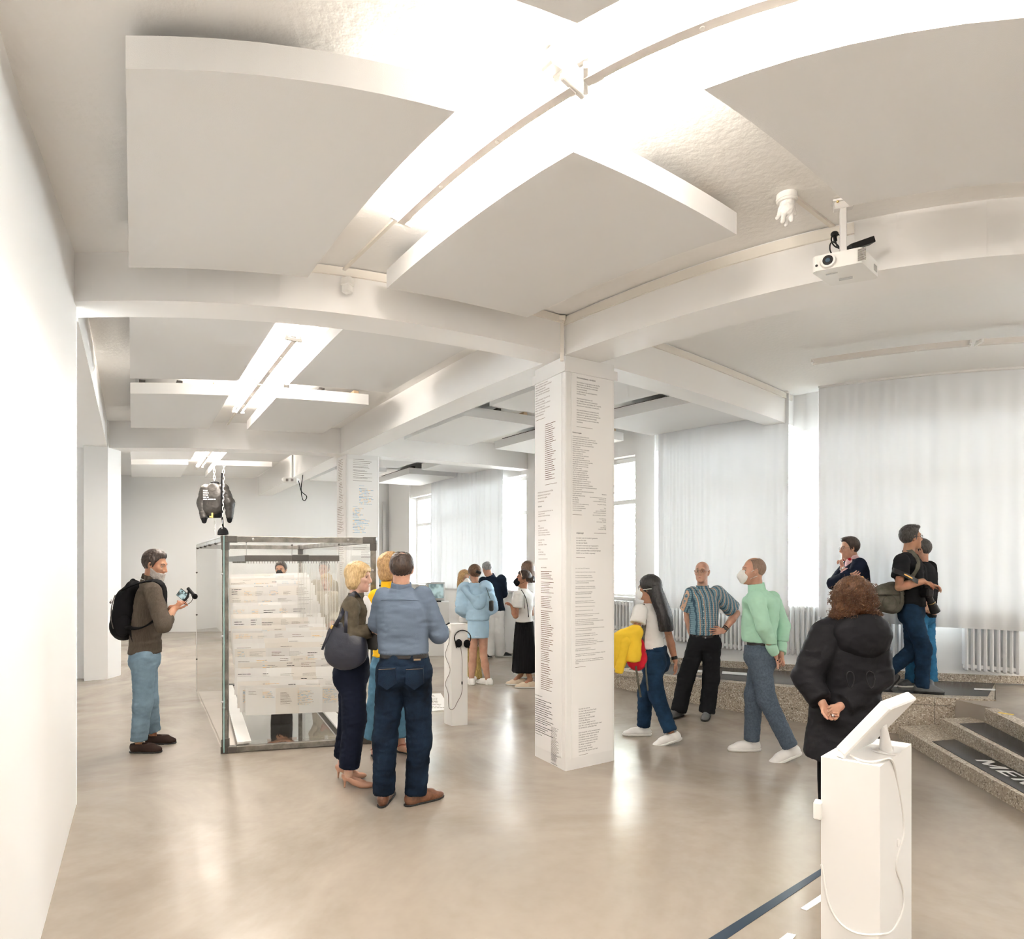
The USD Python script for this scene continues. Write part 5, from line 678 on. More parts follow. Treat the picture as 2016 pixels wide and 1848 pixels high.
# ---- the head in its own frame: x lateral, y forward, z up, origin at ear height
SKULL = ((0, -.012, .036), (.0765, .099, .088))
def head_field(fem=False, jaw=1.0):
    j = .92 if fem else 1.0 * jaw
    f = join([ellip(*SKULL), ellip((0, .022, -.03), (.063 * j, .072, .083)), ellip((0, .045, -.072), (.042 * j, .045, .04))], .03)
    f = join([f, cone((-.034, .081, .030), (.034, .081, .030), .011, .011), cone((-.040, .066, -.012), (-.05, .052, -.006), .018, .016), cone((.040, .066, -.012), (.05, .052, -.006), .018, .016), ellip((0, .082, -.098), (.021, .016, .016))], .02)
    f = minus(f, join([ellip((-.032, .100, .010), (.019, .017, .013)), ellip((.032, .100, .010), (.019, .017, .013))], 0), .016)
    f = join([f, cone((0, .090, .022), (0, .112, -.022), .0085, .0115), cone((-.012, .098, -.030), (.012, .098, -.030), .0085, .0085)], .012)
    f = join([f, cone((-.018, .088, -.058), (.018, .088, -.058), .008, .008), cone((-.015, .088, -.068), (.015, .088, -.068), .0085, .0085)], .007)
    for s in (-1, 1):
        ear = minus(ellip((s * .079, -.006, -.002), (.010, .020, .033), roty(s * .25)), ellip((s * .089, .0, .002), (.008, .011, .02)), .006); f = join([f, ear], .008)
    return f
def hairline(front, temple, ear, nape):
    """height below which there is no hair, as a function of y (front to back)"""
    ys = [-.14, -.085, -.045, -.02, .015, .03, .055, .075, .12]; zs = [nape, nape + .005, nape + .03, ear, ear - .005, temple, front - .012, front, front + .01]
    return ys, zs
def hair_field(kind):
    c, r = np.array(SKULL[0]), np.array(SKULL[1])
    if kind in ('short', 'swept', 'thin', 'crown', 'buzz'):
        t = dict(short=.010, swept=.013, thin=.009, crown=.009, buzz=.0035)[kind]
        sh = ellip(c + A(0, -.002, t * .3), r + t)
        if kind == 'swept': sh = join([sh, ellip((0, .045, .110), (.058, .05, .022))], .02)
        if kind == 'short': sh = join([sh, ellip((0, .02, .108), (.06, .055, .02))], .02)
        ys, zs = hairline(*dict(short=(.088, .03, -.005, -.085), swept=(.095, .035, -.012, -.085), thin=(.11, .055, .0, -.075), crown=(.13, .06, -.008, -.085), buzz=(.14, .085, .01, -.07))[kind])
        def f(p): return np.maximum(sh(p), np.interp(p[:, 1], ys, zs) - p[:, 2])
        f.box = sh.box
        if kind == 'crown': return minus(f, ellip((.008, -.028, .145), (.046, .055, .04)), .012)
        if kind == 'buzz': return minus(f, ellip((0, .03, .14), (.06, .085, .04)), .01)
        return f
    if kind == 'bob':
        sh = join([ellip(c + A(0, -.004, .004), r + .012), ellip((0, -.026, -.035), (.086, .082, .080)), ellip((-.042, .038, .078), (.050, .046, .034)), ellip((.045, .034, .078), (.043, .046, .034))], .022); sh = above(sh, -.105)
        return minus(sh, join([ellip((0, .125, -.02), (.074, .085, .092)), cone((-.11, .06, -.09), (.11, .06, -.09), .05, .05)], .03), .012)
    if kind == 'long':
        sh = join([ellip(c + A(0, -.004, .004), r + .017), loft([((0, -.165, -.43), (1, 0, 0), .105, .065), ((0, -.155, -.30), (1, 0, 0), .125, .07), ((0, -.10, -.12), (1, 0, 0), .105, .075), ((0, -.05, .02), (1, 0, 0), .085, .07)])], .03)
        return minus(sh, ellip((0, .12, -.03), (.072, .085, .10)), .012)
    if kind == 'midlong':
        sh = join([ellip(c + A(0, -.004, .004), r + .018), loft([((0, -.05, -.20), (1, 0, 0), .085, .07), ((0, -.045, -.08), (1, 0, 0), .10, .085), ((0, -.03, .02), (1, 0, 0), .09, .08)])], .03)
        return minus(sh, ellip((0, .12, -.03), (.070, .085, .12)), .012)
    if kind in ('bun', 'tied'):
        ys, zs = hairline(.085, .03, .0, -.07); sh = ellip(c + A(0, -.002, .003), r + .013)
        def f(p): return np.maximum(sh(p), np.interp(p[:, 1], ys, zs) - p[:, 2])
        f.box = sh.box; b = ellip((0, -.125, -.005), (.045, .035, .052)) if kind == 'bun' else ellip((0, -.115, .02), (.05, .028, .05))
        return join([f, b], .014)
    if kind == 'wavy':
        sh = join([ellip(c + A(0, -.004, .01), r + .022), ellip((0, -.04, -.05), (.082, .072, .072))], .03)
        return minus(sh, ellip((0, .13, -.02), (.078, .09, .10)), .012)
    if kind == 'curly':
        sh = join([ellip((0, -.025, .03), (.118, .125, .110)), ellip((-.058, -.03, -.05), (.080, .095, .080)), ellip((.058, -.03, -.05), (.080, .095, .080))], .05)
        return minus(sh, ellip((0, .15, -.03), (.075, .10, .11)), .012)
def gaze(yaw, pitch=0.0, roll=0.0):
    """columns lateral, forward, up. yaw 0 looks towards -y, 90 towards +x"""
    a, b = math.radians(yaw), math.radians(pitch); f = A(math.sin(a) * math.cos(b), -math.cos(a) * math.cos(b), math.sin(b)); l = unit(np.cross(f, (0, 0, 1))); u = np.cross(l, f)
    if roll: c, s = math.cos(math.radians(roll)), math.sin(math.radians(roll)); l, u = l * c + u * s, u * c - l * s
    return np.stack([l, f, u], 1)
def hand_field(w, d, pn, side, curl=.3, s=1.0, spread=.12):
    """wrist w, direction d, palm normal pn, side +1/-1: on which side of d the thumb lies"""
    d = unit(d); pn = unit(np.asarray(pn, float) - d * (np.asarray(pn, float) @ d)); lat = np.cross(pn, d) * side; w = np.asarray(w, float); pal, fin = [], []
    for i, o in enumerate((.030, .010, -.010, -.029)):
        kn = w + d * s * (.088 - .004 * abs(i - 1)) + lat * o * s; pal.append(cone(w + lat * o * .45 * s + d * .01 * s, kn, .0145 * s, .0105 * s))
        dr = unit(d + lat * (o * spread / .03)); q = kn; L = (.074, .082, .076, .060)[i] * s; c = curl[i] if np.ndim(curl) else curl
        for k, (fr, r0, r1) in enumerate(((.46, .0092, .0085), (.31, .0085, .0078), (.25, .0078, .0066))):
            a = c * math.radians((55, 75, 50)[k]); ax = unit(np.cross(dr, pn)); dr = dr * math.cos(a) + pn * math.sin(a); pn2 = pn; pn = unit(pn - dr * (pn @ dr)); e = q + dr * L * fr; fin.append(cone(q, e, r0 * s, r1 * s)); q = e
        pn = unit(pn2 - d * (pn2 @ d)) if False else unit(np.cross(d, np.cross(pn2, d)))
    b = w + d * .028 * s + lat * .024 * s; t1 = b + unit(d * .75 + lat * .75 + pn * .35) * .042 * s; t2 = t1 + unit(d * .95 + lat * .2 + pn * .35) * .032 * s; t3 = t2 + unit(d + pn * .4) * .024 * s
    return join([join(pal + [cone(w, b, .014 * s, .013 * s)], .014), join(fin, 0), cone(b, t1, .0125 * s, .0105 * s), cone(t1, t2, .0105 * s, .0095 * s), cone(t2, t3, .0095 * s, .0075 * s)], .005)
M['lens_glass'] = paint('lens_glass', (.05, .09, .13), .08); M['brass'] = paint('brass', (.75, .52, .2), .25, metallic=1.0); M['tv_screen'] = mat('tv_screen', {'t': ('texture_coordinate', {}), 'v': ('noise_texture', dict(scale=9., detail=1.)), 'r': ('rgb_ramp', dict(ramp=[(.35, (.12, .17, .18)), (.6, (.34, .46, .47))])), 'p': ('principled_bsdf', dict(roughness=.12, emission_strength=.35))}, [('t.object', 'v.vector'), ('v.fac', 'r.fac'), ('r.color', 'p.base_color'), ('r.color', 'p.emission_color')])
c = Jk['c']; f = loft([(A((Jk['hemL'][0] + Jk['hemR'][0]) / 2, c[1], Jk['hemL'][2] - .03), (1, -.15, 0), .15, .10), (A(c[0] - .05, c[1], c[2] - .18), (1, -.15, 0), .215, .15), (A(c[0] - .02, c[1], c[2] + .05), (1, -.15, 0), .215, .14), (A(c[0] - .01, c[1], Jk['shL'][2] + .0), (1, -.15, 0), .20, .10), (A(Jk['neck'][0], c[1], Jk['neck'][2] - .03), (1, -.1, 0), .07, .07)])
part(JK, 'shell', crease(surface(f, .014), .010, (6, 6, 6), 3), M['nylon_black'], smooth=True)
for q in 'LR':
    s = surface(join([cone(Jk['sh' + q], Jk['e' + q], .10, .095), capped(Jk['e' + q], Jk['w' + q], .095, .06)], .03), .014); part(JK, 'sleeve', crease(s, .009, (7, 7, 14), 8), M['nylon_black'], smooth=True)
    part(JK, 'cuff', surface(cone(Jk['w' + q], Jk['w' + q] - A(0, 0, .05), .058, .045), .012), M['black_soft'], smooth=True)
part(JK, 'collar', surface(ellip(Jk['neck'] - A(0, 0, .02), (.085, .07, .045)), .012), M['black_soft'], smooth=True); part(JK, 'waistband', surface(loft([(A(c[0] - .03, c[1], Jk['hemL'][2] - .07), (1, -.15, 0), .155, .105), (A(c[0] - .03, c[1], Jk['hemL'][2] + .03), (1, -.15, 0), .175, .12)]), .012), M['black_soft'], smooth=True)
part(JK, 'zip_tag', [box(Jk['zip'], (.03, .02, .10)), box(Jk['zip'] - A(.03, 0, .03), (.05, .02, .03))], M['ink_orange'])
rg = np.random.default_rng(3); lt = []
for k in range(5): lt.append(quads([[(Jk['printp'][0] + x0, c[1] - .172, Jk['printp'][2] - .06 - .042 * k - .02 * x0), (Jk['printp'][0] + x1, c[1] - .172, Jk['printp'][2] - .06 - .042 * k - .02 * x1), (Jk['printp'][0] + x1, c[1] - .172, Jk['printp'][2] - .035 - .042 * k - .02 * x1), (Jk['printp'][0] + x0, c[1] - .172, Jk['printp'][2] - .035 - .042 * k - .02 * x0)] for x0, x1 in dashes(rg, (.10, .11, .10, .12, .25)[k], .022)]))
part(JK, 'lettering', lt, M['print_white'])
CP = thing('cap', 'black cap hanging from a black strap above the glass case', 'cap', Jk['cap']); k = Jk['cap']
part(CP, 'crown', surface(above(ellip(k - A(0, 0, .04), (.10, .10, .13)), k[2] - .06), .012), M['black_soft'], smooth=True); part(CP, 'brim', surface(below(above(ellip(k + A(.03, -.10, -.06), (.085, .09, .04)), k[2] - .075), k[2] - .045), .01), M['black_soft'], smooth=True); part(CP, 'strap', strap([p + A(0, -.06, 0) for p in Jk['strap']], .035, .006, (1, 0, 0)), M['black_soft'])

# ------------------------------------------------------------------ things on the ceiling
pr = {k: np.array(v) for k, v in OBJ['proj'].items() if k != 'box'}
PJ = thing('projector', 'white projector hanging upside down from the ceiling at the right', 'projector', pr['plate']); Aq, Bq, Cq, Dq = pr['A'], pr['B'], pr['C'], pr['D']; zb = 3.398; zt = zb + .085
body = Polygon([Aq[:2], Bq[:2], Cq[:2], Dq[:2]]).buffer(-.02, join_style=2).buffer(.02, quad_segs=4); bm = trimesh.creation.extrude_polygon(body, zt - zb, engine='earcut'); bm.apply_translation([0, 0, zb]); part(PJ, 'body', bm, M['white_plastic'])
part(PJ, 'mount_plate', box(pr['plate'] * A(1, 1, 0) + A(0, 0, 3.812), (.11, .06, .012), rotz(-.35)), M['white']); part(PJ, 'mount_clamp', box(pr['plate'] * A(1, 1, 0) + A(0, 0, 3.785), (.10, .05, .04), rotz(-.35), .004), M['white'])
part(PJ, 'pole', box((pr['plate'][0], pr['plate'][1], (3.78 + zt) / 2), (.034, .034, 3.80 - zt), rotz(-.35), .003), M['white'])
for k in (-1, 1): part(PJ, 'screw', ball(pr['plate'] * A(1, 1, 0) + A(k * .04, -.03 - k * .012, 3.80), .007, 1), M['brass'])
fd = unit((Bq - Aq) * A(1, 1, 0)); fn = A(fd[1], -fd[0], 0); sd = unit((Cq - Bq) * A(1, 1, 0)); sn = A(sd[1], -sd[0], 0)
lc = Aq * A(1, 1, 0) + fd * .085 + A(0, 0, zb + .042)
part(PJ, 'lens_ring', [cyl(lc - fn * .005, lc + fn * .018, .042, 24, .037)], M['white_plastic'], smooth=40); part(PJ, 'lens', [cyl(lc, lc + fn * .020, .027, 20)], M['black'], smooth=40); part(PJ, 'lens_glass', ball(lc + fn * .016, .014, 2), M['lens_glass'], smooth=True)
part(PJ, 'sensor', cyl(Aq * A(1, 1, 0) + fd * .028 + fn * .001 + A(0, 0, zb + .03), Aq * A(1, 1, 0) + fd * .028 + fn * .003 + A(0, 0, zb + .03), .007, 10), M['black'])
for i in range(11): part(PJ, 'vent_slat', bar(Aq * A(1, 1, 0) + fd * .232 + fn * .002 + A(0, 0, zb + .012 + .006 * i), Aq * A(1, 1, 0) + fd * .272 + fn * .002 + A(0, 0, zb + .012 + .006 * i), .002, .003), M['ink_grey'])
part(PJ, 'side_grille', [bar(Cq * A(1, 1, 0) - sd * (.05 + .006 * i) + sn * .002 + A(0, 0, zb + .02), Cq * A(1, 1, 0) - sd * (.05 + .006 * i) + sn * .002 + A(0, 0, zb + .055), .002, .003) for i in range(8)], M['tv_grey'])
bm_ = (Aq + Bq + Cq + Dq) / 4 * A(1, 1, 0); part(PJ, 'bottom_vent', [box(bm_ + fd * -.07 + fn * .06 + A(0, 0, zb - .001), (.06, .012, .003), rotz(math.atan2(fd[1], fd[0]))), box(bm_ + fd * .0 + fn * -.05 + A(0, 0, zb - .001), (.07, .03, .002), rotz(math.atan2(fd[1], fd[0])))], M['tv_grey'])
q0, q1 = [np.array(p) for p in OBJ['proj']['box']]; part(PJ, 'cable_box', bar(q0, q1, .05, .035, up=(.3, 0, 1), bevel=.003), M['black']); part(PJ, 'plug', [ball(pr['plug'], (.022, .018, .018), 2), cyl(pr['plug'], pr['plug'] - A(-.005, 0, .04), .010, 8)], M['black'], smooth=True)
part(PJ, 'cable', [tube([pr['plug'] - A(-.005, 0, .04), pr['plug'] + A(.02, -.02, -.09), pr['pole'] + A(-.0, .02, .04)], .004, 5, 6), tube([pr['pole'] + A(0, .03, .10), pr['pole'] + A(-.05, .03, .09), pr['pole'] + A(-.045, .02, .04), pr['pole'] + A(0, .03, .03)], .004, 5, 6), tube([pr['pole'] + A(0, .03, .02), pr['pole'] + A(-.075, .0, .025), pr['pole'] + A(-.075, .0, .005), pr['pole'] + A(0, .03, .0)], .004, 5, 6)], M['black'], smooth=True)
ro = np.array(OBJ['rose']); h0, h1 = [np.array(p) for p in OBJ['hand']]
RS = thing('ceiling_rose', 'round white ceiling rose with a limp white glove hanging from it', 'ceiling rose', (ro[0], ro[1], 3.80)); part(RS, 'rose', [cyl((ro[0], ro[1], 3.785), (ro[0], ro[1], 3.822), .058, 28, .055), cyl((ro[0], ro[1], 3.775), (ro[0], ro[1], 3.786), .050, 28, .056)], M['white_plastic'], smooth=40)
gv = join([cone((ro[0] + .004, ro[1], 3.785), (ro[0], ro[1], 3.74), .034, .042)] + [cone((ro[0] + dx, ro[1] + dy, 3.735), (ro[0] + dx * 1.35 + ex, ro[1] + dy, zz), .014, .009) for dx, dy, ex, zz in ((-.030, 0, -.012, 3.69), (-.012, -.01, -.01, 3.665), (.004, .008, -.006, 3.655), (.018, -.006, 0, 3.675), (.032, .004, .004, 3.715))], .012)
part(RS, 'glove', crease(surface(gv, .004), .004, (40, 40, 25), 3), M['glove'], smooth=True)
rp = [np.array(p) for p in OBJ['rose_pipe']]; single('cable_trunking', bar((rp[0][0], rp[0][1], 3.813), (rp[1][0], rp[1][1], 3.813), .025, .014), M['trunking'], 'thin white cable duct from the ceiling rose to the long beam', 'cable duct')
def trunk(name, line, s0, s1, z0, z1, outv, label):
    n = 14; L = arclen(line); q = at_s(line, np.linspace(L[-1] * s0, L[-1] * s1, n)); o1 = offset(q[:, :2], outv); return single('cable_trunking', band(o1, q[:, :2], z0, z1), M['trunking'], label, 'cable duct')
trunk('a', P['beam1_near'], .14, .545, 3.755, 3.812, .018, 'white cable duct along the top of the nearest beam left of the column')
spl = np.array(P['spine_left']); near_ = lambda pt: arclen(spl)[int(np.argmin(np.linalg.norm(spl - A(*pt), axis=1)))] / arclen(spl)[-1]
trunk('b', P['spine_left'], near_((2.0, 3.8)), near_((.35, 5.2)), 3.74, 3.806, -.018, 'white cable duct along the long beam behind the projector')
trunk('c', P['beam1_near'], .56, .985, 3.80, 3.865, .016, 'white cable duct along the beam right of the front column')
for i, (z, w_) in enumerate(((.0, .05), (.0, .05), (.0, .05))):
    c = np.array(OBJ['clipbox'][i]); t = thing('junction_box', ['small white junction box on the nearest beam left of the column', 'small white junction box on the right beam nearer the column', 'small white junction box on the right beam nearer the window'][i], 'junction box', c)
    part(t, 'cap', box(c + A(0, -.0, .018), (.078, .06, .055), rotz([-.4, .35, .35][i]), .006), M['white_plastic']); part(t, 'socket', box(c - A(0, 0, .032), (.062, .05, .055), rotz([-.4, .35, .35][i]), .006), M['white_plastic'])
c0 = np.array(P['column'][0]); single('cable_pipe', [bar((c0[0] - .03, c0[1] - .02, 3.44), (c0[0] - .03, c0[1] - .02, 3.80), .03, .03), bar((c0[0] + .02, c0[1] - .0, 3.50), (c0[0] + .02, c0[1], 3.78), .014, .014), box((c0[0] - .03, c0[1] - .04, 3.79), (.06, .05, .04), bevel=.006)], M['trunking'], 'upright cable duct at the top corner of the front column', 'cable duct')
for i, (z, line) in enumerate(P['tracks'][1:6:2]):
    a = np.array(line[-1]); d = unit(a - np.array(line[-2])); e = a + d * (.85, 1.1, .8)[i]; single('lamp_conduit', bar((*a, z + .055), (*e, z + .055), .022, .014), M['trunking'], 'thin white conduit running on from %s' % ['the nearest lamp to the first beam', 'the second lamp to the second beam', 'the rear lamp to the end wall'][i], 'conduit')
ctl = thing('lamp_ballast', 'white ballast box beside the nearest lamp joint', 'ballast box', (.19, 2.57, 3.74)); part(ctl, 'case', box((.18, 2.57, 3.780), (.075, .11, .075), rotz(-.9), .008), M['white_plastic']); part(ctl, 'lead', tube([(.21, 2.55, 3.78), (.24, 2.53, 3.79), (.27, 2.50, 3.79)], .006, 6, 5), M['white_plastic'])
p2 = OBJ['proj2']; PJ2 = thing('projector', 'small distant white projector under the long beam in the rear bay', 'projector', p2['c']); c = np.array(p2['c']); part(PJ2, 'body', box(c, (.27, .22, .10), bevel=.012), M['white_plastic']); part(PJ2, 'pole', bar(c + A(.02, 0, .05), A(c[0] + .02, c[1], 3.97), .025), M['tv_grey']); part(PJ2, 'vent_slat', [box(c + A(x, -.112, 0), (.05, .004, .05)) for x in (-.05, .05)], M['ink_grey']); part(PJ2, 'lens', ball(c + A(-.14, -.05, .02), .04, 2), M['white_plastic'], smooth=True)
single('cable', tube(p2['cable'], .008, 6, 8), M['black'], 'dangling black cable loop beside the distant projector', 'cable', smooth=True)

# ------------------------------------------------------------------ plinths, televisions, floor prints
pl, pn, prr = [np.array(p) for p in OBJ['plinth']]; pb = pl + prr - pn
PL = thing('plinth', 'tall white plinth in the right foreground', 'plinth', (*((pl + prr) / 2)[:2], 0)); part(PL, 'box', corner_post([pn[:2], prr[:2], pb[:2], pl[:2]], 0, .95, .004), M['white'])
part(PL, 'cable', tube([pl + (pn - pl) * .45 + (prr - pn) * .1 + A(0, 0, .014), pn + (prr - pn) * .12 + A(-.03, 0, .01)] + [np.array(p) + A(-.002, -.005, 0) for p in OBJ['plinth_cable_right']] + [np.array(p) + A(-.004, -.005, 0) for p in OBJ['plinth_cable_left']], .0045, 6, 5), M['white_plastic'], smooth=True)
k = np.array(OBJ['plinth_clip']); part(PL, 'cable_clip', box(k + A(-.006, -.006, 0), (.014, .014, .03), rotz(.4), .002), M['white_plastic']); k = np.array(OBJ['plinth_box']); part(PL, 'socket', box(pl + A(-.012, -.005, 0) + A(0, 0, k[2] - .95), (.03, .05, .07), rotz(-.6), .004), M['white_plastic'])
TB = thing('tablet_holder', 'white tilted tablet holder standing on the foreground plinth', 'tablet holder', (1.40, 2.60, .952)); C0 = A(1.335, 2.60, .985); Lv, Wv = A(.132, -.099, .217), A(.224, .19, 0); R_ = np.stack([unit(Wv), unit(Lv), unit(np.cross(Wv, Lv))], 1)
cb = C0 + Lv / 2 + Wv / 2; part(TB, 'housing', box(cb + R_[:, 2] * .018, (np.linalg.norm(Wv), np.linalg.norm(Lv), .046), R_, .006), M['white']); part(TB, 'screen', box(cb - R_[:, 2] * .0055, (np.linalg.norm(Wv) * .88, np.linalg.norm(Lv) * .88, .002), R_), M['black'])
ft = cb + A(.075, .035, 0); part(TB, 'stand', cyl((ft[0], ft[1], .952), cb + R_[:, 2] * .035 + A(.02, .01, .0), .026, 16, .012), M['white'], smooth=40); part(TB, 'foot', cyl((ft[0], ft[1], .951), (ft[0], ft[1], .957), .055, 20), M['white'], smooth=40); part(TB, 'foot_pad', cyl(C0 + A(.02, .0, -.034), C0 + A(.03, .0, .0), .018, 12), M['white'], smooth=40)
h = [np.array(p) for p in OBJ['plinth2']]; hb = h[0] + h[2] - h[1]; zt = OBJ['plinth2_top']; P2 = thing('plinth', 'slender white plinth with headphones beside the man in blue', 'plinth', (*h[1][:2], 0)); part(P2, 'box', corner_post([h[1][:2], h[2][:2], hb[:2] , h[0][:2]], 0, zt, .003), M['white'])
hp = {k: np.array(v) if not isinstance(v, list) else [np.array(p) for p in v] for k, v in OBJ['phones'].items()}; off = A(.01, -.035, 0)
HP = thing('headphones', 'black headphones hung on the slender white plinth', 'headphones', hp['top'])
for dy in (0., .02): part(HP, 'headband', tube([hp['bl'] + off + A(0, dy, -.03), hp['bl'] + off + A(-.004, dy, .03), hp['top'] + off + A(-.045, dy, -.012), hp['top'] + off + A(0, dy, 0), hp['top'] + off + A(.045, dy, -.012), hp['br'] + off + A(.004, dy, .03), hp['br'] + off + A(0, dy, -.03)], .005, 6, 6), M['black'], smooth=True)
for q, e in (('l', -1), ('r', 1)): part(HP, 'ear_cup', ball(hp[q] + off, (.036, .028, .045), 2), M['black_soft'], smooth=True); part(HP, 'yoke', tube([hp['b' + q] + off + A(0, 0, -.02), hp['b' + q] + off + A(e * -.01, 0, -.075), hp[q] + off + A(e * .02, .0, -.05)], .006, 6, 4), M['black'], smooth=True)
part(HP, 'cable', tube([p + A(.004, -.008, 0) for p in hp['cable']] + [p + A(-.004, -.008, 0) for p in hp['cable2']], .0035, 6, 6), M['ink_grey'], smooth=True); part(HP, 'inline_control', ball(hp['cable'][2] + A(.004, -.01, -.02), (.008, .008, .022), 1), M['black'], smooth=True)
k = hp['button']; part(P2, 'knob', [cyl(k + A(-.002, -.002, 0), k + A(-.012, -.028, 0), .022, 14)], M['chrome'], smooth=40); part(P2, 'switch_box', box(k + A(-.05, .02, .008), (.05, .03, .04), rotz(-.5), .004), M['white_plastic'])
for i, c in enumerate(OBJ['tv']):
    c = np.array(c); tv = thing('television', ['grey tube television on a white plinth right of the man in blue', 'grey tube television half hidden behind the woman in yellow'][i], 'television', c); R_ = rotz(.12); F_ = lambda v: c + R_ @ np.array(v)
    part(tv, 'front', box(F_((.02, 0, 0)), (.35, .10, .35), R_, .015), M['tv_grey']); part(tv, 'screen', box(F_((.025, -.052, .01)), (.28, .012, .27), R_, .01), M['tv_screen'])
    f0 = [F_(v) for v in ((-.155, .05, -.165), (.17, .05, -.165), (.17, .05, .165), (-.155, .05, .165))]; f1 = [F_(v) for v in ((-.20, .36, -.14), (.06, .36, -.14), (.06, .36, .10), (-.20, .36, .10))]; part(tv, 'back_shell', loop_solid([np.array(f0), np.array(f1)]), M['tv_grey']); part(tv, 'base', box(F_((.0, .02, -.185)), (.24, .22, .02), R_), M['black'])
    w_ = single('plinth', box((c[0] + .02, c[1] + .12, (c[2] - .195) / 2), (.46, .46, c[2] - .195), rotz(.12), .004), M['white'], ['wide white plinth under the right television', 'wide white plinth under the left television'][i], 'plinth')
SH = thing('floor_sheet', 'white printed panel lying on the floor behind the man in blue', 'floor panel', OBJ['sheet'][0]); part(SH, 'panel', prism([p[:2] for p in OBJ['sheet']], .001, .012), M['paper']); rg = np.random.default_rng(8); s0, s1, s3 = [np.array(OBJ['sheet'][k]) for k in (0, 1, 4)]; q = []
for k in range(9):
    for x0, x1 in dashes(rg, .80 * rg.uniform(.8, 1), .03): f_ = lambda x, y: s0 + (s1 - s0) * (.08 + x) + (s3 - s0) * y + A(0, 0, .0135); y = .12 + .085 * k; q.append([f_(x0, y + .03), f_(x1, y + .03), f_(x1, y), f_(x0, y)])
part(SH, 'print', quads(q), M['ink_grey'], kind='stuff')
single('floor_tape', prism([p[:2] for p in OBJ['tape']], .001, .003), M['tape'], 'dark blue tape line on the floor beside the foreground plinth', 'floor tape')
for i, d in enumerate(OBJ['dash']): single('floor_letter', prism([p[:2] for p in d], .001, .003), M['print_white'], ['white floor stroke touching the foreground plinth', 'white floor stroke at the bottom edge'][i], 'floor print')
for i, ((xa, ya, z0, z1), (xb, yb, z2, z3)) in enumerate(OBJ['radiators']):
    a, b = A(xa, ya, 0), A(xb, yb, 0); L = np.linalg.norm(b - a); n = int(L / .056); rd = thing('radiator', ['white column radiator left of the woman with long hair', 'long white radiator behind the man in the checked shirt', 'white radiator behind the woman with curly hair', 'white radiator right of the laughing man', 'white radiator under the rear curtain'][i], 'radiator', (a + b) / 2 + A(0, 0, z0)); d = unit(b - a)
    nn = A(d[1], -d[0], 0)
    for k in range(n): p = a + d * (k + .5) * L / n + nn * .05; s = (k + .5) / n; za, zb = z0 + (z2 - z0) * s, z1 + (z3 - z1) * s; part(rd, 'column', box(p + A(0, 0, (za + zb) / 2), (.036, .10, zb - za), np.stack([d, -nn, A(0, 0, 1)], 1), .014), M['radiator'])
    part(rd, 'header', [bar(a + nn * .05 + A(0, 0, z1 - .05), b + nn * .05 + A(0, 0, z3 - .05), .05, .04), bar(a + nn * .05 + A(0, 0, z0 + .05), b + nn * .05 + A(0, 0, z2 + .05), .05, .04)], M['radiator'])
# large white letters of the floor lettering on stage and step
cp_ = [np.array(p) for p in P['steps']['carpet'][0]]; v, f, w = line_mesh('MEMORY', .175, True)
e0 = np.array(P['steps']['nosing'][0][1]) + A(.12, -.18); dr = unit(np.array(P['steps']['nosing'][0][3]) - np.array(P['steps']['nosing'][0][1])); nr = A(-dr[1], dr[0]); q = e0[None] + np.outer(v[:, 0] * 1.75, dr) + np.outer(v[:, 1] * 1.0, nr) + np.outer(v[:, 1] * .30, dr) * 0
part(STP, 'step_lettering', trimesh.Trimesh(np.c_[q, np.full(len(q), .1335)], f, process=False), M['print_white'])
def stage_pt(s, t): i = at_s(np.c_[Sf, Sz], s); b = at_s(np.c_[Sb, Sz], s * arclen(Sb)[-1] / SL[-1]); return i * (1 - t) + b * t + A(0, 0, .003)
for i, (s0, s1, t0, t1) in enumerate(((3.05, 3.30, .45, .62), (3.42, 3.75, .48, .66), (4.92, 5.05, .45, .52), (5.12, 5.40, .44, .50), (5.95, 6.45, .48, .58), (6.15, 6.75, .62, .68), (7.05, 7.30, .34, .46), (7.4, 7.6, .34, .46))): part(ST, 'floor_stroke', trimesh.Trimesh([stage_pt(s0, t0), stage_pt(s1, t0), stage_pt(s1, t1), stage_pt(s0, t1)], [(0, 1, 2), (0, 2, 3)], process=False), M['print_white'])
tt = np.linspace(0, 2 * np.pi, 28); o = np.array([stage_pt(4.55 + .17 * math.cos(a), .50 + .14 * math.sin(a)) for a in tt]); ii = np.array([stage_pt(4.55 + .09 * math.cos(a), .50 + .05 * math.sin(a)) for a in tt]); part(ST, 'floor_letter', ribbon(o[:24], ii[:24]), M['print_white'])
q = [np.array(p) for p in P['steps']['nosing'][2][:3]]; yt = thing('floor_tape', 'broken yellow tape on the landing at the right edge', 'floor tape', (*q[1][:2], .386))
for k in range(3): part(yt, 'strip', box((q[1][0] + .12 + .18 * k, q[1][1] + .12 - .10 * k, .386), (.11, .035, .003), rotz(-.9)), M['yellow_tape'])
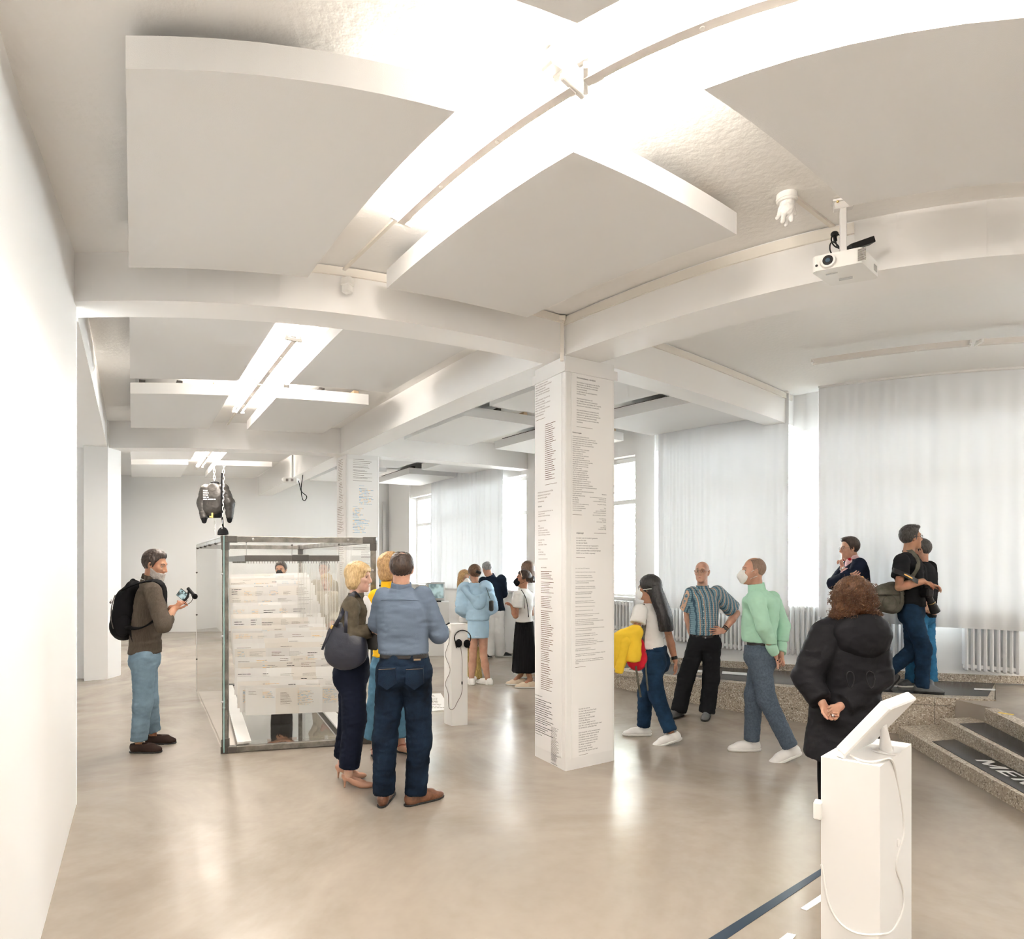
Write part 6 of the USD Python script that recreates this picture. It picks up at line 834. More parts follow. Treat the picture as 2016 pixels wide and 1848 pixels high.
# trees outside the windows
M['leaf'] = mat('leaf', {'d': ('diffuse_bsdf', dict(color=(.25, .38, .16))), 't': ('translucent_bsdf', dict(color=(.40, .58, .22))), 'm': ('mix_closure', dict(fac=.5))}, [('d.BSDF', 'm.closure1'), ('t.BSDF', 'm.closure2')], surface='m.closure'); M['bark'] = paint('bark', (.20, .15, .11), .9, .5, 20)
for i, (x, y) in enumerate(((4.2, 17.5), (7.6, 12.5))):
    t = thing('tree', ['leafy tree outside the window beside the front column', 'leafy tree outside the window gap right of the middle curtain'][i], 'tree', (x, y, -1)); part(t, 'trunk', tube([(x, y, -1), (x + .1, y, 1.2), (x, y + .1, 3.0)], [.16, .12, .08], 8, 4), M['bark'], smooth=True); rg = np.random.default_rng(60 + i); q = []
    for k in range(1300): c = A(x, y, 3.0) + rg.normal(size=3) * A(.9, .9, 1.0); u_ = unit(rg.normal(size=3)); w_ = unit(np.cross(u_, rg.normal(size=3))); q.append([c - u_ * .07, c + w_ * .035, c + u_ * .07, c - w_ * .035])
    part(t, 'foliage', quads(q), M['leaf'], kind='stuff')
PEOPLE = {
 'bearded': {'base': (-3.378, 5.93, 0), 'sx': 0.869, 'J': {'H': (0.027, 0, 1.726), 'N': (-0.033, 0, 1.564), 'Rs': (0.131, -0.2, 1.492), 'Ls': (-0.114, 0.2, 1.479), 'Re': (0.292, -0.27, 1.194), 'Rw': (0.311, -0.13, 1.321), 'Le': (0.019, 0.16, 1.172), 'Lw': (0.172, 0.05, 1.322), 'Rh': (-0.026, -0.1, 0.868), 'Lh': (-0.138, 0.1, 0.838), 'Rk': (-0.037, -0.1, 0.451), 'Lk': (-0.105, 0.1, 0.43), 'Ra': (-0.087, -0.09, 0.087), 'La': (-0.113, 0.19, 0.071), 'Rt': (0.178, -0.09, 0.026), 'Lt': (0.096, 0.2, 0.029), 'hem': (-0.088, 0, 0.91), 'cuffR': (0.288, -0.18, 1.25), 'cuffL': (0.108, 0.1, 1.245), 'pack': (-0.255, 0.02, 1.286), 'phone': (0.389, -0.1, 1.455), 'mic': (0.475, -0.08, 1.482), 'packtop': (-0.154, 0, 1.55)}},
 'blonde': {'base': (-1.263, 5.0, 0), 'sx': 0.97, 'J': {'H': (0.05, 0, 1.633), 'N': (0.029, 0, 1.48), 'Rs': (0.027, -0.165, 1.423), 'Ls': (-0.006, 0.17, 1.413), 'Re': (0.035, -0.225, 1.189), 'Rw': (0.201, -0.19, 1.243), 'Le': (0.015, 0.12, 1.144), 'Lw': (0.187, -0.02, 1.229), 'Rh': (0.021, -0.08, 0.903), 'Lh': (-0.029, 0.08, 0.875), 'Rk': (0.037, -0.08, 0.535), 'Lk': (-0.038, 0.08, 0.503), 'Ra': (-0.016, -0.08, 0.092), 'La': (-0.13, 0.14, 0.1), 'Rt': (0.143, -0.08, 0.012), 'Lt': (0.04, 0.14, 0.034), 'hem': (0.012, 0, 1.046), 'bag': (0.011, -0.24, 1.13), 'bagtop': (0.036, -0.2, 1.48), 'hand': (0.229, -0.1, 1.245), 'clutch': (0.167, -0.13, 1.154)}},
 'blue': {'base': (-0.787, 4.59, 0), 'sx': 0.986, 'J': {'H': (-0.015, 0, 1.702), 'N': (-0.019, 0.0, 1.565), 'Ls': (-0.146, 0, 1.492), 'Rs': (0.139, 0, 1.503), 'Le': (-0.204, 0.06, 1.309), 'Lw': (-0.172, 0.28, 1.221), 'Re': (0.253, 0.05, 1.231), 'Rw': (0.243, 0.3, 1.231), 'Lh': (-0.086, 0, 0.975), 'Rh': (0.094, 0, 0.975), 'Lk': (-0.139, 0, 0.469), 'Rk': (0.116, 0, 0.461), 'La': (-0.146, 0, 0.07), 'Ra': (0.086, 0, 0.044), 'Lt': (-0.136, 0.2, -0.015), 'Rt': (0.216, 0.1, -0.001), 'hem': (0.004, 0, 1.085), 'waist': (0.004, 0, 1.1)}},
 'yellow': {'base': (-1.104, 5.72, 0), 'sx': 0.982, 'J': {'H': (0.014, 0, 1.695), 'N': (-0.009, 0, 1.529), 'Rs': (-0.113, -0.06, 1.449), 'Ls': (0.064, 0.14, 1.448), 'Re': (-0.155, -0.08, 1.219), 'Rw': (-0.029, -0.22, 1.148), 'Le': (0.119, 0.18, 1.18), 'Lw': (0.112, -0.05, 1.148), 'Rh': (-0.075, 0, 0.811), 'Lh': (0.036, 0.06, 0.801), 'Rk': (-0.108, 0, 0.443), 'Lk': (0.07, 0.08, 0.434), 'Ra': (-0.141, 0.0, 0.057), 'La': (0.082, 0.12, 0.068), 'Rt': (-0.072, -0.1, -0.022), 'Lt': (0.198, 0.05, -0.005), 'hem': (-0.052, 0, 0.908)}},
 'girl': {'base': (-0.669, 9.45, 0), 'sx': 0.998, 'J': {'H': (-0.038, 0, 1.514), 'N': (-0.023, 0, 1.355), 'Rs': (-0.116, 0.02, 1.3), 'Ls': (0.088, 0.05, 1.299), 'Re': (-0.152, 0, 1.111), 'Rw': (-0.074, -0.22, 1.171), 'Le': (0.111, 0.05, 1.085), 'Lw': (0.048, -0.15, 1.174), 'Rh': (-0.046, 0, 0.784), 'Lh': (0.06, 0.02, 0.782), 'Rk': (0.0, 0, 0.404), 'Lk': (0.107, 0, 0.404), 'Ra': (0.038, 0, 0.077), 'La': (0.137, 0, 0.062), 'Rt': (-0.029, -0.12, 0.031), 'Lt': (0.085, -0.14, 0.027), 'hem': (0.0, 0, 0.86)}},
 'hoodie': {'base': (-0.483, 9.1, 0), 'sx': 0.999, 'J': {'H': (-0.059, 0, 1.596), 'N': (-0.051, 0, 1.443), 'Ls': (-0.194, 0.05, 1.367), 'Rs': (0.103, -0.02, 1.385), 'Le': (-0.221, 0.02, 1.104), 'Lw': (-0.175, 0.2, 1.002), 'Re': (0.161, 0, 1.12), 'Rw': (0.089, 0.15, 1.028), 'Lh': (-0.066, 0, 0.893), 'Rh': (0.059, 0, 0.893), 'Lk': (-0.081, 0, 0.403), 'Rk': (0.073, 0, 0.41), 'La': (-0.103, 0, 0.052), 'Ra': (0.139, 0, 0.052), 'Lt': (-0.185, 0.12, -0.023), 'Rt': (0.025, 0.08, -0.015), 'hem': (0.0, 0, 0.937), 'skirt': (0.0, 0, 0.681), 'bag': (0.179, -0.1, 1.142)}},
 'blazer': {'base': (-0.329, 11.7, 0), 'sx': 1.0, 'J': {'H': (-0.132, 0, 1.637), 'N': (-0.066, 0, 1.496), 'Ls': (-0.2, 0.05, 1.4), 'Rs': (0.133, -0.05, 1.441), 'Le': (-0.222, 0.12, 1.16), 'Lw': (-0.134, 0.3, 1.103), 'Re': (0.169, 0.05, 1.183), 'Rw': (0.06, 0.28, 1.095), 'Lh': (-0.066, 0, 0.856), 'Rh': (0.075, 0, 0.856), 'Lk': (-0.085, 0, 0.489), 'Rk': (0.085, 0, 0.489), 'La': (-0.094, 0, 0.159), 'Ra': (0.102, 0.1, 0.165), 'Lt': (-0.147, -0.1, 0.07), 'Rt': (0.178, 0.1, 0.079), 'hem': (-0.009, 0, 0.903)}},
 'skirt': {'base': (0.166, 8.95, 0), 'sx': 1.0, 'J': {'H': (-0.007, 0, 1.523), 'N': (-0.007, 0, 1.376), 'Ls': (-0.088, -0.145, 1.297), 'Rs': (0.098, 0.14, 1.289), 'Le': (-0.116, -0.19, 1.017), 'Lw': (-0.159, -0.2, 1.131), 'Re': (0.112, 0.14, 1.019), 'Rw': (0.031, 0.1, 1.08), 'Lh': (-0.001, -0.07, 0.821), 'Rh': (0.023, 0.07, 0.807), 'Lk': (-0.008, -0.06, 0.448), 'Rk': (0.067, 0.08, 0.428), 'La': (0.091, -0.1, 0.12), 'Ra': (-0.042, 0.1, 0.148), 'Lt': (-0.066, -0.1, 0.034), 'Rt': (-0.166, 0.12, 0.072), 'hem': (0.0, 0, 0.922), 'skirt': (0.0, 0, 0.216)}},
 'behind': {'base': (0.25, 9.7, 0), 'sx': 1.0, 'J': {'H': (-0.016, 0, 1.641), 'N': (0.016, 0, 1.469), 'Ls': (-0.08, -0.1, 1.379), 'Rs': (0.129, 0.1, 1.379), 'Le': (-0.081, -0.15, 1.105), 'Lw': (-0.143, -0.2, 1.047), 'Re': (0.176, 0.1, 1.103), 'Rw': (0.078, 0.0, 0.993), 'Lh': (-0.017, -0.05, 0.865), 'Rh': (0.064, 0.06, 0.855), 'Lk': (-0.001, -0.05, 0.453), 'Rk': (0.064, 0.06, 0.439), 'La': (0.03, -0.05, 0.065), 'Ra': (0.081, 0.1, 0.039), 'Lt': (-0.079, -0.05, 0.011), 'Rt': (-0.029, 0.1, -0.016), 'hem': (0.016, 0, 0.892)}},
 'longhair': {'base': (1.397, 6.27, 0), 'sx': 0.976, 'J': {'H': (-0.036, 0, 1.498), 'N': (-0.052, 0, 1.336), 'Ls': (-0.156, -0.13, 1.281), 'Rs': (0.138, 0.12, 1.262), 'Le': (-0.214, -0.19, 1.075), 'Lw': (-0.321, -0.2, 1.057), 'Re': (0.196, 0.12, 1.01), 'Rw': (0.249, 0.08, 0.769), 'Lh': (-0.039, -0.08, 0.804), 'Rh': (0.076, 0.08, 0.784), 'Lk': (0.018, -0.1, 0.459), 'Rk': (-0.051, 0.1, 0.438), 'La': (0.145, -0.18, 0.104), 'Ra': (-0.063, 0.14, 0.069), 'Lt': (0.014, -0.18, -0.004), 'Rt': (-0.19, 0.14, 0.007), 'hem': (0.021, 0, 0.908), 'bag': (-0.217, -0.18, 0.824), 'coat': (-0.285, -0.22, 0.971), 'strap': (-0.114, -0.1, 1.333)}},
 'plaid': {'base': (2.143, 7.2, 0), 'sx': 0.958, 'J': {'H': (0.024, 0, 1.64), 'N': (0.037, 0.02, 1.46), 'Rs': (-0.073, 0.06, 1.394), 'Ls': (0.195, -0.03, 1.404), 'Re': (-0.105, 0.16, 1.17), 'Rw': (-0.083, 0.13, 0.96), 'Le': (0.435, 0.0, 1.177), 'Lw': (0.226, -0.15, 0.99), 'Rh': (-0.021, 0.03, 0.854), 'Lh': (0.129, -0.03, 0.862), 'Rk': (-0.157, 0.02, 0.449), 'Lk': (0.123, -0.03, 0.446), 'Ra': (-0.248, 0.0, 0.082), 'La': (0.068, -0.05, 0.07), 'Rt': (-0.388, -0.12, 0.03), 'Lt': (-0.009, -0.2, 0.021), 'hem': (0.048, 0, 0.939), 'waist': (0.048, 0, 0.939), 'cuffR': (-0.107, 0.13, 1.207), 'cuffL': (0.351, 0, 1.229)}},
 'mint': {'base': (2.284, 5.77, 0), 'sx': 0.93, 'J': {'H': (-0.085, 0, 1.671), 'N': (-0.05, 0, 1.509), 'Ls': (-0.128, -0.175, 1.421), 'Rs': (0.175, 0.17, 1.406), 'Le': (-0.083, -0.24, 1.185), 'Lw': (0.058, -0.15, 0.936), 'Re': (0.251, 0.1, 1.164), 'Rw': (0.157, -0.06, 0.923), 'Lh': (-0.066, -0.085, 0.918), 'Rh': (0.031, 0.085, 0.897), 'Lk': (-0.007, -0.12, 0.532), 'Rk': (-0.039, 0.1, 0.522), 'La': (0.175, -0.2, 0.146), 'Ra': (-0.051, 0.12, 0.096), 'Lt': (0.011, -0.2, 0.011), 'Rt': (-0.255, 0.12, 0.016), 'hem': (-0.02, 0, 1.035), 'waist': (-0.02, 0, 1.04)}},
 'curly': {'base': (2.21, 4.2, 0), 'sx': 0.885, 'J': {'H': (0.053, 0, 1.52), 'N': (0.05, 0.02, 1.397), 'Ls': (-0.13, 0, 1.25), 'Rs': (0.191, 0, 1.274), 'Le': (-0.279, 0.0, 0.99), 'Lw': (-0.246, -0.14, 0.855), 'Re': (0.225, -0.03, 1.012), 'Rw': (-0.113, -0.14, 0.829), 'Lh': (-0.073, 0.02, 0.759), 'Rh': (0.119, 0.02, 0.759), 'Lk': (-0.092, 0.02, 0.419), 'Rk': (0.081, 0.02, 0.419), 'La': (-0.111, 0.02, 0.029), 'Ra': (0.05, 0.02, 0.029), 'Lt': (-0.017, 0.2, -0.069), 'Rt': (0.191, 0.2, -0.069), 'hem': (0.011, 0, 0.459)}},
 'suit': {'base': (3.884, 7.12, 0.395), 'sx': 0.878, 'J': {'H': (-0.091, 0, 1.515), 'N': (-0.026, 0, 1.395), 'Ls': (-0.055, -0.15, 1.327), 'Rs': (0.025, 0.17, 1.326), 'Le': (-0.2, -0.22, 1.15), 'Lw': (-0.272, -0.16, 1.293), 'Re': (-0.282, 0.02, 1.125), 'Rw': (-0.251, -0.2, 1.21), 'Lh': (-0.024, -0.08, 0.913), 'Rh': (0.102, 0.08, 0.903), 'Lk': (-0.037, -0.08, 0.517), 'Rk': (0.129, 0.08, 0.498), 'La': (-0.024, -0.08, 0.166), 'Ra': (0.155, 0.1, 0.135), 'Lt': (-0.166, -0.08, 0.109), 'Rt': (0.009, 0.1, 0.077), 'hem': (0.026, 0, 0.851)}},
 'tee': {'base': (4.256, 6.68, 0.395), 'sx': 0.843, 'J': {'H': (-0.038, 0, 1.618), 'N': (-0.076, 0, 1.452), 'Rs': (-0.298, -0.19, 1.371), 'Ls': (0.117, 0.19, 1.383), 'Re': (-0.38, -0.26, 1.112), 'Rw': (-0.077, -0.24, 1.168), 'Le': (0.178, 0.15, 1.124), 'Lw': (0.207, 0.02, 1.129), 'Rh': (-0.102, -0.085, 0.856), 'Lh': (0.045, 0.085, 0.843), 'Rk': (0.045, -0.09, 0.459), 'Lk': (0.041, 0.08, 0.414), 'Ra': (0.026, -0.09, 0.093), 'La': (-0.221, 0.12, 0.206), 'Rt': (0.105, -0.11, 0.049), 'Lt': (-0.286, 0.12, 0.031), 'hem': (-0.032, 0, 0.904), 'cuffR': (-0.33, -0.2, 1.251), 'cuffL': (0.148, 0.17, 1.234), 'bag': (-0.405, -0.05, 0.992), 'cam': (-0.018, -0.22, 1.059), 'lens': (0.056, -0.22, 0.918), 'strap0': (-0.076, -0.15, 1.408), 'strap1': (-0.175, -0.19, 1.214)}},
 'shadow': {'base': (4.52, 6.97, 0.395), 'sx': 0.839, 'J': {'H': (-0.013, 0, 1.49), 'N': (0.013, 0, 1.355), 'Ls': (-0.13, -0.1, 1.289), 'Rs': (0.179, 0.1, 1.292), 'Le': (-0.106, -0.12, 1.068), 'Lw': (-0.077, -0.15, 0.933), 'Re': (0.199, 0.1, 1.059), 'Rw': (0.041, -0.1, 0.902), 'Lh': (-0.086, -0.06, 0.788), 'Rh': (0.1, 0.06, 0.778), 'Lk': (-0.119, -0.06, 0.427), 'Rk': (0.106, 0.05, 0.412), 'La': (-0.139, -0.06, 0.088), 'Ra': (0.109, 0.02, 0.073), 'Lt': (-0.313, -0.08, 0.002), 'Rt': (-0.025, -0.2, 0.026), 'hem': (0.007, 0, 0.783)}},
 'masked': {'base': (-3.527, 9.7, 0), 'sx': 0.94, 'J': {'H': (-0.025, 0, 1.641), 'N': (-0.024, 0.02, 1.468), 'Rs': (-0.158, 0.0, 1.399), 'Ls': (0.141, 0.0, 1.399), 'Re': (-0.216, 0, 1.094), 'Rw': (0.005, -0.14, 0.989), 'Le': (0.199, 0, 1.094), 'Lw': (0.111, -0.16, 0.967), 'Rh': (-0.083, 0, 0.876), 'Lh': (0.058, 0, 0.876), 'Rk': (-0.083, 0, 0.423), 'Lk': (0.066, 0, 0.423), 'Ra': (-0.083, 0, 0.057), 'La': (0.075, 0, 0.057), 'Rt': (-0.044, -0.18, 0.019), 'Lt': (0.184, -0.18, 0.019), 'hem': (-0.008, 0, 0.814)}},
 'coatman': {'base': (-3.083, 10.3, 0), 'sx': 0.958, 'J': {'H': (0.017, 0, 1.642), 'N': (0.011, 0.02, 1.468), 'Rs': (-0.13, 0.0, 1.394), 'Ls': (0.164, 0.0, 1.394), 'Re': (-0.164, 0, 1.087), 'Rw': (-0.054, -0.1, 0.897), 'Le': (0.208, 0, 1.087), 'Lw': (0.168, -0.1, 0.897), 'Rh': (-0.052, 0, 0.838), 'Lh': (0.086, 0, 0.838), 'Rk': (-0.052, 0, 0.391), 'Lk': (0.086, 0, 0.391), 'Ra': (-0.052, 0, 0.06), 'La': (0.086, 0, 0.06), 'Rt': (-0.005, -0.2, 0.027), 'Lt': (0.164, -0.2, 0.027), 'hem': (0.017, 0, 0.756)}},
 'scarf': {'base': (-2.84, 9.75, 0), 'sx': 0.96, 'J': {'H': (-0.025, 0, 1.46), 'N': (-0.022, 0.02, 1.302), 'Rs': (-0.139, 0.0, 1.24), 'Ls': (0.106, 0.0, 1.24), 'Re': (-0.172, 0, 0.981), 'Rw': (-0.06, -0.12, 0.851), 'Le': (0.139, 0, 0.981), 'Lw': (0.109, -0.12, 0.851), 'Rh': (-0.074, 0, 0.746), 'Lh': (0.049, 0, 0.746), 'Rk': (-0.065, 0, 0.362), 'Lk': (0.049, 0, 0.362), 'Ra': (-0.065, 0, 0.048), 'La': (0.049, 0, 0.048), 'Rt': (-0.04, -0.16, 0.014), 'Lt': (0.129, -0.16, 0.014), 'hem': (-0.008, 0, 0.322)}}}
# ------------------------------------------------------------------ people
def skin_mat(name, c):
    return mat(name, {'t': ('texture_coordinate', {}), 'v': ('noise_texture', dict(scale=14., detail=4.)), 'r': ('rgb_ramp', dict(ramp=[(.35, tuple(np.array(c) * A(.88, .80, .78))), (.65, tuple(np.array(c) * A(1.06, 1.04, 1.03)))])),
        'p': ('principled_bsdf', dict(roughness=.5, subsurface_weight=.12, subsurface_scale=.008, specular_ior_level=.4))}, [('t.object', 'v.vector'), ('v.fac', 'r.fac'), ('r.color', 'p.base_color')])
M['skin'] = skin_mat('skin', (.56, .33, .235)); M['skin_tan'] = skin_mat('skin_tan', (.46, .245, .15)); M['skin_pale'] = skin_mat('skin_pale', (.62, .41, .32)); M['skin_brown'] = skin_mat('skin_brown', (.40, .205, .125))
M['lips'] = paint('lips', (.42, .16, .14), .45); M['eye_white'] = paint('eye_white', (.75, .72, .68), .2); M['iris'] = paint('dark_iris', (.03, .022, .018), .15)
def hair_mat(name, c, c2, scale=(60, 60, 14), rough=.42):
    return mat(name, {'t': ('texture_coordinate', {}), 'm': ('mapping', dict(scale=scale)), 'n': ('noise_texture', dict(scale=1.6, detail=5., roughness=.7)), 'r': ('rgb_ramp', dict(ramp=[(.35, c), (.66, c2)])),
        'b': ('bump', dict(strength=.7, distance=.004)), 'p': ('principled_bsdf', dict(roughness=rough, specular_ior_level=.45))},
        [('t.object', 'm.vector'), ('m.vector', 'n.vector'), ('n.fac', 'r.fac'), ('r.color', 'p.base_color'), ('n.fac', 'b.height'), ('b.normal', 'p.normal')])
HM = dict(dark=hair_mat('hair_dark_brown', (.016, .010, .008), (.06, .036, .024)), black=hair_mat('hair_black', (.006, .006, .008), (.022, .020, .022), rough=.25), blond=hair_mat('hair_blond', (.40, .25, .10), (.72, .53, .28)),
          strawberry=hair_mat('hair_strawberry', (.28, .15, .06), (.62, .40, .18)), brown=hair_mat('hair_brown', (.06, .03, .016), (.16, .085, .045)), grey=hair_mat('hair_grey', (.14, .14, .15), (.42, .42, .42)), salt=hair_mat('hair_salt', (.018, .016, .015), (.085, .078, .072)),
          stubble=hair_mat('hair_stubble', (.20, .13, .09), (.30, .20, .145)), beard=hair_mat('hair_grey_beard', (.34, .30, .27), (.62, .58, .54)), curl=hair_mat('hair_curl', (.055, .022, .010), (.17, .075, .032)))
def cloth(name, c, rough=.85, weave=260., bump=.25, var=.10, sheen=.0, stretch=(1, 1, 1), vscale=7.):
    c = np.array(c)
    return mat(name, {'t': ('texture_coordinate', {}), 'mp': ('mapping', dict(scale=stretch)), 'v': ('noise_texture', dict(scale=vscale, detail=5., roughness=.6)), 'n': ('noise_texture', dict(scale=weave, detail=2.)), 'r': ('rgb_ramp', dict(ramp=[(.3, tuple(c * (1 - var))), (.7, tuple(np.minimum(c * (1 + var), .95)))])),
        'b': ('bump', dict(strength=bump, distance=.002)), 'p': ('principled_bsdf', dict(roughness=rough, sheen_weight=sheen, specular_ior_level=.10))},
        [('t.object', 'mp.vector'), ('mp.vector', 'v.vector'), ('mp.vector', 'n.vector'), ('v.fac', 'r.fac'), ('r.color', 'p.base_color'), ('n.fac', 'b.height'), ('b.normal', 'p.normal')])
HEAD_CACHE = {}
class Figure:
    def __init__(s, key, label, skin='skin', fine=.006):
        d = PEOPLE[key]; s.key, s.base, s.sx = key, np.array(d['base'], float), d['sx']; s.J = {k: np.array(v, float) for k, v in d['J'].items()}; s.h = fine * 1.12
        s.path = thing('person', label, 'person', s.base); s.skin = M[skin]; s.seed = sum(map(ord, key)) % 97
        s.P = (s.J['Lh'] + s.J['Rh']) / 2
    def world(s, m): m = V3(m); v = m.vertices.copy(); v[:, 0] *= s.sx; return trimesh.Trimesh(v + s.base, m.faces, process=False)
    def pt(s, p): p = np.array(p, float) * A(s.sx, 1, 1); return p + s.base
    def add(s, name, m, material, parent=None, smooth=True, label=None):
        if isinstance(m, list): m = cat(m)
        return part(parent or s.path, name, s.world(m), material, smooth=smooth, label=label)
    def head(s, yaw, pitch=0, roll=0, sc=1.0, fem=False, hair=None, hm='dark', eyes=True, hair_fold=.004, nose=True, lift=0):
        s.R = gaze(yaw, pitch, roll); s.hc = s.J['H']; s.hs = sc; s.fem = fem
        s.hf = posed(head_field(fem), s.hc, s.R, sc)
        if hair:
            m = surface(posed(hair_field(hair), s.hc, s.R, sc), s.h * 1.15); m = crease(m, hair_fold, (70, 70, 22), s.seed, 2)
            s.hair = s.add('hair', m, HM[hm])
        L = lambda p: s.hc + s.R @ (np.array(p) * sc)
        s.L = L
        if eyes:
            for k in (-1, 1):
                e = s.add('eye', ball(L((k * .0315, .0695, .010)), .0122 * sc, 2), M['eye_white']); s.add('iris', ball(L((k * .0315, .0772, .0095)), .0066 * sc, 1), M['iris'], e)
                s.add('eyebrow', tube([L((k * .016, .0935, .031)), L((k * .033, .0905, .036)), L((k * .050, .078, .030))], [.0035 * sc, .0045 * sc, .003 * sc], 5, 3), HM[hm])
            s.add('mouth', tube([L((-.021, .0885, -.064)), L((0, .0965, -.0625)), L((.021, .0885, -.064))], [.003 * sc, .0062 * sc, .003 * sc], 6, 3), M['lips'])
    def loc(s, p): return s.hc + s.R @ (np.array(p, float) * s.hs)
    def body(s, hands, bare=(), leg=(.075, .052, .042), build=1.0, arm=(.045, .038, .028), neck=None):
        """one continuous skin: head, neck, trunk, arms with hands, legs. hands: {side: (direction, palm normal, thumb side, curl)}"""
        J = s.J; N, P = J['N'], s.P; lat = unit((J['Rs'] - J['Ls']) * A(1, 1, 0)); hl = unit((J['Rh'] - J['Lh']) * A(1, 1, 0)); w = np.linalg.norm(J['Rs'] - J['Ls']) / 2
        w_ = min(w * .72, .125); sm = (J['Rs'] + J['Ls']) / 2; mc = (P + (N - P) * .72) * A(.5, .5, 1) + sm * A(.5, .5, 0)
        f = [loft([(P + A(0, 0, -.08), hl, .105, .08), (P + (N - P) * .35, hl, .095, .07), (mc, lat, w_ * .9, .075), (P + (N - P) * .93, lat, w_, .05)])]
        for k in 'LR':
            f += [cone(J[k + 's'], J[k + 'e'], arm[0] * .85, arm[1] * .95), cone(J[k + 'h'] * .75 + P * .25 + A(0, 0, -.02), J[k + 'k'], leg[0] * .8, leg[1] * .85), cone(J[k + 'k'], J[k + 'a'], leg[1] * .85, leg[2] * .85)]
        trunk = surface(join(f, .03), .026)
        nr = neck or (.048 if s.fem else .058); nk = join([s.hf, cone(s.loc((0, -.022, -.05)), N + A(0, 0, -.03), nr * .97, nr * 1.08)], .02)
        ms = [trunk, surface(nk, s.h * .95)]
        for k in 'LR':
            E, Wr = J[k + 'e'], J[k + 'w']; ff = [cone(E, E + (Wr - E) * .35, arm[1] * .97, arm[1] * 1.0), cone(E + (Wr - E) * .35, Wr, arm[1], arm[2] * .92)]
            if k in hands: d, pn, sd, cu = hands[k]; ff.append(hand_field(Wr, d, pn, sd, cu, .96 if not s.fem else .88))
            ms.append(surface(join(ff, .012), s.h * .85))
        for k in bare: ms.append(surface(join([cone(J[k + 'k'] + (J[k + 'h'] - J[k + 'k']) * .62, J[k + 'k'], leg[0] * .92, leg[1]), cone(J[k + 'k'], J[k + 'k'] + (J[k + 'a'] - J[k + 'k']) * .35, leg[1] * .97, leg[1] * 1.06), cone(J[k + 'k'] + (J[k + 'a'] - J[k + 'k']) * .35, J[k + 'a'], leg[1] * 1.06, leg[2] * .8), cone(J[k + 'a'], J[k + 'a'] + unit(J[k + 't'] - J[k + 'a']) * .09 - A(0, 0, .03), leg[2] * .8, .03)], .02), s.h))
        s.add('body', cat(ms), s.skin)
    def trunk_secs(s, zh, wh, dh, ww, dw, wc, dc, shoulder=1.0, flare=0.0, off=0.0):
        J = s.J; N, P = J['N'], s.P; lat = unit((J['Rs'] - J['Ls']) * A(1, 1, 0)); hl = unit((J['Rh'] - J['Lh']) * A(1, 1, 0)); hw = np.linalg.norm((J['Rs'] - J['Ls'])) / 2; mid = unit(lat + hl)
        c = lambda t: P + (N - P) * t; b = c((zh - P[2]) / (N[2] - P[2]) if zh < P[2] else 0) if zh < P[2] else c((zh - P[2]) / (N[2] - P[2])); b = np.array([b[0], b[1], zh])
        th = (zh - P[2]) / (N[2] - P[2]); S = [(b, hl, wh + flare, dh + flare)]
        sm = (J['Rs'] + J['Ls']) / 2
        for t, l, ww_, dd in ((.05, hl, wh, dh), (.38, mid, ww, dw), (.70, lat, wc, dc), (.86, lat, hw * 1.02 * shoulder, dc * .86)):
            if t > th + .04:
                cc = c(t)
                if t > .6: cc = np.array([*(cc[:2] * .5 + sm[:2] * .5), cc[2]])
                S.append((cc, l, ww_, dd))
        S += [(np.array([*(N[:2] * .6 + sm[:2] * .4), sm[2] + .045]), lat, hw * .72, dc * .62), (N + A(0, 0, .012), lat, .062, .06)]
        return S
    def top(s, name, m, zh, dims, sleeve=(.062, .052, .045), end='wrist', cuffs=None, fold=.006, fs=(9, 9, 15), k=.018, collar=None, label=None, ex=2.3, flare=0., short=.0, shoulder=1.0, extra=()):
        """shirt, jacket or coat: trunk and sleeves in one field"""
        J = s.J; f = [loft(s.trunk_secs(zh, *dims, flare=flare, shoulder=shoulder), ex)]
        for q in 'LR':
            S, E, Wr = J[q + 's'], J[q + 'e'], J[q + 'w']
            if end == 'short': f.append(capped(S, S + (E - S) * (short or .72), sleeve[0], sleeve[1] * 1.12)); continue
            cu = (cuffs or {}).get(q); En = cu if cu is not None else E + (Wr - E) * (.93 if end == 'wrist' else end)
            f += [cone(S, E, sleeve[0], sleeve[1]), capped(E, En, sleeve[1], sleeve[2])]
        m_ = surface(above(join(f + list(extra), k), zh), s.h * 1.6); m_ = crease(m_, fold, fs, s.seed)
        p = s.add(name, m_, m, label=label)
        if collar:
            N = J['N']; up = unit(s.loc((0, -.02, -.05)) - N); r = collar[0]; cf = capped(N - up * .02, N + up * collar[1], r * 1.12, r); cm = minus(cf, cone(N, N + up * .2, r * .86, r * .84))
            s.add('collar', surface(cm, s.h * .8), collar[2] if len(collar) > 2 else m, p)
        return p
    def trousers(s, m, zw, hw, hd, thigh, knee, hem, hemz=None, fold=.006, belt=None, name='trousers', crotch=-.09, label=None, seat=0.0):
        J = s.J; P = s.P; hl = unit((J['Rh'] - J['Lh']) * A(1, 1, 0)); fw = A(-hl[1], hl[0], 0)
        if fw @ unit(A(*(s.J['Rt'] - s.J['Ra'])[:2], 0) + A(*(s.J['Lt'] - s.J['La'])[:2], 0)) < 0: fw = -fw
        f = [loft([(P + A(0, 0, crotch), hl, hw * .82, hd * .8), (P + A(0, 0, -.02), hl, hw, hd), (np.array([P[0], P[1], max(zw - .02, P[2] + .03)]) , hl, hw * .9, hd * .9), (np.array([P[0], P[1], zw + .01]), hl, hw * .88, hd * .88)], 2.4)]
        if seat: f += [ellip(P - fw * hd * .45 + hl * q * hw * .45 + A(0, 0, -.035), (hw * .5, hd * .62, .10), np.stack([hl, fw, A(0, 0, 1)], 1)) for q in (-1, 1)]
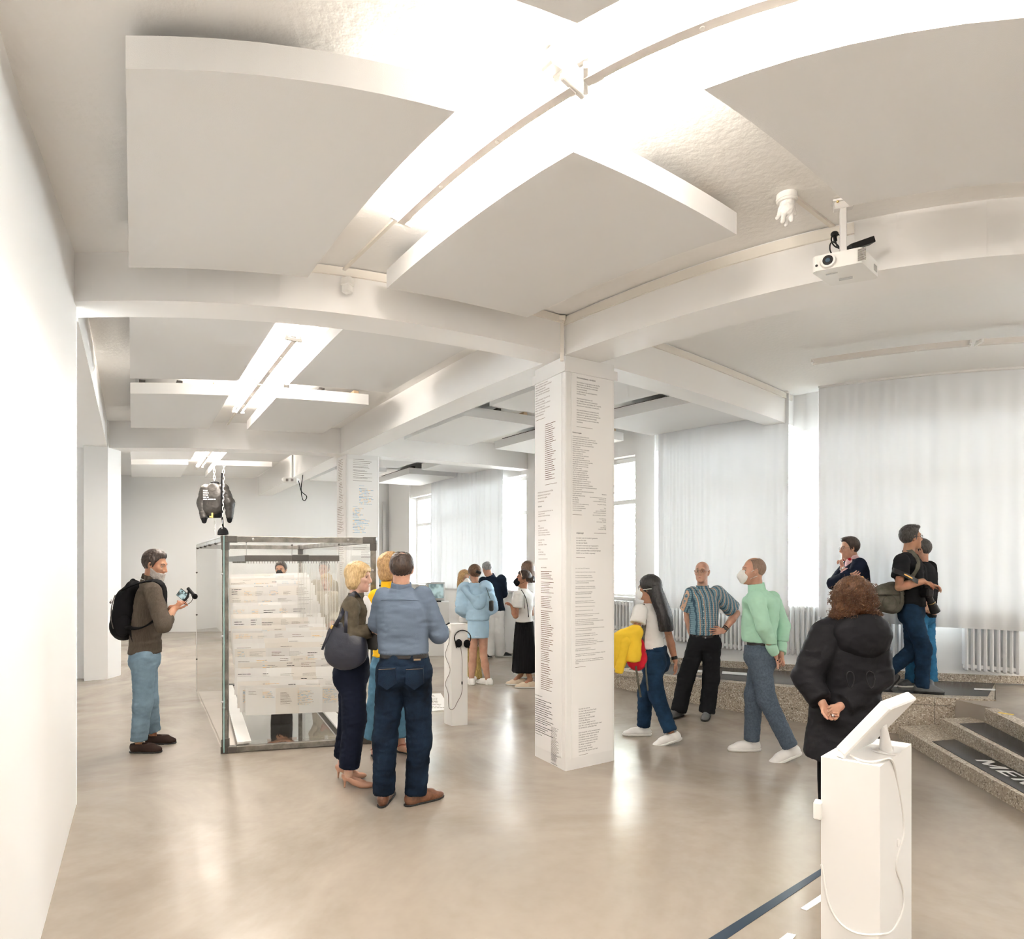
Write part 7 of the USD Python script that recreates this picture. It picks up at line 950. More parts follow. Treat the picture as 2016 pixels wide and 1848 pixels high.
        for q in 'LR':
            H, K, An = J[q + 'h'], J[q + 'k'], J[q + 'a']; d = unit(An - K); hz = (hemz or {}).get(q); e = An if hz is None else K + (An - K) * ((hz - K[2]) / (An[2] - K[2]))
            f += [cone(H + A(0, 0, -.03), K, thigh, knee), capped(K, e, knee, hem)]
        m_ = surface(below(join(f, .035), zw), s.h * 1.7); m_ = crease(m_, fold, (10, 10, 17), s.seed + 5)
        p = s.add(name, m_, m, label=label)
        if belt is not None:
            b = loft([(np.array([P[0], P[1], zw - .06]), hl, hw * .93 + .004, hd * .93 + .004), (np.array([P[0], P[1], zw + .01]), hl, hw * .885 + .006, hd * .885 + .006)], 2.4); b = above(below(b, zw - .002), zw - .038)
            s.add('belt', surface(b, s.h), belt)
        return p
    def shoe(s, q, upper, sole, kind='sneaker', pitch=0., sc=1.0, z=0.0):
        A_, T = s.J[q + 'a'], s.J[q + 't']; d = unit(A((T - A_)[0], (T - A_)[1], 0)); lat = unit(np.cross(d, (0, 0, 1))); a = math.radians(pitch); fw = d * math.cos(a) - A(0, 0, 1) * math.sin(a); up = np.cross(lat, fw); R = np.stack([lat, fw, up], 1)
        org = A(A_[0], A_[1], 0) + d * .105 * sc + A(0, 0, z)
        if pitch: org = A(*(A_ - R @ (A(0, -.10, .085) * sc))[:2], z)
        pl = lambda f: posed(f, org, R, sc)
        if kind == 'pump':
            lift = .075; Rt = rotx(-math.radians(24)); hp = [ellip((0, .045, .022), (.034, .062, .024)), ellip((0, -.03, .045), (.030, .055, .03)), ellip((0, -.115, .092), (.029, .042, .036)), cone((0, -.10, .085), (0, .0, .032), .022, .024)]
            sh = minus(join(hp, .03), join([cone((0, -.13, .13), (0, .005, .062), .026, .026), cone((0, -.02, .08), (0, .03, .055), .022, .015)], .01), .004); sp = cone((0, -.128, .075), (0, -.132, .0), .013, .0055)
            p = s.add('shoe', surface(pl(above(join([sh, sp], .012), 0)), s.h * .95), upper); return p
        if kind == 'sandal':
            p = s.add('sandal', surface(pl(above(below(join([ellip((0, .03, .0), (.042, .075, .03)), ellip((0, -.11, .0), (.034, .06, .03))], .06), .016), 0)), s.h * .95), sole)
            s.add('strap', tube([org + R @ (A(*v) * sc) for v in ((-.042, .04, .01), (-.02, .045, .045), (.02, .045, .045), (.042, .04, .01))], .006, 5, 4), upper, p); s.add('strap', tube([org + R @ (A(*v) * sc) for v in ((-.03, -.13, .06), (0, -.155, .07), (.03, -.13, .06), (.028, -.075, .085), (0, -.05, .08), (-.028, -.075, .085), (-.03, -.13, .06))], .005, 5, 4), upper, p)
            s.add('foot', surface(pl(above(join([ellip((0, -.11, .04), (.030, .045, .042)), ellip((0, -.03, .035), (.033, .06, .032)), ellip((0, .05, .022), (.038, .05, .016)), cone((0, -.10, .05), (0, -.10, .11), .03, .03)], .03), .008)), s.h * .95), s.skin, p); return p
        tall = dict(sneaker=.098, loafer=.075, boot=.12, derby=.09)[kind]; tw = dict(sneaker=1.0, loafer=.93, boot=1.04, derby=.95)[kind]
        base = [ellip((0, -.135, .045), (.037 * tw, .055, .055)), ellip((0, -.02, .034), (.045 * tw, .09, .044)), ellip((0, .065, .024), (.041 * tw, .058, .031)), cone((0, -.125, .05), (0, -.105, tall), .038, .037), cone((0, -.06, .06), (0, .02, .05), .03, .026)]
        f = join(base, .03); hole = cone((0, -.105, tall - .018), (0, -.105, tall + .05), .029, .033) if kind != 'loafer' else join([cone((0, -.12, .085), (0, -.05, .082), .03, .03)], 0)
        p = s.add('shoe', surface(pl(minus(below(above(f, .006), tall), hole)), s.h * 1.0), upper)
        g = join([ellip((0, -.135, .02), (.040 * tw, .060, .06)), ellip((0, -.02, .02), (.0475 * tw, .095, .06)), ellip((0, .065, .02), (.044 * tw, .063, .05))], .04)
        s.add('sole', surface(pl(below(above(g, 0), .022 if kind in ('sneaker', 'boot') else .012)), s.h * 1.0), sole, p)
        if kind in ('sneaker', 'derby', 'boot'):
            for k in range(3): y = -.045 + .025 * k; s.add('lace', tube([org + R @ (A(-.02, y, .073 - .006 * k) * sc), org + R @ (A(0, y, .084 - .009 * k) * sc), org + R @ (A(.02, y, .073 - .006 * k) * sc)], .003, 5, 3), M['print_white'] if kind == 'sneaker' else M['black'], p)
        return p
    def mask(s, m, loops=True):
        f = join([ellip((0, .074, -.045), (.054, .05, .058)), cone((0, .105, -.015), (0, .125, -.045), .022, .018), cone((0, .125, -.045), (0, .10, -.088), .018, .022)], .03); f = clip(f, (0, -1, 0), -.042); p = s.add('face_mask', surface(posed(f, s.hc, s.R, s.hs), s.h * .9), m)
        for k in (-1, 1):
            if loops: s.add('ear_loop', [tube([s.loc((k * .05, .06, -.018)), s.loc((k * .074, .02, .008)), s.loc((k * .083, -.018, .03))], .0022, 5, 4), tube([s.loc((k * .048, .055, -.075)), s.loc((k * .07, .01, -.05)), s.loc((k * .083, -.02, -.035))], .0022, 5, 4)], m, p)
    def glasses(s, m=None):
        m = m or M['black']; fr = []
        for k in (-1, 1):
            c = A(k * .033, .103, .008); fr.append(tube([s.loc(c + A(.024 * math.cos(t), -.004 * abs(math.cos(t)), .016 * math.sin(t))) for t in np.linspace(0, 2 * np.pi, 13)], .0018, 5, 2)); fr.append(tube([s.loc((k * .056, .098, .014)), s.loc((k * .074, .06, .014)), s.loc((k * .081, -.005, .012))], .0018, 5, 3))
        fr.append(tube([s.loc((-.01, .106, .012)), s.loc((0, .109, .014)), s.loc((.01, .106, .012))], .0018, 5, 3)); return s.add('glasses', fr, m)
    def beard(s, hm):
        hf = head_field(False)
        def f(p): return np.maximum(np.maximum(hf(p) - .006, p[:, 2] + .048 - .55 * np.clip(.055 - p[:, 1], 0, .06)), np.maximum(.004 - p[:, 1], -.115 - p[:, 2]))
        f.box = hf.box; g = join([f, ellip((0, .074, -.105), (.034, .030, .028))], .012); m = surface(posed(minus(g, ellip((0, .118, -.06), (.02, .02, .006)), .004), s.hc, s.R, s.hs), s.h * .8); s.add('beard', crease(m, .004, (80, 80, 60), 3, 2), HM[hm])
    def limb_dir(s, q): return unit(s.J[q + 'w'] - s.J[q + 'e'])
def C(n, *a, **k): M[n] = cloth(n, *a, **k); return M[n]
C('knit_olive', (.085, .068, .052), weave=120., bump=.5, stretch=(60, 60, 3), vscale=3., var=.22); C('chino_blue', (.16, .235, .30), var=.22); C('suede_brown', (.035, .022, .018)); C('suede_jacket', (.082, .068, .047), var=.25, vscale=18.); C('navy_trouser', (.006, .009, .02)); C('shirt_slate', (.115, .150, .205), var=.06); C('jeans_dark', (.006, .013, .026), var=.8, vscale=5., bump=.4); C('jeans_mid', (.07, .16, .235), var=.4, vscale=5.)
C('jeans_blue', (.011, .030, .062), var=.55, vscale=5.); C('jeans_bright', (.035, .15, .30), var=.4, vscale=5.); C('blazer_yellow', (.80, .46, .02), var=.06); C('white_cotton', (.82, .81, .79), var=.03); C('sky_cotton', (.40, .58, .74), var=.05); C('navy_wool', (.012, .022, .04), var=.3); C('white_denim', (.80, .80, .79), var=.04); C('black_skirt', (.008, .008, .009), stretch=(40, 40, 1), vscale=2., var=.6)
C('mint_cotton', (.44, .72, .56), var=.05); C('grey_trouser', (.075, .10, .135), var=.25, vscale=60.); C('black_cotton', (.012, .013, .015)); C('black_coat', (.010, .010, .012), rough=.6, var=.3); C('navy_suit', (.010, .015, .032)); C('pink_shirt', (.75, .50, .52)); C('trench', (.50, .45, .36)); C('pale_scarf', (.82, .80, .76)); C('golden', (.45, .33, .12), stretch=(30, 30, 2), vscale=3., var=.5); C('floral', (.62, .42, .30), var=.8, vscale=40.); C('mask_white', (.84, .84, .82), bump=.1); C('mask_black', (.012, .012, .014)); C('canvas_olive', (.105, .10, .08), var=.3, vscale=12.); C('red_nylon', (.55, .02, .035), rough=.6); C('yellow_nylon', (.88, .58, .05), rough=.6, var=.05); C('mask_blue', (.45, .62, .72), bump=.1)
M['stitch'] = paint('stitching', (.25, .17, .10), .8); M['leather_navy'] = paint('leather_navy', (.012, .015, .028), .45, .3, 120); M['leather_black'] = paint('leather_black', (.012, .011, .010), .35, .15, 90); M['leather_brown'] = paint('leather_brown', (.13, .055, .03), .25, .1, 60, .6, vscale=14.); M['pump_nude'] = paint('pump_nude', (.50, .27, .18), .3); M['sneaker_white'] = paint('sneaker_white', (.80, .79, .77), .5); M['sole_white'] = paint('sole_white', (.76, .75, .72), .6); M['sole_black'] = paint('sole_black', (.015, .015, .015), .7); M['sneaker_beige'] = paint('sneaker_beige', (.70, .58, .44), .6); M['trail_grey'] = paint('trail_grey', (.10, .105, .11), .6, .4, 90, .5); M['sandal_red'] = paint('sandal_leather', (.30, .08, .04), .4); M['screen'] = mat('phone_screen', {'t': ('texture_coordinate', {}), 'n': ('noise_texture', dict(scale=22., detail=2.)), 'r': ('rgb_ramp', dict(ramp=[(.42, (.02, .03, .03)), (.5, (.22, .33, .36)), (.6, (.32, .44, .46))])), 'p': ('principled_bsdf', dict(roughness=.1, emission_strength=.25))}, [('t.object', 'n.vector'), ('n.fac', 'r.fac'), ('r.color', 'p.base_color'), ('r.color', 'p.emission_color')])
# checked shirt: three sets of bands in the cloth's own colours
def stripes(name, axis_scale, width):  # returns nodes for a 0/1 band along one axis
    return {name + 'w': ('math', dict(math_type='multiply', value2=axis_scale)), name + 'f': ('math', dict(math_type='fraction')), name + 'l': ('math', dict(math_type='less_than', value2=width))}, [(name + 'w.value', name + 'f.value1'), (name + 'f.value', name + 'l.value1')]
n1, l1 = stripes('a', 22., .16); n2, l2 = stripes('b', 44., .42); n3, l3 = stripes('c', 44., .42)
M['plaid'] = mat('checked_cotton', {'t': ('texture_coordinate', {}), 's': ('separate_xyz', {}), 'ad': ('math', dict(math_type='multiply_add', value2=.5)), **n1, **n2, **n3,
    'm1': ('mix', dict(color1=(.20, .33, .40), color2=(.035, .085, .13))), 'm2': ('mix', dict(color2=(.04, .10, .15))), 'm3': ('mix', dict(color2=(.62, .40, .28))), 'h': ('math', dict(math_type='multiply', value2=.55)), 'p': ('principled_bsdf', dict(roughness=.85))},
    [('t.object', 's.vector'), ('s.y', 'ad.value1'), ('s.x', 'ad.value3'), ('ad.value', 'aw.value1'), ('ad.value', 'bw.value1'), ('s.z', 'cw.value1')] + l1 + l2 + l3 + [('bl.value', 'm1.fac'), ('cl.value', 'h.value1'), ('h.value', 'm2.fac'), ('m1.color', 'm2.color1'), ('al.value', 'm3.fac'), ('m2.color', 'm3.color1'), ('m3.color', 'p.base_color')])

def held(fig, name, label, cat_, at): return thing(name, label, cat_, fig.pt(at))
def put(fig, parent, name, m, material, smooth=True, label=None): return part(parent, name, fig.world(cat(m) if isinstance(m, list) else m), material, smooth=smooth, label=label)
X, Y_, Z = A(1, 0, 0), A(0, 1, 0), A(0, 0, 1)

# 1 bearded man with backpack filming with a phone
F = Figure('bearded', 'bearded man in an olive knit jacket and blue trousers filming with a phone', 'skin_tan', .0055); J = F.J
F.head(97, -14, 0, 1.10, False, 'short', 'dark', hair_fold=.006); F.beard('beard')
F.body({'R': (F.limb_dir('R') * .7 + A(.5, 0, .3), (.3, .7, -.4), 1, .55), 'L': ((.95, -.2, .15), (0, -.8, .5), -1, .5)}, arm=(.05, .044, .033))
F.top('jacket', M['knit_olive'], J['hem'][2], (.165, .150, .158, .142, .160, .150), (.080, .068, .056), cuffs={'R': J['cuffR'], 'L': J['cuffL']}, fold=.007, collar=(.078, .075))
F.trousers(M['chino_blue'], J['hem'][2] + .06, .17, .145, .105, .082, .072, {'R': .115, 'L': .13}, fold=.008)
for q in 'RL': F.shoe(q, M['suede_brown'], M['sole_black'], 'loafer', sc=1.08)
F.add('earphone_cord', tube([F.loc((-.08, .005, -.005)), F.loc((-.078, .02, -.06)), F.loc((-.06, .01, -.12)), J['N'] + A(.0, -.09, .03), J['N'] + A(-.08, -.06, .05)], .0025, 5, 5), M['white_plastic'])
F.add('earbud', ball(F.loc((-.084, .008, .0)), .010, 1), M['white_plastic'])
c = J['pack']; bp = held(F, 'backpack', 'black backpack on the back of the bearded man', 'backpack', c)
sh = join([ellip(c + A(-.02, -.01, .03), (.115, .15, .21)), ellip(c + A(-.05, -.01, -.12), (.125, .15, .14)), ellip(c + A(.05, -.01, .20), (.07, .12, .10))], .05)
put(F, bp, 'bag', crease(surface(sh, .008), .005, (9, 9, 9), 2), M['black_soft'])
put(F, bp, 'front_pocket', crease(surface(ellip(c + A(-.085, -.01, -.06), (.085, .115, .15)), .008), .004, (12, 12, 8), 4), M['black_soft'])
put(F, bp, 'side_pocket', surface(ellip(c + A(.015, -.13, -.11), (.085, .045, .10)), .008), M['black_soft'])
put(F, bp, 'zip', [tube([c + A(-.055, -.145, .17), c + A(-.085, -.165, .02), c + A(-.06, -.165, -.14)], .005, 5, 5), ball(c + A(-.13, -.11, .10), .012, 1)], M['steel_dark'])
put(F, bp, 'emblem', [cone_ for cone_ in (cyl(c + A(-.145, -.085, .105), c + A(-.125, -.105, .125), .006, 6), cyl(c + A(-.128, -.10, .12), c + A(-.118, -.115, .10), .006, 6))], M['print_white'])
put(F, bp, 'shoulder_strap', strap([c + A(.05, -.15, .22), J['Rs'] + A(-.045, .01, .095), J['Rs'] + A(.05, .06, .075), J['Rs'] + A(.085, .07, -.06), J['Rs'] + A(.05, .02, -.22), c + A(.08, -.16, -.12)], .055, .012, (.2, .9, .2)), M['black_soft'])
put(F, bp, 'hip_strap', strap([c + A(.09, -.165, -.13), c + A(.16, -.17, -.25), c + A(.155, -.175, -.55)], .035, .006, (1, .2, 0)), M['black_soft'])
put(F, bp, 'carry_handle', tube([c + A(.02, -.04, .26), c + A(.05, -.03, .31), c + A(.09, -.02, .27)], .010, 6, 5), M['black_soft'])
c = J['phone']; ph = held(F, 'phone', 'phone held up by the bearded man with microphone attached', 'phone', c); R = np.stack([unit(A(.78, .15, -.62)), unit(np.cross(A(-.45, -.75, .45), A(.78, .15, -.62))), unit(A(-.45, -.75, .45))], 1); R[:, 1] = np.cross(R[:, 2], R[:, 0])
put(F, ph, 'case', box(c, (.10, .12, .014), R, .005), M['black'], False); put(F, ph, 'screen', box(c + R[:, 2] * .0078, (.085, .105, .002), R), M['screen'], False)
mc = J['mic']; put(F, ph, 'microphone', [cyl(mc + A(-.045, 0, .035), mc + A(.02, 0, -.03), .016, 12)], M['black'], 40); put(F, ph, 'mic_foam', ball(mc + A(.032, 0, -.042), .026, 2), M['black_soft'])
put(F, ph, 'grip', [cyl(c + R[:, 0] * .05, mc + A(-.03, 0, .01), .012, 8), cyl(c + R[:, 0] * .05 + R[:, 1] * .04, c + R[:, 0] * .05 - R[:, 1] * .04, .010, 8)], M['black'], 40); put(F, ph, 'cable', tube([mc + A(.0, -.01, -.03), mc + A(-.01, -.02, -.10), mc + A(-.07, -.01, -.115), c + A(.05, 0, -.05)], .0028, 5, 5), M['black'])

# 2 blonde woman with handbag
F = Figure('blonde', 'blonde woman in a dark olive jacket and navy trousers with tan high heels', 'skin_pale', .005); J = F.J
F.head(84, -4, 0, .94, True, 'bob', 'blond', hair_fold=.005)
F.add('earring', ball(F.loc((-.083, .002, -.05)), .009, 2), M['brass'])
F.body({'R': ((.95, .1, .1), (.1, .8, -.4), 1, .5), 'L': ((.9, -.2, .1), (0, -.8, .3), -1, .5)}, arm=(.04, .036, .026))
F.top('jacket', M['suede_jacket'], J['hem'][2] + .0, (.125, .118, .115, .105, .122, .118), (.066, .060, .050), fold=.008, collar=(.062, .035), cuffs={'R': J['Re'] + (J['Rw'] - J['Re']) * .9, 'L': J['Le'] + (J['Lw'] - J['Le']) * .9})
F.add('cuff', surface(capped(J['Re'] + (J['Rw'] - J['Re']) * .72, J['Re'] + (J['Rw'] - J['Re']) * .97, .048, .041), .006), M['black_cotton'])
F.add('blouse', surface(join([ellip(J['N'] + A(.075, .0, -.06), (.04, .06, .07)), ellip(J['N'] + A(.105, .02, -.23), (.045, .09, .18))], .03), .008), M['white_cotton'])
F.trousers(M['navy_trouser'], J['hem'][2] + .03, .150, .138, .105, .088, .078, {'R': .165, 'L': .185}, fold=.006, seat=1)
for q in 'RL': F.shoe(q, M['pump_nude'], M['pump_nude'], 'pump', sc=1.0)
for q in 'RL': pass
c = J['bag']; bg = held(F, 'handbag', 'large dark navy leather shoulder bag of the blonde woman', 'handbag', c)
sh = join([ellip(c + A(.0, .0, -.06), (.165, .06, .125)), ellip(c + A(-.05, .0, .05), (.10, .045, .12)), ellip(c + A(.06, .01, .02), (.09, .045, .09))], .06)
put(F, bg, 'bag', crease(surface(sh, .007), .004, (8, 8, 8), 3), M['leather_navy'])
t = J['bagtop']; put(F, bg, 'strap', [strap([c + A(-.09, -.01, .13), c + A(-.02, -.03, .25), t + A(-.045, .02, -.05), t + A(.0, .06, .03), t + A(.04, .14, .0)], .028, .008, (.7, .1, -.7)), strap([c + A(.01, -.04, .10), c + A(.015, -.05, .22), t + A(-.02, .01, -.06), t + A(.01, .06, .025)], .024, .008, (.9, .1, -.3))], M['leather_navy'])
put(F, bg, 'buckle', box(c + A(-.10, -.03, .14), (.02, .02, .03), roty(.5), .004), M['brass'], False); put(F, bg, 'loose_strap', strap([c + A(-.10, -.03, .14), c + A(-.14, -.04, .05), c + A(-.175, -.03, -.03)], .018, .005, (.5, 0, .5)), M['leather_navy'])
cl = held(F, 'clutch', 'black folder under the arm of the blonde woman', 'pouch', J['clutch']); put(F, cl, 'body', box(J['clutch'], (.15, .03, .14), roty(.12), .01), M['leather_black'], False)
F.add('phone', box(J['hand'] + A(.01, -.01, .03), (.012, .045, .075), roty(.3), .004), M['chrome'], smooth=False)

# 3 woman in yellow blazer behind the man in blue
F = Figure('yellow', 'woman in a bright yellow blazer and cropped jeans hidden behind the man in blue shirt', 'skin', .007); J = F.J
F.head(112, -8, 0, .98, True, 'wavy', 'strawberry', hair_fold=.010)
F.body({'R': ((.7, -.3, .2), (0, .5, -.8), 1, .6), 'L': ((.5, -.8, .2), (0, 0, -1), -1, .4)}, arm=(.04, .036, .027))
F.top('blazer', M['blazer_yellow'], J['hem'][2], (.15, .12, .125, .10, .14, .11), (.068, .06, .052), fold=.006, collar=(.07, .06))
F.add('striped_blouse', surface(ellip(J['N'] + A(.05, -.03, -.02), (.04, .05, .07)), .008), M['shirt_slate'])
F.trousers(M['jeans_mid'], J['hem'][2] + .05, .155, .125, .105, .100, .105, {'R': .17, 'L': .17}, fold=.006)
for q in 'RL': F.shoe(q, M['sandal_red'], M['sole_black'], 'sandal', sc=.95)

# 4 man in blue shirt seen from behind
F = Figure('blue', 'man in slate blue shirt and dark jeans seen from behind in the front', 'skin', .0055); J = F.J
F.head(188, 3, 0, 1.0, False, 'crown', 'dark', eyes=False, hair_fold=.005)
F.body({'R': ((.25, .9, .1), (-.9, 0, -.1), -1, .5), 'L': ((.3, .9, .1), (.9, 0, -.1), 1, .5)}, arm=(.05, .045, .032), neck=.06)
F.top('shirt', M['shirt_slate'], J['waist'][2] + .0, (.178, .125, .180, .125, .188, .128), (.076, .066, .052), fold=.0075, fs=(5, 5, 15), collar=(.072, .045), shoulder=1.12)
jn = F.trousers(M['jeans_dark'], J['waist'][2] + .005, .190, .130, .110, .084, .076, {'R': .075, 'L': .082}, fold=.007, belt=M['leather_black'], seat=1)
b = F.P
for k in (-1, 1):
    pc = b + A(k * .098, -.148, -.035); pk = loop_solid([np.array([pc + A(x * sc_, y, z * sc_) for x, z in ((-.062, .07), (.062, .082 if k > 0 else .075), (.066, -.04), (.0, -.085), (-.066, -.04))]) for y, sc_ in ((.03, 1.), (-.004, .98))])
    tk = A(pc[0], pc[1], pc[2]); F.add('back_pocket', pk, M['jeans_dark'], jn, smooth=False)
    F.add('stitching', tube([pc + A(-.06, -.006, .062), pc + A(.06, -.006, .066)], .0013, 4, 2), M['stitch'], jn)
F.add('label_patch', box(b + A(.115, -.128, .092), (.05, .006, .012), rotz(.25)), M['stitch'], jn, smooth=False)
F.add('shirt_yoke_seam', tube([J['N'] + A(-.15, -.065, -.085), J['N'] + A(-.07, -.115, -.075), J['N'] + A(.05, -.118, -.075), J['N'] + A(.16, -.07, -.085)], .003, 5, 5), M['shirt_slate'])
for q in 'RL': F.shoe(q, M['leather_brown'], M['sole_black'], 'derby', sc=1.05)
F.add('glasses_temple', tube([F.loc((-.084, -.005, .012)), F.loc((-.082, .05, .014)), F.loc((-.07, .085, .012))], .003, 5, 3), M['chrome'])
rc = held(F, 'pen', 'small dark pen in the right hand of the man in blue', 'pen', J['Rw'] + A(.01, .1, 0)); put(F, rc, 'barrel', cyl(J['Rw'] + A(.0, .06, .02), J['Rw'] + A(.06, .06, .05), .006, 8), M['black'], 40)

# 5 girl with white mask
F = Figure('girl', 'girl with long blond hair and white face mask half hidden behind the light blue hoodie', 'skin', .009); J = F.J
F.head(28, 0, 0, .95, True, 'midlong', 'strawberry', hair_fold=.006); F.mask(M['mask_white'])
F.body({'R': ((.5, -.6, .5), (0, .5, -.5), 1, .6), 'L': ((-.3, -.6, .4), (0, .5, -.5), -1, .6)}, bare='', arm=(.038, .034, .025))
F.top('top', M['white_cotton'], J['hem'][2], (.13, .10, .115, .085, .12, .095), (.055, .048, .04), end='short')
F.top('skirt', M['floral'], .55, (.15, .12, .115, .09, .1, .08), end='short', sleeve=(.02, .02, .02)) if False else F.add('skirt', surface(loft([(A(F.P[0], F.P[1], .50), X, .17, .14), (F.P, X, .145, .12), (F.P + A(0, 0, .13), X, .115, .09)]), .012), M['floral'])
F.trousers(M['golden'], .70, .13, .10, .085, .07, .085, {'R': .03, 'L': .03}, name='wide_trousers')
for q in 'RL': F.shoe(q, M['sneaker_white'], M['sole_white'], 'sneaker', sc=.88)

# 6 woman in light blue hooded dress
F = Figure('hoodie', 'woman in a light blue hooded top and short skirt with bare legs seen from behind', 'skin', .007); J = F.J
F.head(207, -4, 0, .98, True, 'tied', 'brown', eyes=False, hair_fold=.006); F.mask(M['mask_blue'])
F.add('hair_clip', cyl(F.loc((-.035, -.145, .03)), F.loc((.035, -.145, .0)), .022, 8), M['black'], smooth=False); F.add('sunglasses', cyl(F.loc((.08, .04, .075)), F.loc((.075, .09, .06)), .012, 8), M['black'])
F.body({'R': ((-.2, .8, .2), (0, 0, -1), 1, .4), 'L': ((.3, .8, .2), (0, 0, -1), 1, .4)}, bare='LR', leg=(.078, .053, .043), arm=(.04, .036, .026))
F.top('hoodie', M['sky_cotton'], J['hem'][2], (.165, .135, .175, .13, .165, .125), (.105, .115, .075), fold=.014, fs=(6, 6, 9), extra=[ellip((J['Le']) + A(.02, 0, -.02), (.09, .09, .11))])
F.add('collar_back', surface(ellip(J['N'] + A(.0, .0, -.01), (.085, .075, .045)), .008), M['white_cotton'])
F.add('hood', crease(surface(minus(join([cone((J['Ls'] + J['Rs']) / 2 + A(-.15, -.09, .02), (J['Ls'] + J['Rs']) / 2 + A(.06, -.13, -.20), .05, .075), cone((J['Ls'] + J['Rs']) / 2 + A(.06, -.13, -.20), (J['Ls'] + J['Rs']) / 2 + A(.17, -.07, -.04), .075, .05), cone((J['Ls'] + J['Rs']) / 2 + A(-.05, -.11, -.05), (J['Ls'] + J['Rs']) / 2 + A(.08, -.12, -.10), .06, .06)], .05), ellip((J['Ls'] + J['Rs']) / 2 + A(.02, -.14, .03), (.12, .07, .13)), .02), .010), .010, (8, 8, 8), 2), M['sky_cotton'])
sk = loft([(A(F.P[0] - .01, F.P[1], J['skirt'][2]), X, .155, .13), (F.P + A(0, 0, -.02), X, .15, .125), (F.P + A(0, 0, .12), X, .13, .11)]); F.add('skirt', crease(surface(sk, .009), .006, (12, 12, 2), 7), M['sky_cotton'])
for k in (.012, .04): F.add('skirt_stripe', surface(above(below(loft([(A(F.P[0] - .01, F.P[1], J['skirt'][2]), X, .158, .133), (F.P, X, .152, .127)]), J['skirt'][2] + .018 + k), J['skirt'][2] + .008 + k), .008), M['print_white'])
for q in 'RL': F.shoe(q, M['sneaker_white'], M['sole_white'], 'sneaker', sc=.95)
for q in 'RL': F.add('sock', surface(capped(J[q + 'a'] + A(0, 0, -.05), J[q + 'a'] + A(0, 0, .015), .043, .043), .008), M['white_cotton'])
sb = held(F, 'shoulder_bag', 'small black bag at the side of the woman in the light blue hoodie', 'handbag', J['bag']); put(F, sb, 'body', box(J['bag'], (.06, .13, .15), rotz(.3), .015), M['leather_black'], False); put(F, sb, 'strap', strap([J['bag'] + A(0, 0, .07), J['bag'] + A(-.06, -.03, .25), J['Rs'] + A(-.03, .02, .095)], .022, .005, (0, 1, 0)), M['leather_black'])

# 7 man in navy blazer and white trousers
F = Figure('blazer', 'man in navy blazer and white trousers looking down with his back turned', 'skin', .009); J = F.J
F.head(212, -22, 0, 1.0, False, 'short', 'grey', eyes=False, hair_fold=.004)
F.body({'R': ((-.3, .8, .1), (0, 0, -1), 1, .4), 'L': ((.3, .8, .1), (0, 0, -1), -1, .4)})
F.top('blazer', M['navy_wool'], J['hem'][2] - .03, (.20, .135, .18, .125, .19, .125), (.095, .078, .062), fold=.006, collar=(.075, .04), shoulder=1.1)
F.trousers(M['white_denim'], J['hem'][2] + .05, .17, .125, .105, .10, .105, {'R': .045, 'L': .045})
for q in 'RL': F.shoe(q, M['black'], M['sole_white'], 'sneaker')

# 8 woman with black skirt, 9 woman behind her
F = Figure('skirt', 'woman in white tee and long black skirt with a black face mask', 'skin_brown', .007); J = F.J
F.head(-82, 0, 0, .95, True, 'bun', 'dark', hair_fold=.004); F.mask(M['mask_black'])
F.add('hair_band', tube([F.loc(v) for v in ((-.082, .03, .03), (-.06, .045, .095), (0, .045, .128), (.06, .045, .095), (.082, .03, .03))], .006, 6, 4), M['sneaker_beige'])
F.add('hair_clip', box(F.loc((0, -.15, .0)), (.05, .05, .09), F.R, .02), M['black'], smooth=False)
F.body({'L': ((-.5, -.3, .75), (0, 0.2, -1), 1, .6), 'R': ((-.7, -.3, .4), (0, 0, -1), -1, .5)}, bare='LR', leg=(.062, .048, .04), arm=(.046, .042, .028))
F.top('tee', M['white_cotton'], J['hem'][2], (.13, .118, .118, .11, .122, .125), (.070, .068, .06), end='short', short=.6, fold=.006)
sk = loft([(A(J['skirt'][0], J['skirt'][1], J['skirt'][2]), X, .165, .165), (F.P + A(-.005, 0, -.1), X, .135, .15), (F.P + A(0, 0, .10), X, .12, .12)]); F.add('skirt', crease(surface(sk, .009), .010, (26, 26, .7), 3, 2), M['black_skirt'])
F.add('shoulder_tie', [tube([J['Ls'] + A(.05, -.02, .08), J['Ls'] + A(.10, -.03, .0), J['Ls'] + A(.14, -.04, -.16), J['Ls'] + A(.15, -.04, -.30)], .006, 5, 5), tube([J['Ls'] + A(.09, -.03, .0), J['Ls'] + A(.095, -.045, -.18)], .004, 5, 3)], M['black'])
for q in 'RL': F.shoe(q, M['sneaker_beige'], M['sole_white'], 'sneaker', sc=.95)
F = Figure('behind', 'woman with straight brown hair in white blouse behind the front column', 'skin', .010); J = F.J
F.head(215, -8, 0, 1.0, True, 'midlong', 'brown', eyes=False); F.body({'L': ((-.5, -.5, -.3), (0, 0, -1), 1, .4), 'R': ((-.5, -.5, -.3), (0, 0, -1), -1, .4)})
F.top('blouse', M['white_cotton'], J['hem'][2], (.15, .12, .14, .11, .15, .115), (.075, .062, .052)); F.trousers(M['white_denim'], J['hem'][2] + .04, .15, .12, .10, .085, .08, {'R': .06, 'L': .06})
for q in 'RL': F.shoe(q, M['sneaker_beige'], M['sole_white'], 'sneaker', sc=.95)

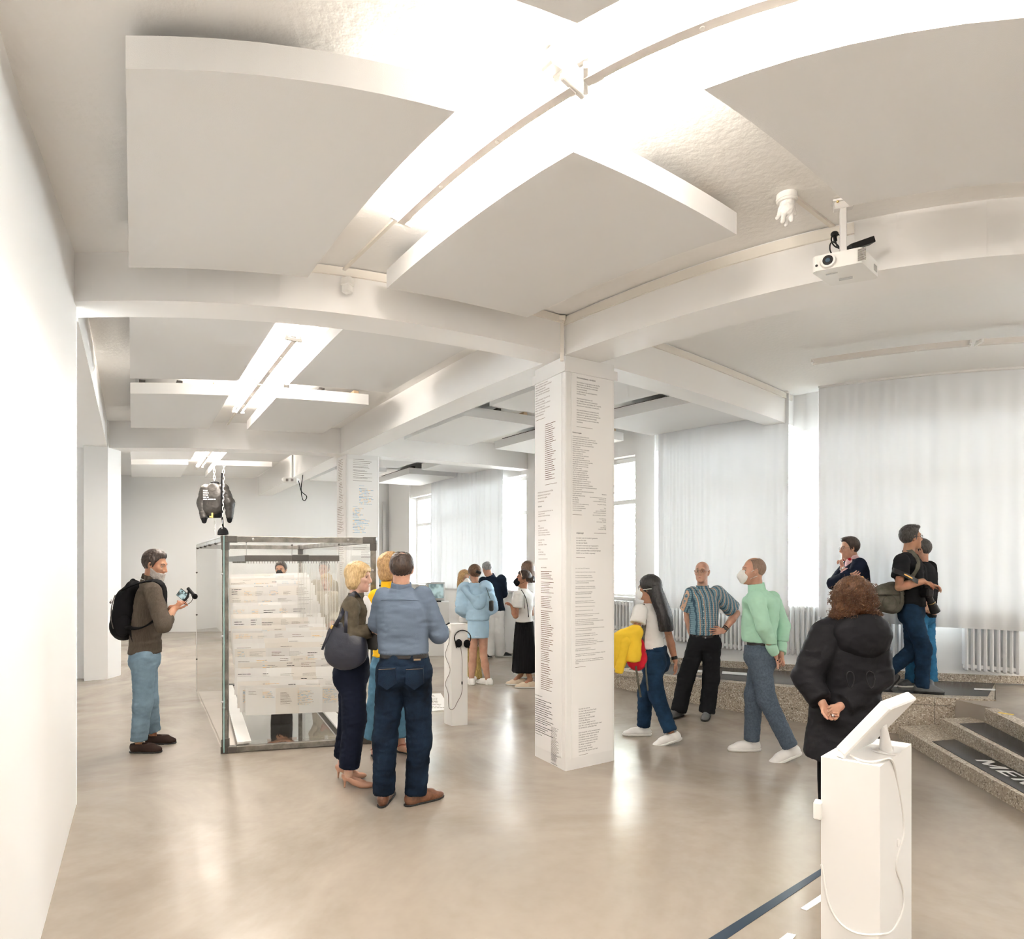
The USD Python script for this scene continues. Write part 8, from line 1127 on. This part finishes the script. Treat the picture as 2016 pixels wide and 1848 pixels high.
# 10 woman with long black hair walking
F = Figure('longhair', 'woman with long black hair and white tee walking with a yellow jacket over her arm', 'skin_brown', .0055); J = F.J
F.head(-118, -2, 0, .97, True, 'long', 'black', hair_fold=.004); F.glasses()
F.add('mask_band', tube([F.loc(v) for v in ((-.086, .04, -.01), (-.095, -.02, -.004), (-.08, -.085, .002), (0, -.122, .006), (.08, -.085, .002), (.095, -.02, -.004), (.086, .04, -.01))], .0045, 6, 4), M['mask_white']); F.mask(M['mask_white'], False); F.add('earring', ball(F.loc((.083, .0, -.042)), .008, 1), M['chrome'])
F.body({'L': ((-.8, -.3, -.2), (0, .3, -1), 1, .5), 'R': (unit(F.limb_dir('R') + A(.05, 0, -.3)), (-.9, .3, 0), 1, .35)}, arm=(.046, .040, .028))
F.top('tee', M['white_cotton'], J['hem'][2], (.130, .105, .122, .10, .145, .108), (.070, .068, .06), end='short', short=.55, fold=.006)
jn = F.trousers(M['jeans_blue'], J['hem'][2] + .015, .140, .125, .098, .074, .066, {'L': .13, 'R': .10}, fold=.006, seat=1, belt=M['jeans_blue'])
F.shoe('L', M['sneaker_white'], M['sole_white'], 'sneaker', 16, .95); F.shoe('R', M['sneaker_white'], M['sole_white'], 'sneaker', 0, .95)
F.add('wristband', surface(capped(J['Rw'] + F.limb_dir('R') * -.03, J['Rw'] + F.limb_dir('R') * -.012, .033, .033), .005), M['black'])
c = J['bag']; rb = held(F, 'shoulder_bag', 'red shoulder bag with grey strap behind the yellow jacket', 'bag', c)
put(F, rb, 'body', crease(surface(join([ellip(c + A(.02, 0, .0), (.10, .055, .11)), ellip(c + A(.06, .02, .07), (.045, .04, .12))], .04), .007), .004, (9, 9, 9), 5), M['red_nylon'])
t = J['strap']; put(F, rb, 'strap', strap([c + A(.075, .01, .13), c + A(.085, .02, .25), t + A(-.005, -.05, -.10), t + A(-.01, .0, .0), t + A(.02, .09, -.015)], .045, .006, (1, .15, .1)), M['canvas_olive']); put(F, rb, 'hanging_strap', strap([c + A(.0, -.05, -.06), c + A(.02, -.05, -.2), c + A(.05, -.04, -.36)], .02, .005, (1, 0, .1)), M['canvas_olive']); put(F, rb, 'side_strap', strap([c + A(.10, -.02, .08), c + A(.105, -.03, -.12), c + A(.125, -.02, -.30)], .016, .005, (1, 0, .1)), M['canvas_olive'])
c = J['coat']; yj = held(F, 'jacket', 'bright yellow jacket hanging over the forearm of the woman with long hair', 'jacket', c)
f = join([cone(c + A(-.07, -.02, .06), c + A(.07, .0, .12), .07, .06), loft([(c + A(-.10, -.02, -.22), (1, .2, 0), .045, .03), (c + A(-.08, -.02, -.05), (1, .2, 0), .09, .055), (c + A(-.03, -.01, .10), (1, .2, 0), .11, .06)]), loft([(c + A(.035, -.05, -.15), (1, .2, 0), .062, .028), (c + A(.03, -.03, .0), (1, .2, 0), .08, .045), (c + A(.02, -.01, .12), (1, .2, 0), .07, .05)])], .03)
put(F, yj, 'cloth', crease(surface(f, .008), .014, (7, 7, 4), 9), M['yellow_nylon']); put(F, yj, 'sleeve', crease(surface(join([capped(c + A(-.05, -.06, .04), c + A(-.11, -.06, -.26), .05, .035)], .01), .008), .008, (9, 9, 9), 2), M['yellow_nylon'])
# 11 man in checked shirt
F = Figure('plaid', 'bald man with glasses in a checked short sleeved shirt, left hand on his belly', 'skin', .0055); J = F.J
F.head(-32, 6, 0, 1.0, False, 'thin', 'stubble', hair_fold=.001) if False else F.head(-32, 6, 0, 1.02, False, None, 'stubble'); F.glasses(M['steel_dark'])
F.body({'R': ((.2, .2, -.9), (.8, -.3, 0), 1, .4), 'L': ((-.95, -.15, -.02), (.1, .9, -.2), 1, (.15, .2, .25, .3))}, arm=(.046, .044, .031))
sh = F.top('shirt', M['plaid'], J['waist'][2], (.165, .135, .16, .138, .17, .13), (.088, .088, .08), end='short', short=.82, fold=.006, shoulder=1.06, collar=(.072, .035))
for k in (-1, 1): F.add('collar_flap', loop_solid([np.array([J['N'] + A(k * .035 - .02, -.085 + t_, .02), J['N'] + A(k * .075 - .02, -.05 + t_, .03), J['N'] + A(k * .065 - .02, -.10 + t_, -.05)]) for t_ in (0, -.006)]), M['plaid'], sh, smooth=False)
for k in range(5): F.add('button', cyl(J['N'] + A(-.035 - .002 * k, -.125 - .012 * min(k, 3), -.10 - .075 * k), J['N'] + A(-.036 - .002 * k, -.145 - .012 * min(k, 3), -.10 - .075 * k), .006, 8), M['print_white'], sh)
F.trousers(M['black_cotton'], J['waist'][2] + .005, .175, .135, .105, .09, .088, {'R': .06, 'L': .06}, fold=.007, belt=M['leather_black'])
for q in 'RL': F.shoe(q, M['trail_grey'], M['sole_black'], 'boot', sc=.95)
d = F.limb_dir('L'); F.add('watch', [cyl(J['Lw'] - d * .02, J['Lw'] - d * .038, .034, 14), box(J['Lw'] - d * .03 + A(.0, -.032, .01), (.03, .012, .03), bevel=.005)], M['steel_dark'], smooth=40); F.add('wristband', cyl(J['Lw'] - d * .045, J['Lw'] - d * .06, .0345, 14), M['black'], smooth=40)
F.add('belt_buckle', box(F.P + A(-.03, -.13, .055), (.02, .01, .018), bevel=.004), M['chrome'], smooth=False)

# 12 man in mint shirt
F = Figure('mint', 'man in mint green shirt and grey trousers walking with hands clasped behind his back', 'skin', .0055); J = F.J
F.head(-98, 2, 0, 1.02, False, 'buzz', 'stubble', hair_fold=.001); F.mask(M['mask_white'])
F.body({'L': ((.35, .25, -.75), (-.7, .2, -.3), 1, .75), 'R': ((-.1, -.3, -.9), (-.6, -.5, 0), -1, .6)}, arm=(.05, .045, .033))
sh = F.top('shirt', M['mint_cotton'], J['waist'][2], (.148, .152, .140, .160, .145, .165), (.076, .064, .052), fold=.007, fs=(7, 7, 12), collar=(.075, .055), shoulder=1.05)
d = F.limb_dir('L'); F.add('cuff', surface(capped(J['Lw'] - d * .10, J['Lw'] - d * .015, .053, .049), .006), M['mint_cotton'], sh); d2 = F.limb_dir('R'); F.add('cuff', surface(capped(J['Rw'] - d2 * .10, J['Rw'] - d2 * .015, .053, .049), .006), M['mint_cotton'], sh)
for k, o in enumerate(((-.02, -.05, -.035), (.005, -.05, -.045), (-.03, -.052, .03))): F.add('button', ball(J['Lw'] + A(*o), .0055, 1), M['black'], sh)
F.trousers(M['grey_trouser'], J['waist'][2] + .005, .150, .150, .108, .082, .070, {'L': .135, 'R': .10}, fold=.005, belt=M['leather_black'], seat=1)
F.add('belt_buckle', box(F.P + A(-.152, -.02, .115), (.012, .05, .035), bevel=.004), M['chrome'], smooth=False)
F.shoe('L', M['sneaker_white'], M['sole_white'], 'sneaker', 20, 1.04); F.shoe('R', M['sneaker_white'], M['sole_white'], 'sneaker', 0, 1.04)

# 13 woman with curly hair in the black coat
F = Figure('curly', 'woman with curly brown hair in a black hooded coat, hands behind her back', 'skin', .0055); J = F.J
F.head(182, 0, 0, 1.0, True, 'curly', 'curl', eyes=False, hair_fold=.012)
F.body({'L': ((.45, -.25, -.75), (.2, -.9, .1), -1, .45), 'R': ((-.85, -.2, -.25), (-.1, -.95, 0), 1, .25)}, arm=(.046, .042, .03))
ct = F.top('coat', M['black_coat'], J['hem'][2], (.235, .19, .215, .165, .21, .155), (.115, .098, .075), fold=.013, fs=(5, 5, 9), shoulder=1.2, flare=.03, extra=[ellip(J['N'] + A(.0, -.02, -.07), (.16, .12, .09))])
hd = minus(ellip(J['N'] + A(.02, -.13, -.115), (.205, .085, .15)), ellip(J['N'] + A(.02, -.06, .06), (.16, .10, .14)), .02); F.add('hood', crease(surface(hd, .008), .009, (7, 7, 9), 4), M['black_coat'], ct)
for k in (-1, 1): F.add('drawcord', tube([F.P + A(k * .07 - .02, -.20, .30), F.P + A(k * .10 - .02, -.215, .25), F.P + A(k * .075 - .02, -.215, .20), F.P + A(k * .045 - .02, -.21, .25), F.P + A(k * .07 - .02, -.20, .30)], .0035, 5, 5), M['black'], ct)
sk = loft([(A(F.P[0] + .02, F.P[1], .12), X, .185, .16), (F.P + A(.02, 0, -.2), X, .20, .165), (F.P + A(.0, 0, .10), X, .17, .13)]); F.add('skirt', crease(surface(sk, .010), .012, (14, 14, 1), 3, 2), M['black_skirt'])
for q in 'RL': F.shoe(q, M['leather_black'], M['sole_black'], 'boot', sc=.9)
d = J['Rw'] + A(-.08, -.05, -.04); F.add('ring', [cyl(d, d + A(-.004, 0, -.012), .0115, 10)], M['chrome'], smooth=40)
F.add('necklace', tube([J['N'] + A(-.07, -.07, .02), J['N'] + A(0, -.10, .035), J['N'] + A(.07, -.07, .02)], .004, 5, 5), M['ink_orange']); F.add('hair_clip', ball(F.loc((.085, .01, .13)), (.02, .015, .012), 1), M['ink_orange'])
def curls(fig, n=2600, seed=3):
    rg = np.random.default_rng(seed); P_, cnt, W_ = [], [], []
    for i in range(n):
        v = unit(rg.normal(size=3)); 
        if v[1] > .55 and v[2] < .5: continue
        c = A(0, -.025, .0) if v[2] > -.2 else A(.06 * np.sign(v[0]), -.03, -.05); r = A(.130, .137, .128) if v[2] > -.2 else A(.090, .105, .098)
        b = c + v * r * rg.uniform(.86, 1.06); ax = unit(v * .35 + A(0, -.2, -1) + rg.normal(size=3) * .35); e1 = unit(np.cross(ax, v + A(.01, .02, .03))); e2 = np.cross(ax, e1); L = rg.uniform(.03, .06); k = 11; t = np.linspace(0, 1, k); ph = rg.uniform(0, 6.28); rad = rg.uniform(.006, .011); tw = rg.uniform(1.6, 2.6) * 2 * np.pi
        q = b + np.outer(t, ax) * L + rad * (np.cos(tw * t + ph)[:, None] * e1 + np.sin(tw * t + ph)[:, None] * e2) + np.outer(t, v) * .004
        P_.append(q); cnt.append(k); W_.append(np.full(k, .0028))
    q = np.vstack(P_); q = fig.hc + (q * fig.hs) @ fig.R.T; q[:, 0] *= fig.sx
    path = fresh(fig.path + '/curls'); bc = UsdGeom.BasisCurves.Define(stage, path); bc.CreateTypeAttr('linear'); bc.CreatePointsAttr(Vt.Vec3fArray.FromNumpy(q.astype(np.float32))); bc.CreateCurveVertexCountsAttr(Vt.IntArray.FromNumpy(np.array(cnt, np.int32)))
    bc.CreateWidthsAttr(Vt.FloatArray.FromNumpy(np.concatenate(W_).astype(np.float32))); bc.SetWidthsInterpolation('vertex'); UsdShade.MaterialBindingAPI.Apply(bc.GetPrim()).Bind(HM['curl']); tag(bc.GetPrim(), kind='stuff')
curls(F)

# 14 man in navy suit by the curtain
F = Figure('suit', 'man in navy suit jacket with his hand at his chin before the right curtain', 'skin', .006); J = F.J
F.head(-97, -4, 0, 1.0, False, 'swept', 'dark', hair_fold=.004); F.glasses(M['steel_dark'])
F.body({'L': ((-.1, .25, .95), (-.3, .5, .3), 1, (.9, .95, 1, 1)), 'R': ((.55, -.7, .1), (.3, .6, .4), 1, .35)}, arm=(.048, .044, .031))
F.top('jacket', M['navy_suit'], J['hem'][2] - .05, (.17, .14, .155, .14, .165, .145), (.082, .07, .058), fold=.006, cuffs={'L': J['Le'] + (J['Lw'] - J['Le']) * .78, 'R': J['Re'] + (J['Rw'] - J['Re']) * .9}, shoulder=1.05)
F.add('shirt_collar', surface(minus(capped(J['N'] + A(-.005, 0, -.03), J['N'] + A(-.025, 0, .05), .074, .066), cone(J['N'], J['N'] + A(-.02, 0, .2), .058, .056)), .006), M['pink_shirt']); F.add('shirt_front', surface(ellip(J['N'] + A(-.085, -.03, -.07), (.045, .06, .09)), .008), M['pink_shirt']); F.add('bow_tie', surface(join([cone(J['N'] + A(-.095, -.06, .0), J['N'] + A(-.10, .0, .005), .018, .006), cone(J['N'] + A(-.10, .0, .005), J['N'] + A(-.095, .06, .0), .006, .018)], .004), .006), M['red_nylon'])
d = F.limb_dir('L'); F.add('shirt_cuff', surface(capped(J['Le'] + (J['Lw'] - J['Le']) * .74, J['Le'] + (J['Lw'] - J['Le']) * .9, .05, .046), .006), M['pink_shirt']); F.add('watch', cyl(J['Lw'] - d * .004, J['Lw'] + d * .012, .033, 12), M['chrome'], smooth=40)
F.trousers(M['navy_suit'], J['hem'][2] + .03, .155, .125, .10, .085, .08, {'L': .05, 'R': .05})
for q in 'RL': F.shoe(q, M['leather_black'], M['sole_black'], 'derby')

# 15 photographer, 16 man behind him
F = Figure('tee', 'laughing man in black tee and jeans on the stage carrying a camera and shoulder bag', 'skin_tan', .0055); J = F.J
F.head(80, 4, 0, 1.02, False, 'swept', 'salt', hair_fold=.007); F.glasses()
F.add('teeth', tube([F.loc((-.02, .091, -.0605)), F.loc((0, .0985, -.060)), F.loc((.02, .091, -.0605))], [.002, .0045, .002], 5, 3), M['eye_white'])
F.body({'R': ((.93, -.1, -.25), (.25, .15, -.95), 1, (.5, .55, .6, .6)), 'L': ((.9, -.4, -.2), (0, 0, -1), -1, .5)}, arm=(.052, .046, .034))
F.top('tee', M['black_cotton'], J['hem'][2], (.145, .142, .140, .138, .148, .15), (.080, .078, .072), end='short', short=.62, fold=.006, shoulder=.95)
F.trousers(M['jeans_blue'], J['hem'][2] + .04, .150, .132, .105, .080, .070, {'R': .06, 'L': None} if False else {'R': .06}, fold=.007, seat=1)
F.shoe('R', M['trail_grey'], M['sole_black'], 'sneaker', 0, 1.03); F.shoe('L', M['trail_grey'], M['sole_black'], 'sneaker', 42, 1.03)
c = J['bag']; bg = held(F, 'shoulder_bag', 'olive canvas camera bag hanging behind the man in the black tee', 'bag', c)
put(F, bg, 'body', crease(surface(join([ellip(c + A(.02, 0, -.03), (.155, .105, .125)), ellip(c + A(.11, 0, -.02), (.10, .10, .14))], .05), .008), .007, (8, 8, 8), 6), M['canvas_olive'])
put(F, bg, 'flap', crease(surface(above(join([ellip(c + A(.02, -.01, .015), (.175, .125, .13)), ellip(c + A(.10, 0, .02), (.10, .11, .14))], .05), c[2] + .035), .008), .005, (8, 8, 8), 8), M['canvas_olive'])
put(F, bg, 'pocket', surface(ellip(c + A(-.01, -.10, -.055), (.085, .035, .085)), .008), M['canvas_olive']); put(F, bg, 'buckle_strap', strap([c + A(.10, -.14, .10), c + A(.11, -.14, .02), c + A(.115, -.125, -.06)], .035, .006, (1, 0, 0)), M['canvas_olive'])
put(F, bg, 'strap', strap([J['N'] + A(.02, .10, .035), J['strap0'] + A(-.02, .0, .01), (J['strap0'] + J['strap1']) / 2 + A(.012, -.035, 0), J['strap1'] + A(0, -.01, 0), J['strap1'] + A(-.08, -.05, -.09), c + A(.12, -.12, .07)], .052, .006, (.8, .1, .4)), M['canvas_olive'])
ar = J['Rs'] + (J['Re'] - J['Rs']) * .45; dd = unit(J['Re'] - J['Rs'])
c = J['cam']; cm = held(F, 'camera', 'black camera with long lens in the hands of the man in black tee', 'camera', c); ln = J['lens']
put(F, cm, 'body', [box(c + A(.0, 0, -.01), (.085, .14, .10), roty(.1), .018), box(c + A(.0, 0, .05), (.06, .06, .04), bevel=.012)], M['black'], False); dl = unit(ln - c)
put(F, cm, 'lens', [cyl(c + dl * .02, c + dl * .12, .036, 18), cyl(c + dl * .12, c + dl * .15, .042, 18)], M['black'], 40); put(F, cm, 'lens_hood', cyl(c + dl * .15, c + dl * .235, .044, 18, .052), M['black'], 40); put(F, cm, 'lens_ring', cyl(c + dl * .125, c + dl * .13, .043, 18), M['brass'], 40)
put(F, cm, 'strap', strap([ar + A(-.088, .01, .03), ar + A(-.06, -.085, -.0), ar + A(.02, -.105, -.035), ar + A(.10, -.085, -.065), ar + A(.16, -.07, -.09)], .048, .005, dd), M['black']); put(F, cm, 'strap_print', strap([ar + A(-.03, -.103, -.012), ar + A(.02, -.1085, -.035), ar + A(.07, -.10, -.055)], .014, .004, dd), M['ink_orange'])
F = Figure('shadow', 'dark haired man in black jacket and bright blue jeans half hidden behind the laughing man', 'skin', .008); J = F.J
F.head(-128, -4, 0, 1.0, False, 'short', 'salt', eyes=False); F.body({'L': ((.1, -.3, -.9), (0, -.5, 0), 1, .4), 'R': ((-.3, -.4, -.8), (0, -.5, 0), -1, .4)})
F.top('jacket', M['black_cotton'], J['hem'][2] - .02, (.16, .14, .155, .13, .165, .135), (.085, .075, .06), fold=.006); F.trousers(M['jeans_bright'], J['hem'][2] + .04, .15, .13, .10, .09, .095, {'L': .055, 'R': .055}, fold=.008)
for q in 'RL': F.shoe(q, M['trail_grey'], M['sole_white'], 'boot', sc=1.0)

# 17 person behind the case, 18 and 19 seen through the hanging threads
F = Figure('masked', 'dark haired person in black tee with black mask standing behind the glass case', 'skin_tan', .008); J = F.J
F.head(4, -6, 0, 1.0, False, 'short', 'dark', hair_fold=.006); F.mask(M['mask_black']); F.body({'R': ((.8, -.4, -.1), (0, .6, -.5), 1, .4), 'L': ((-.8, -.4, -.1), (0, .6, -.5), -1, .4)})
F.top('tee', M['black_cotton'], J['hem'][2] - .06, (.165, .125, .16, .115, .17, .12), (.09, .085, .075), end='short'); F.trousers(M['black_cotton'], J['hem'][2], .165, .12, .10, .085, .08, {'L': .05, 'R': .05})
for q in 'RL': F.shoe(q, M['leather_black'], M['sole_black'], 'derby')
F = Figure('coatman', 'tall man in beige coat behind the threads of the glass case', 'skin_pale', .010); J = F.J
F.head(0, 0, 0, 1.0, False, 'short', 'grey'); F.body({'R': ((.5, -.5, -.5), (0, .5, 0), 1, .4), 'L': ((-.5, -.5, -.5), (0, .5, 0), -1, .4)})
F.top('coat', M['trench'], .55, (.18, .14, .165, .125, .175, .125), (.085, .07, .058), flare=.03); F.trousers(M['trench'], J['hem'][2], .155, .12, .095, .08, .075, {'L': .05, 'R': .05})
for q in 'RL': F.shoe(q, M['leather_brown'], M['sole_black'], 'derby')
F = Figure('scarf', 'smaller woman with pale hair and white scarf behind the threads of the glass case', 'skin_pale', .010); J = F.J
F.head(-6, 0, 0, .97, True, 'bob', 'blond'); F.body({'R': ((.5, -.5, -.5), (0, .5, 0), 1, .4), 'L': ((-.5, -.5, -.5), (0, .5, 0), -1, .4)})
F.top('coat', M['trench'], .50, (.165, .135, .15, .12, .155, .12), (.075, .065, .055), flare=.03); F.add('scarf', surface(join([ellip(J['N'] + A(0, 0, -.02), (.085, .08, .05)), cone(J['N'] + A(.02, -.09, -.06), J['N'] + A(.03, -.14, -.32), .035, .03)], .03), .010), M['pale_scarf']); F.trousers(M['trench'], J['hem'][2] + .1, .14, .11, .09, .075, .07, {'L': .05, 'R': .05})
for q in 'RL': F.shoe(q, M['leather_brown'], M['sole_black'], 'derby', sc=.92)
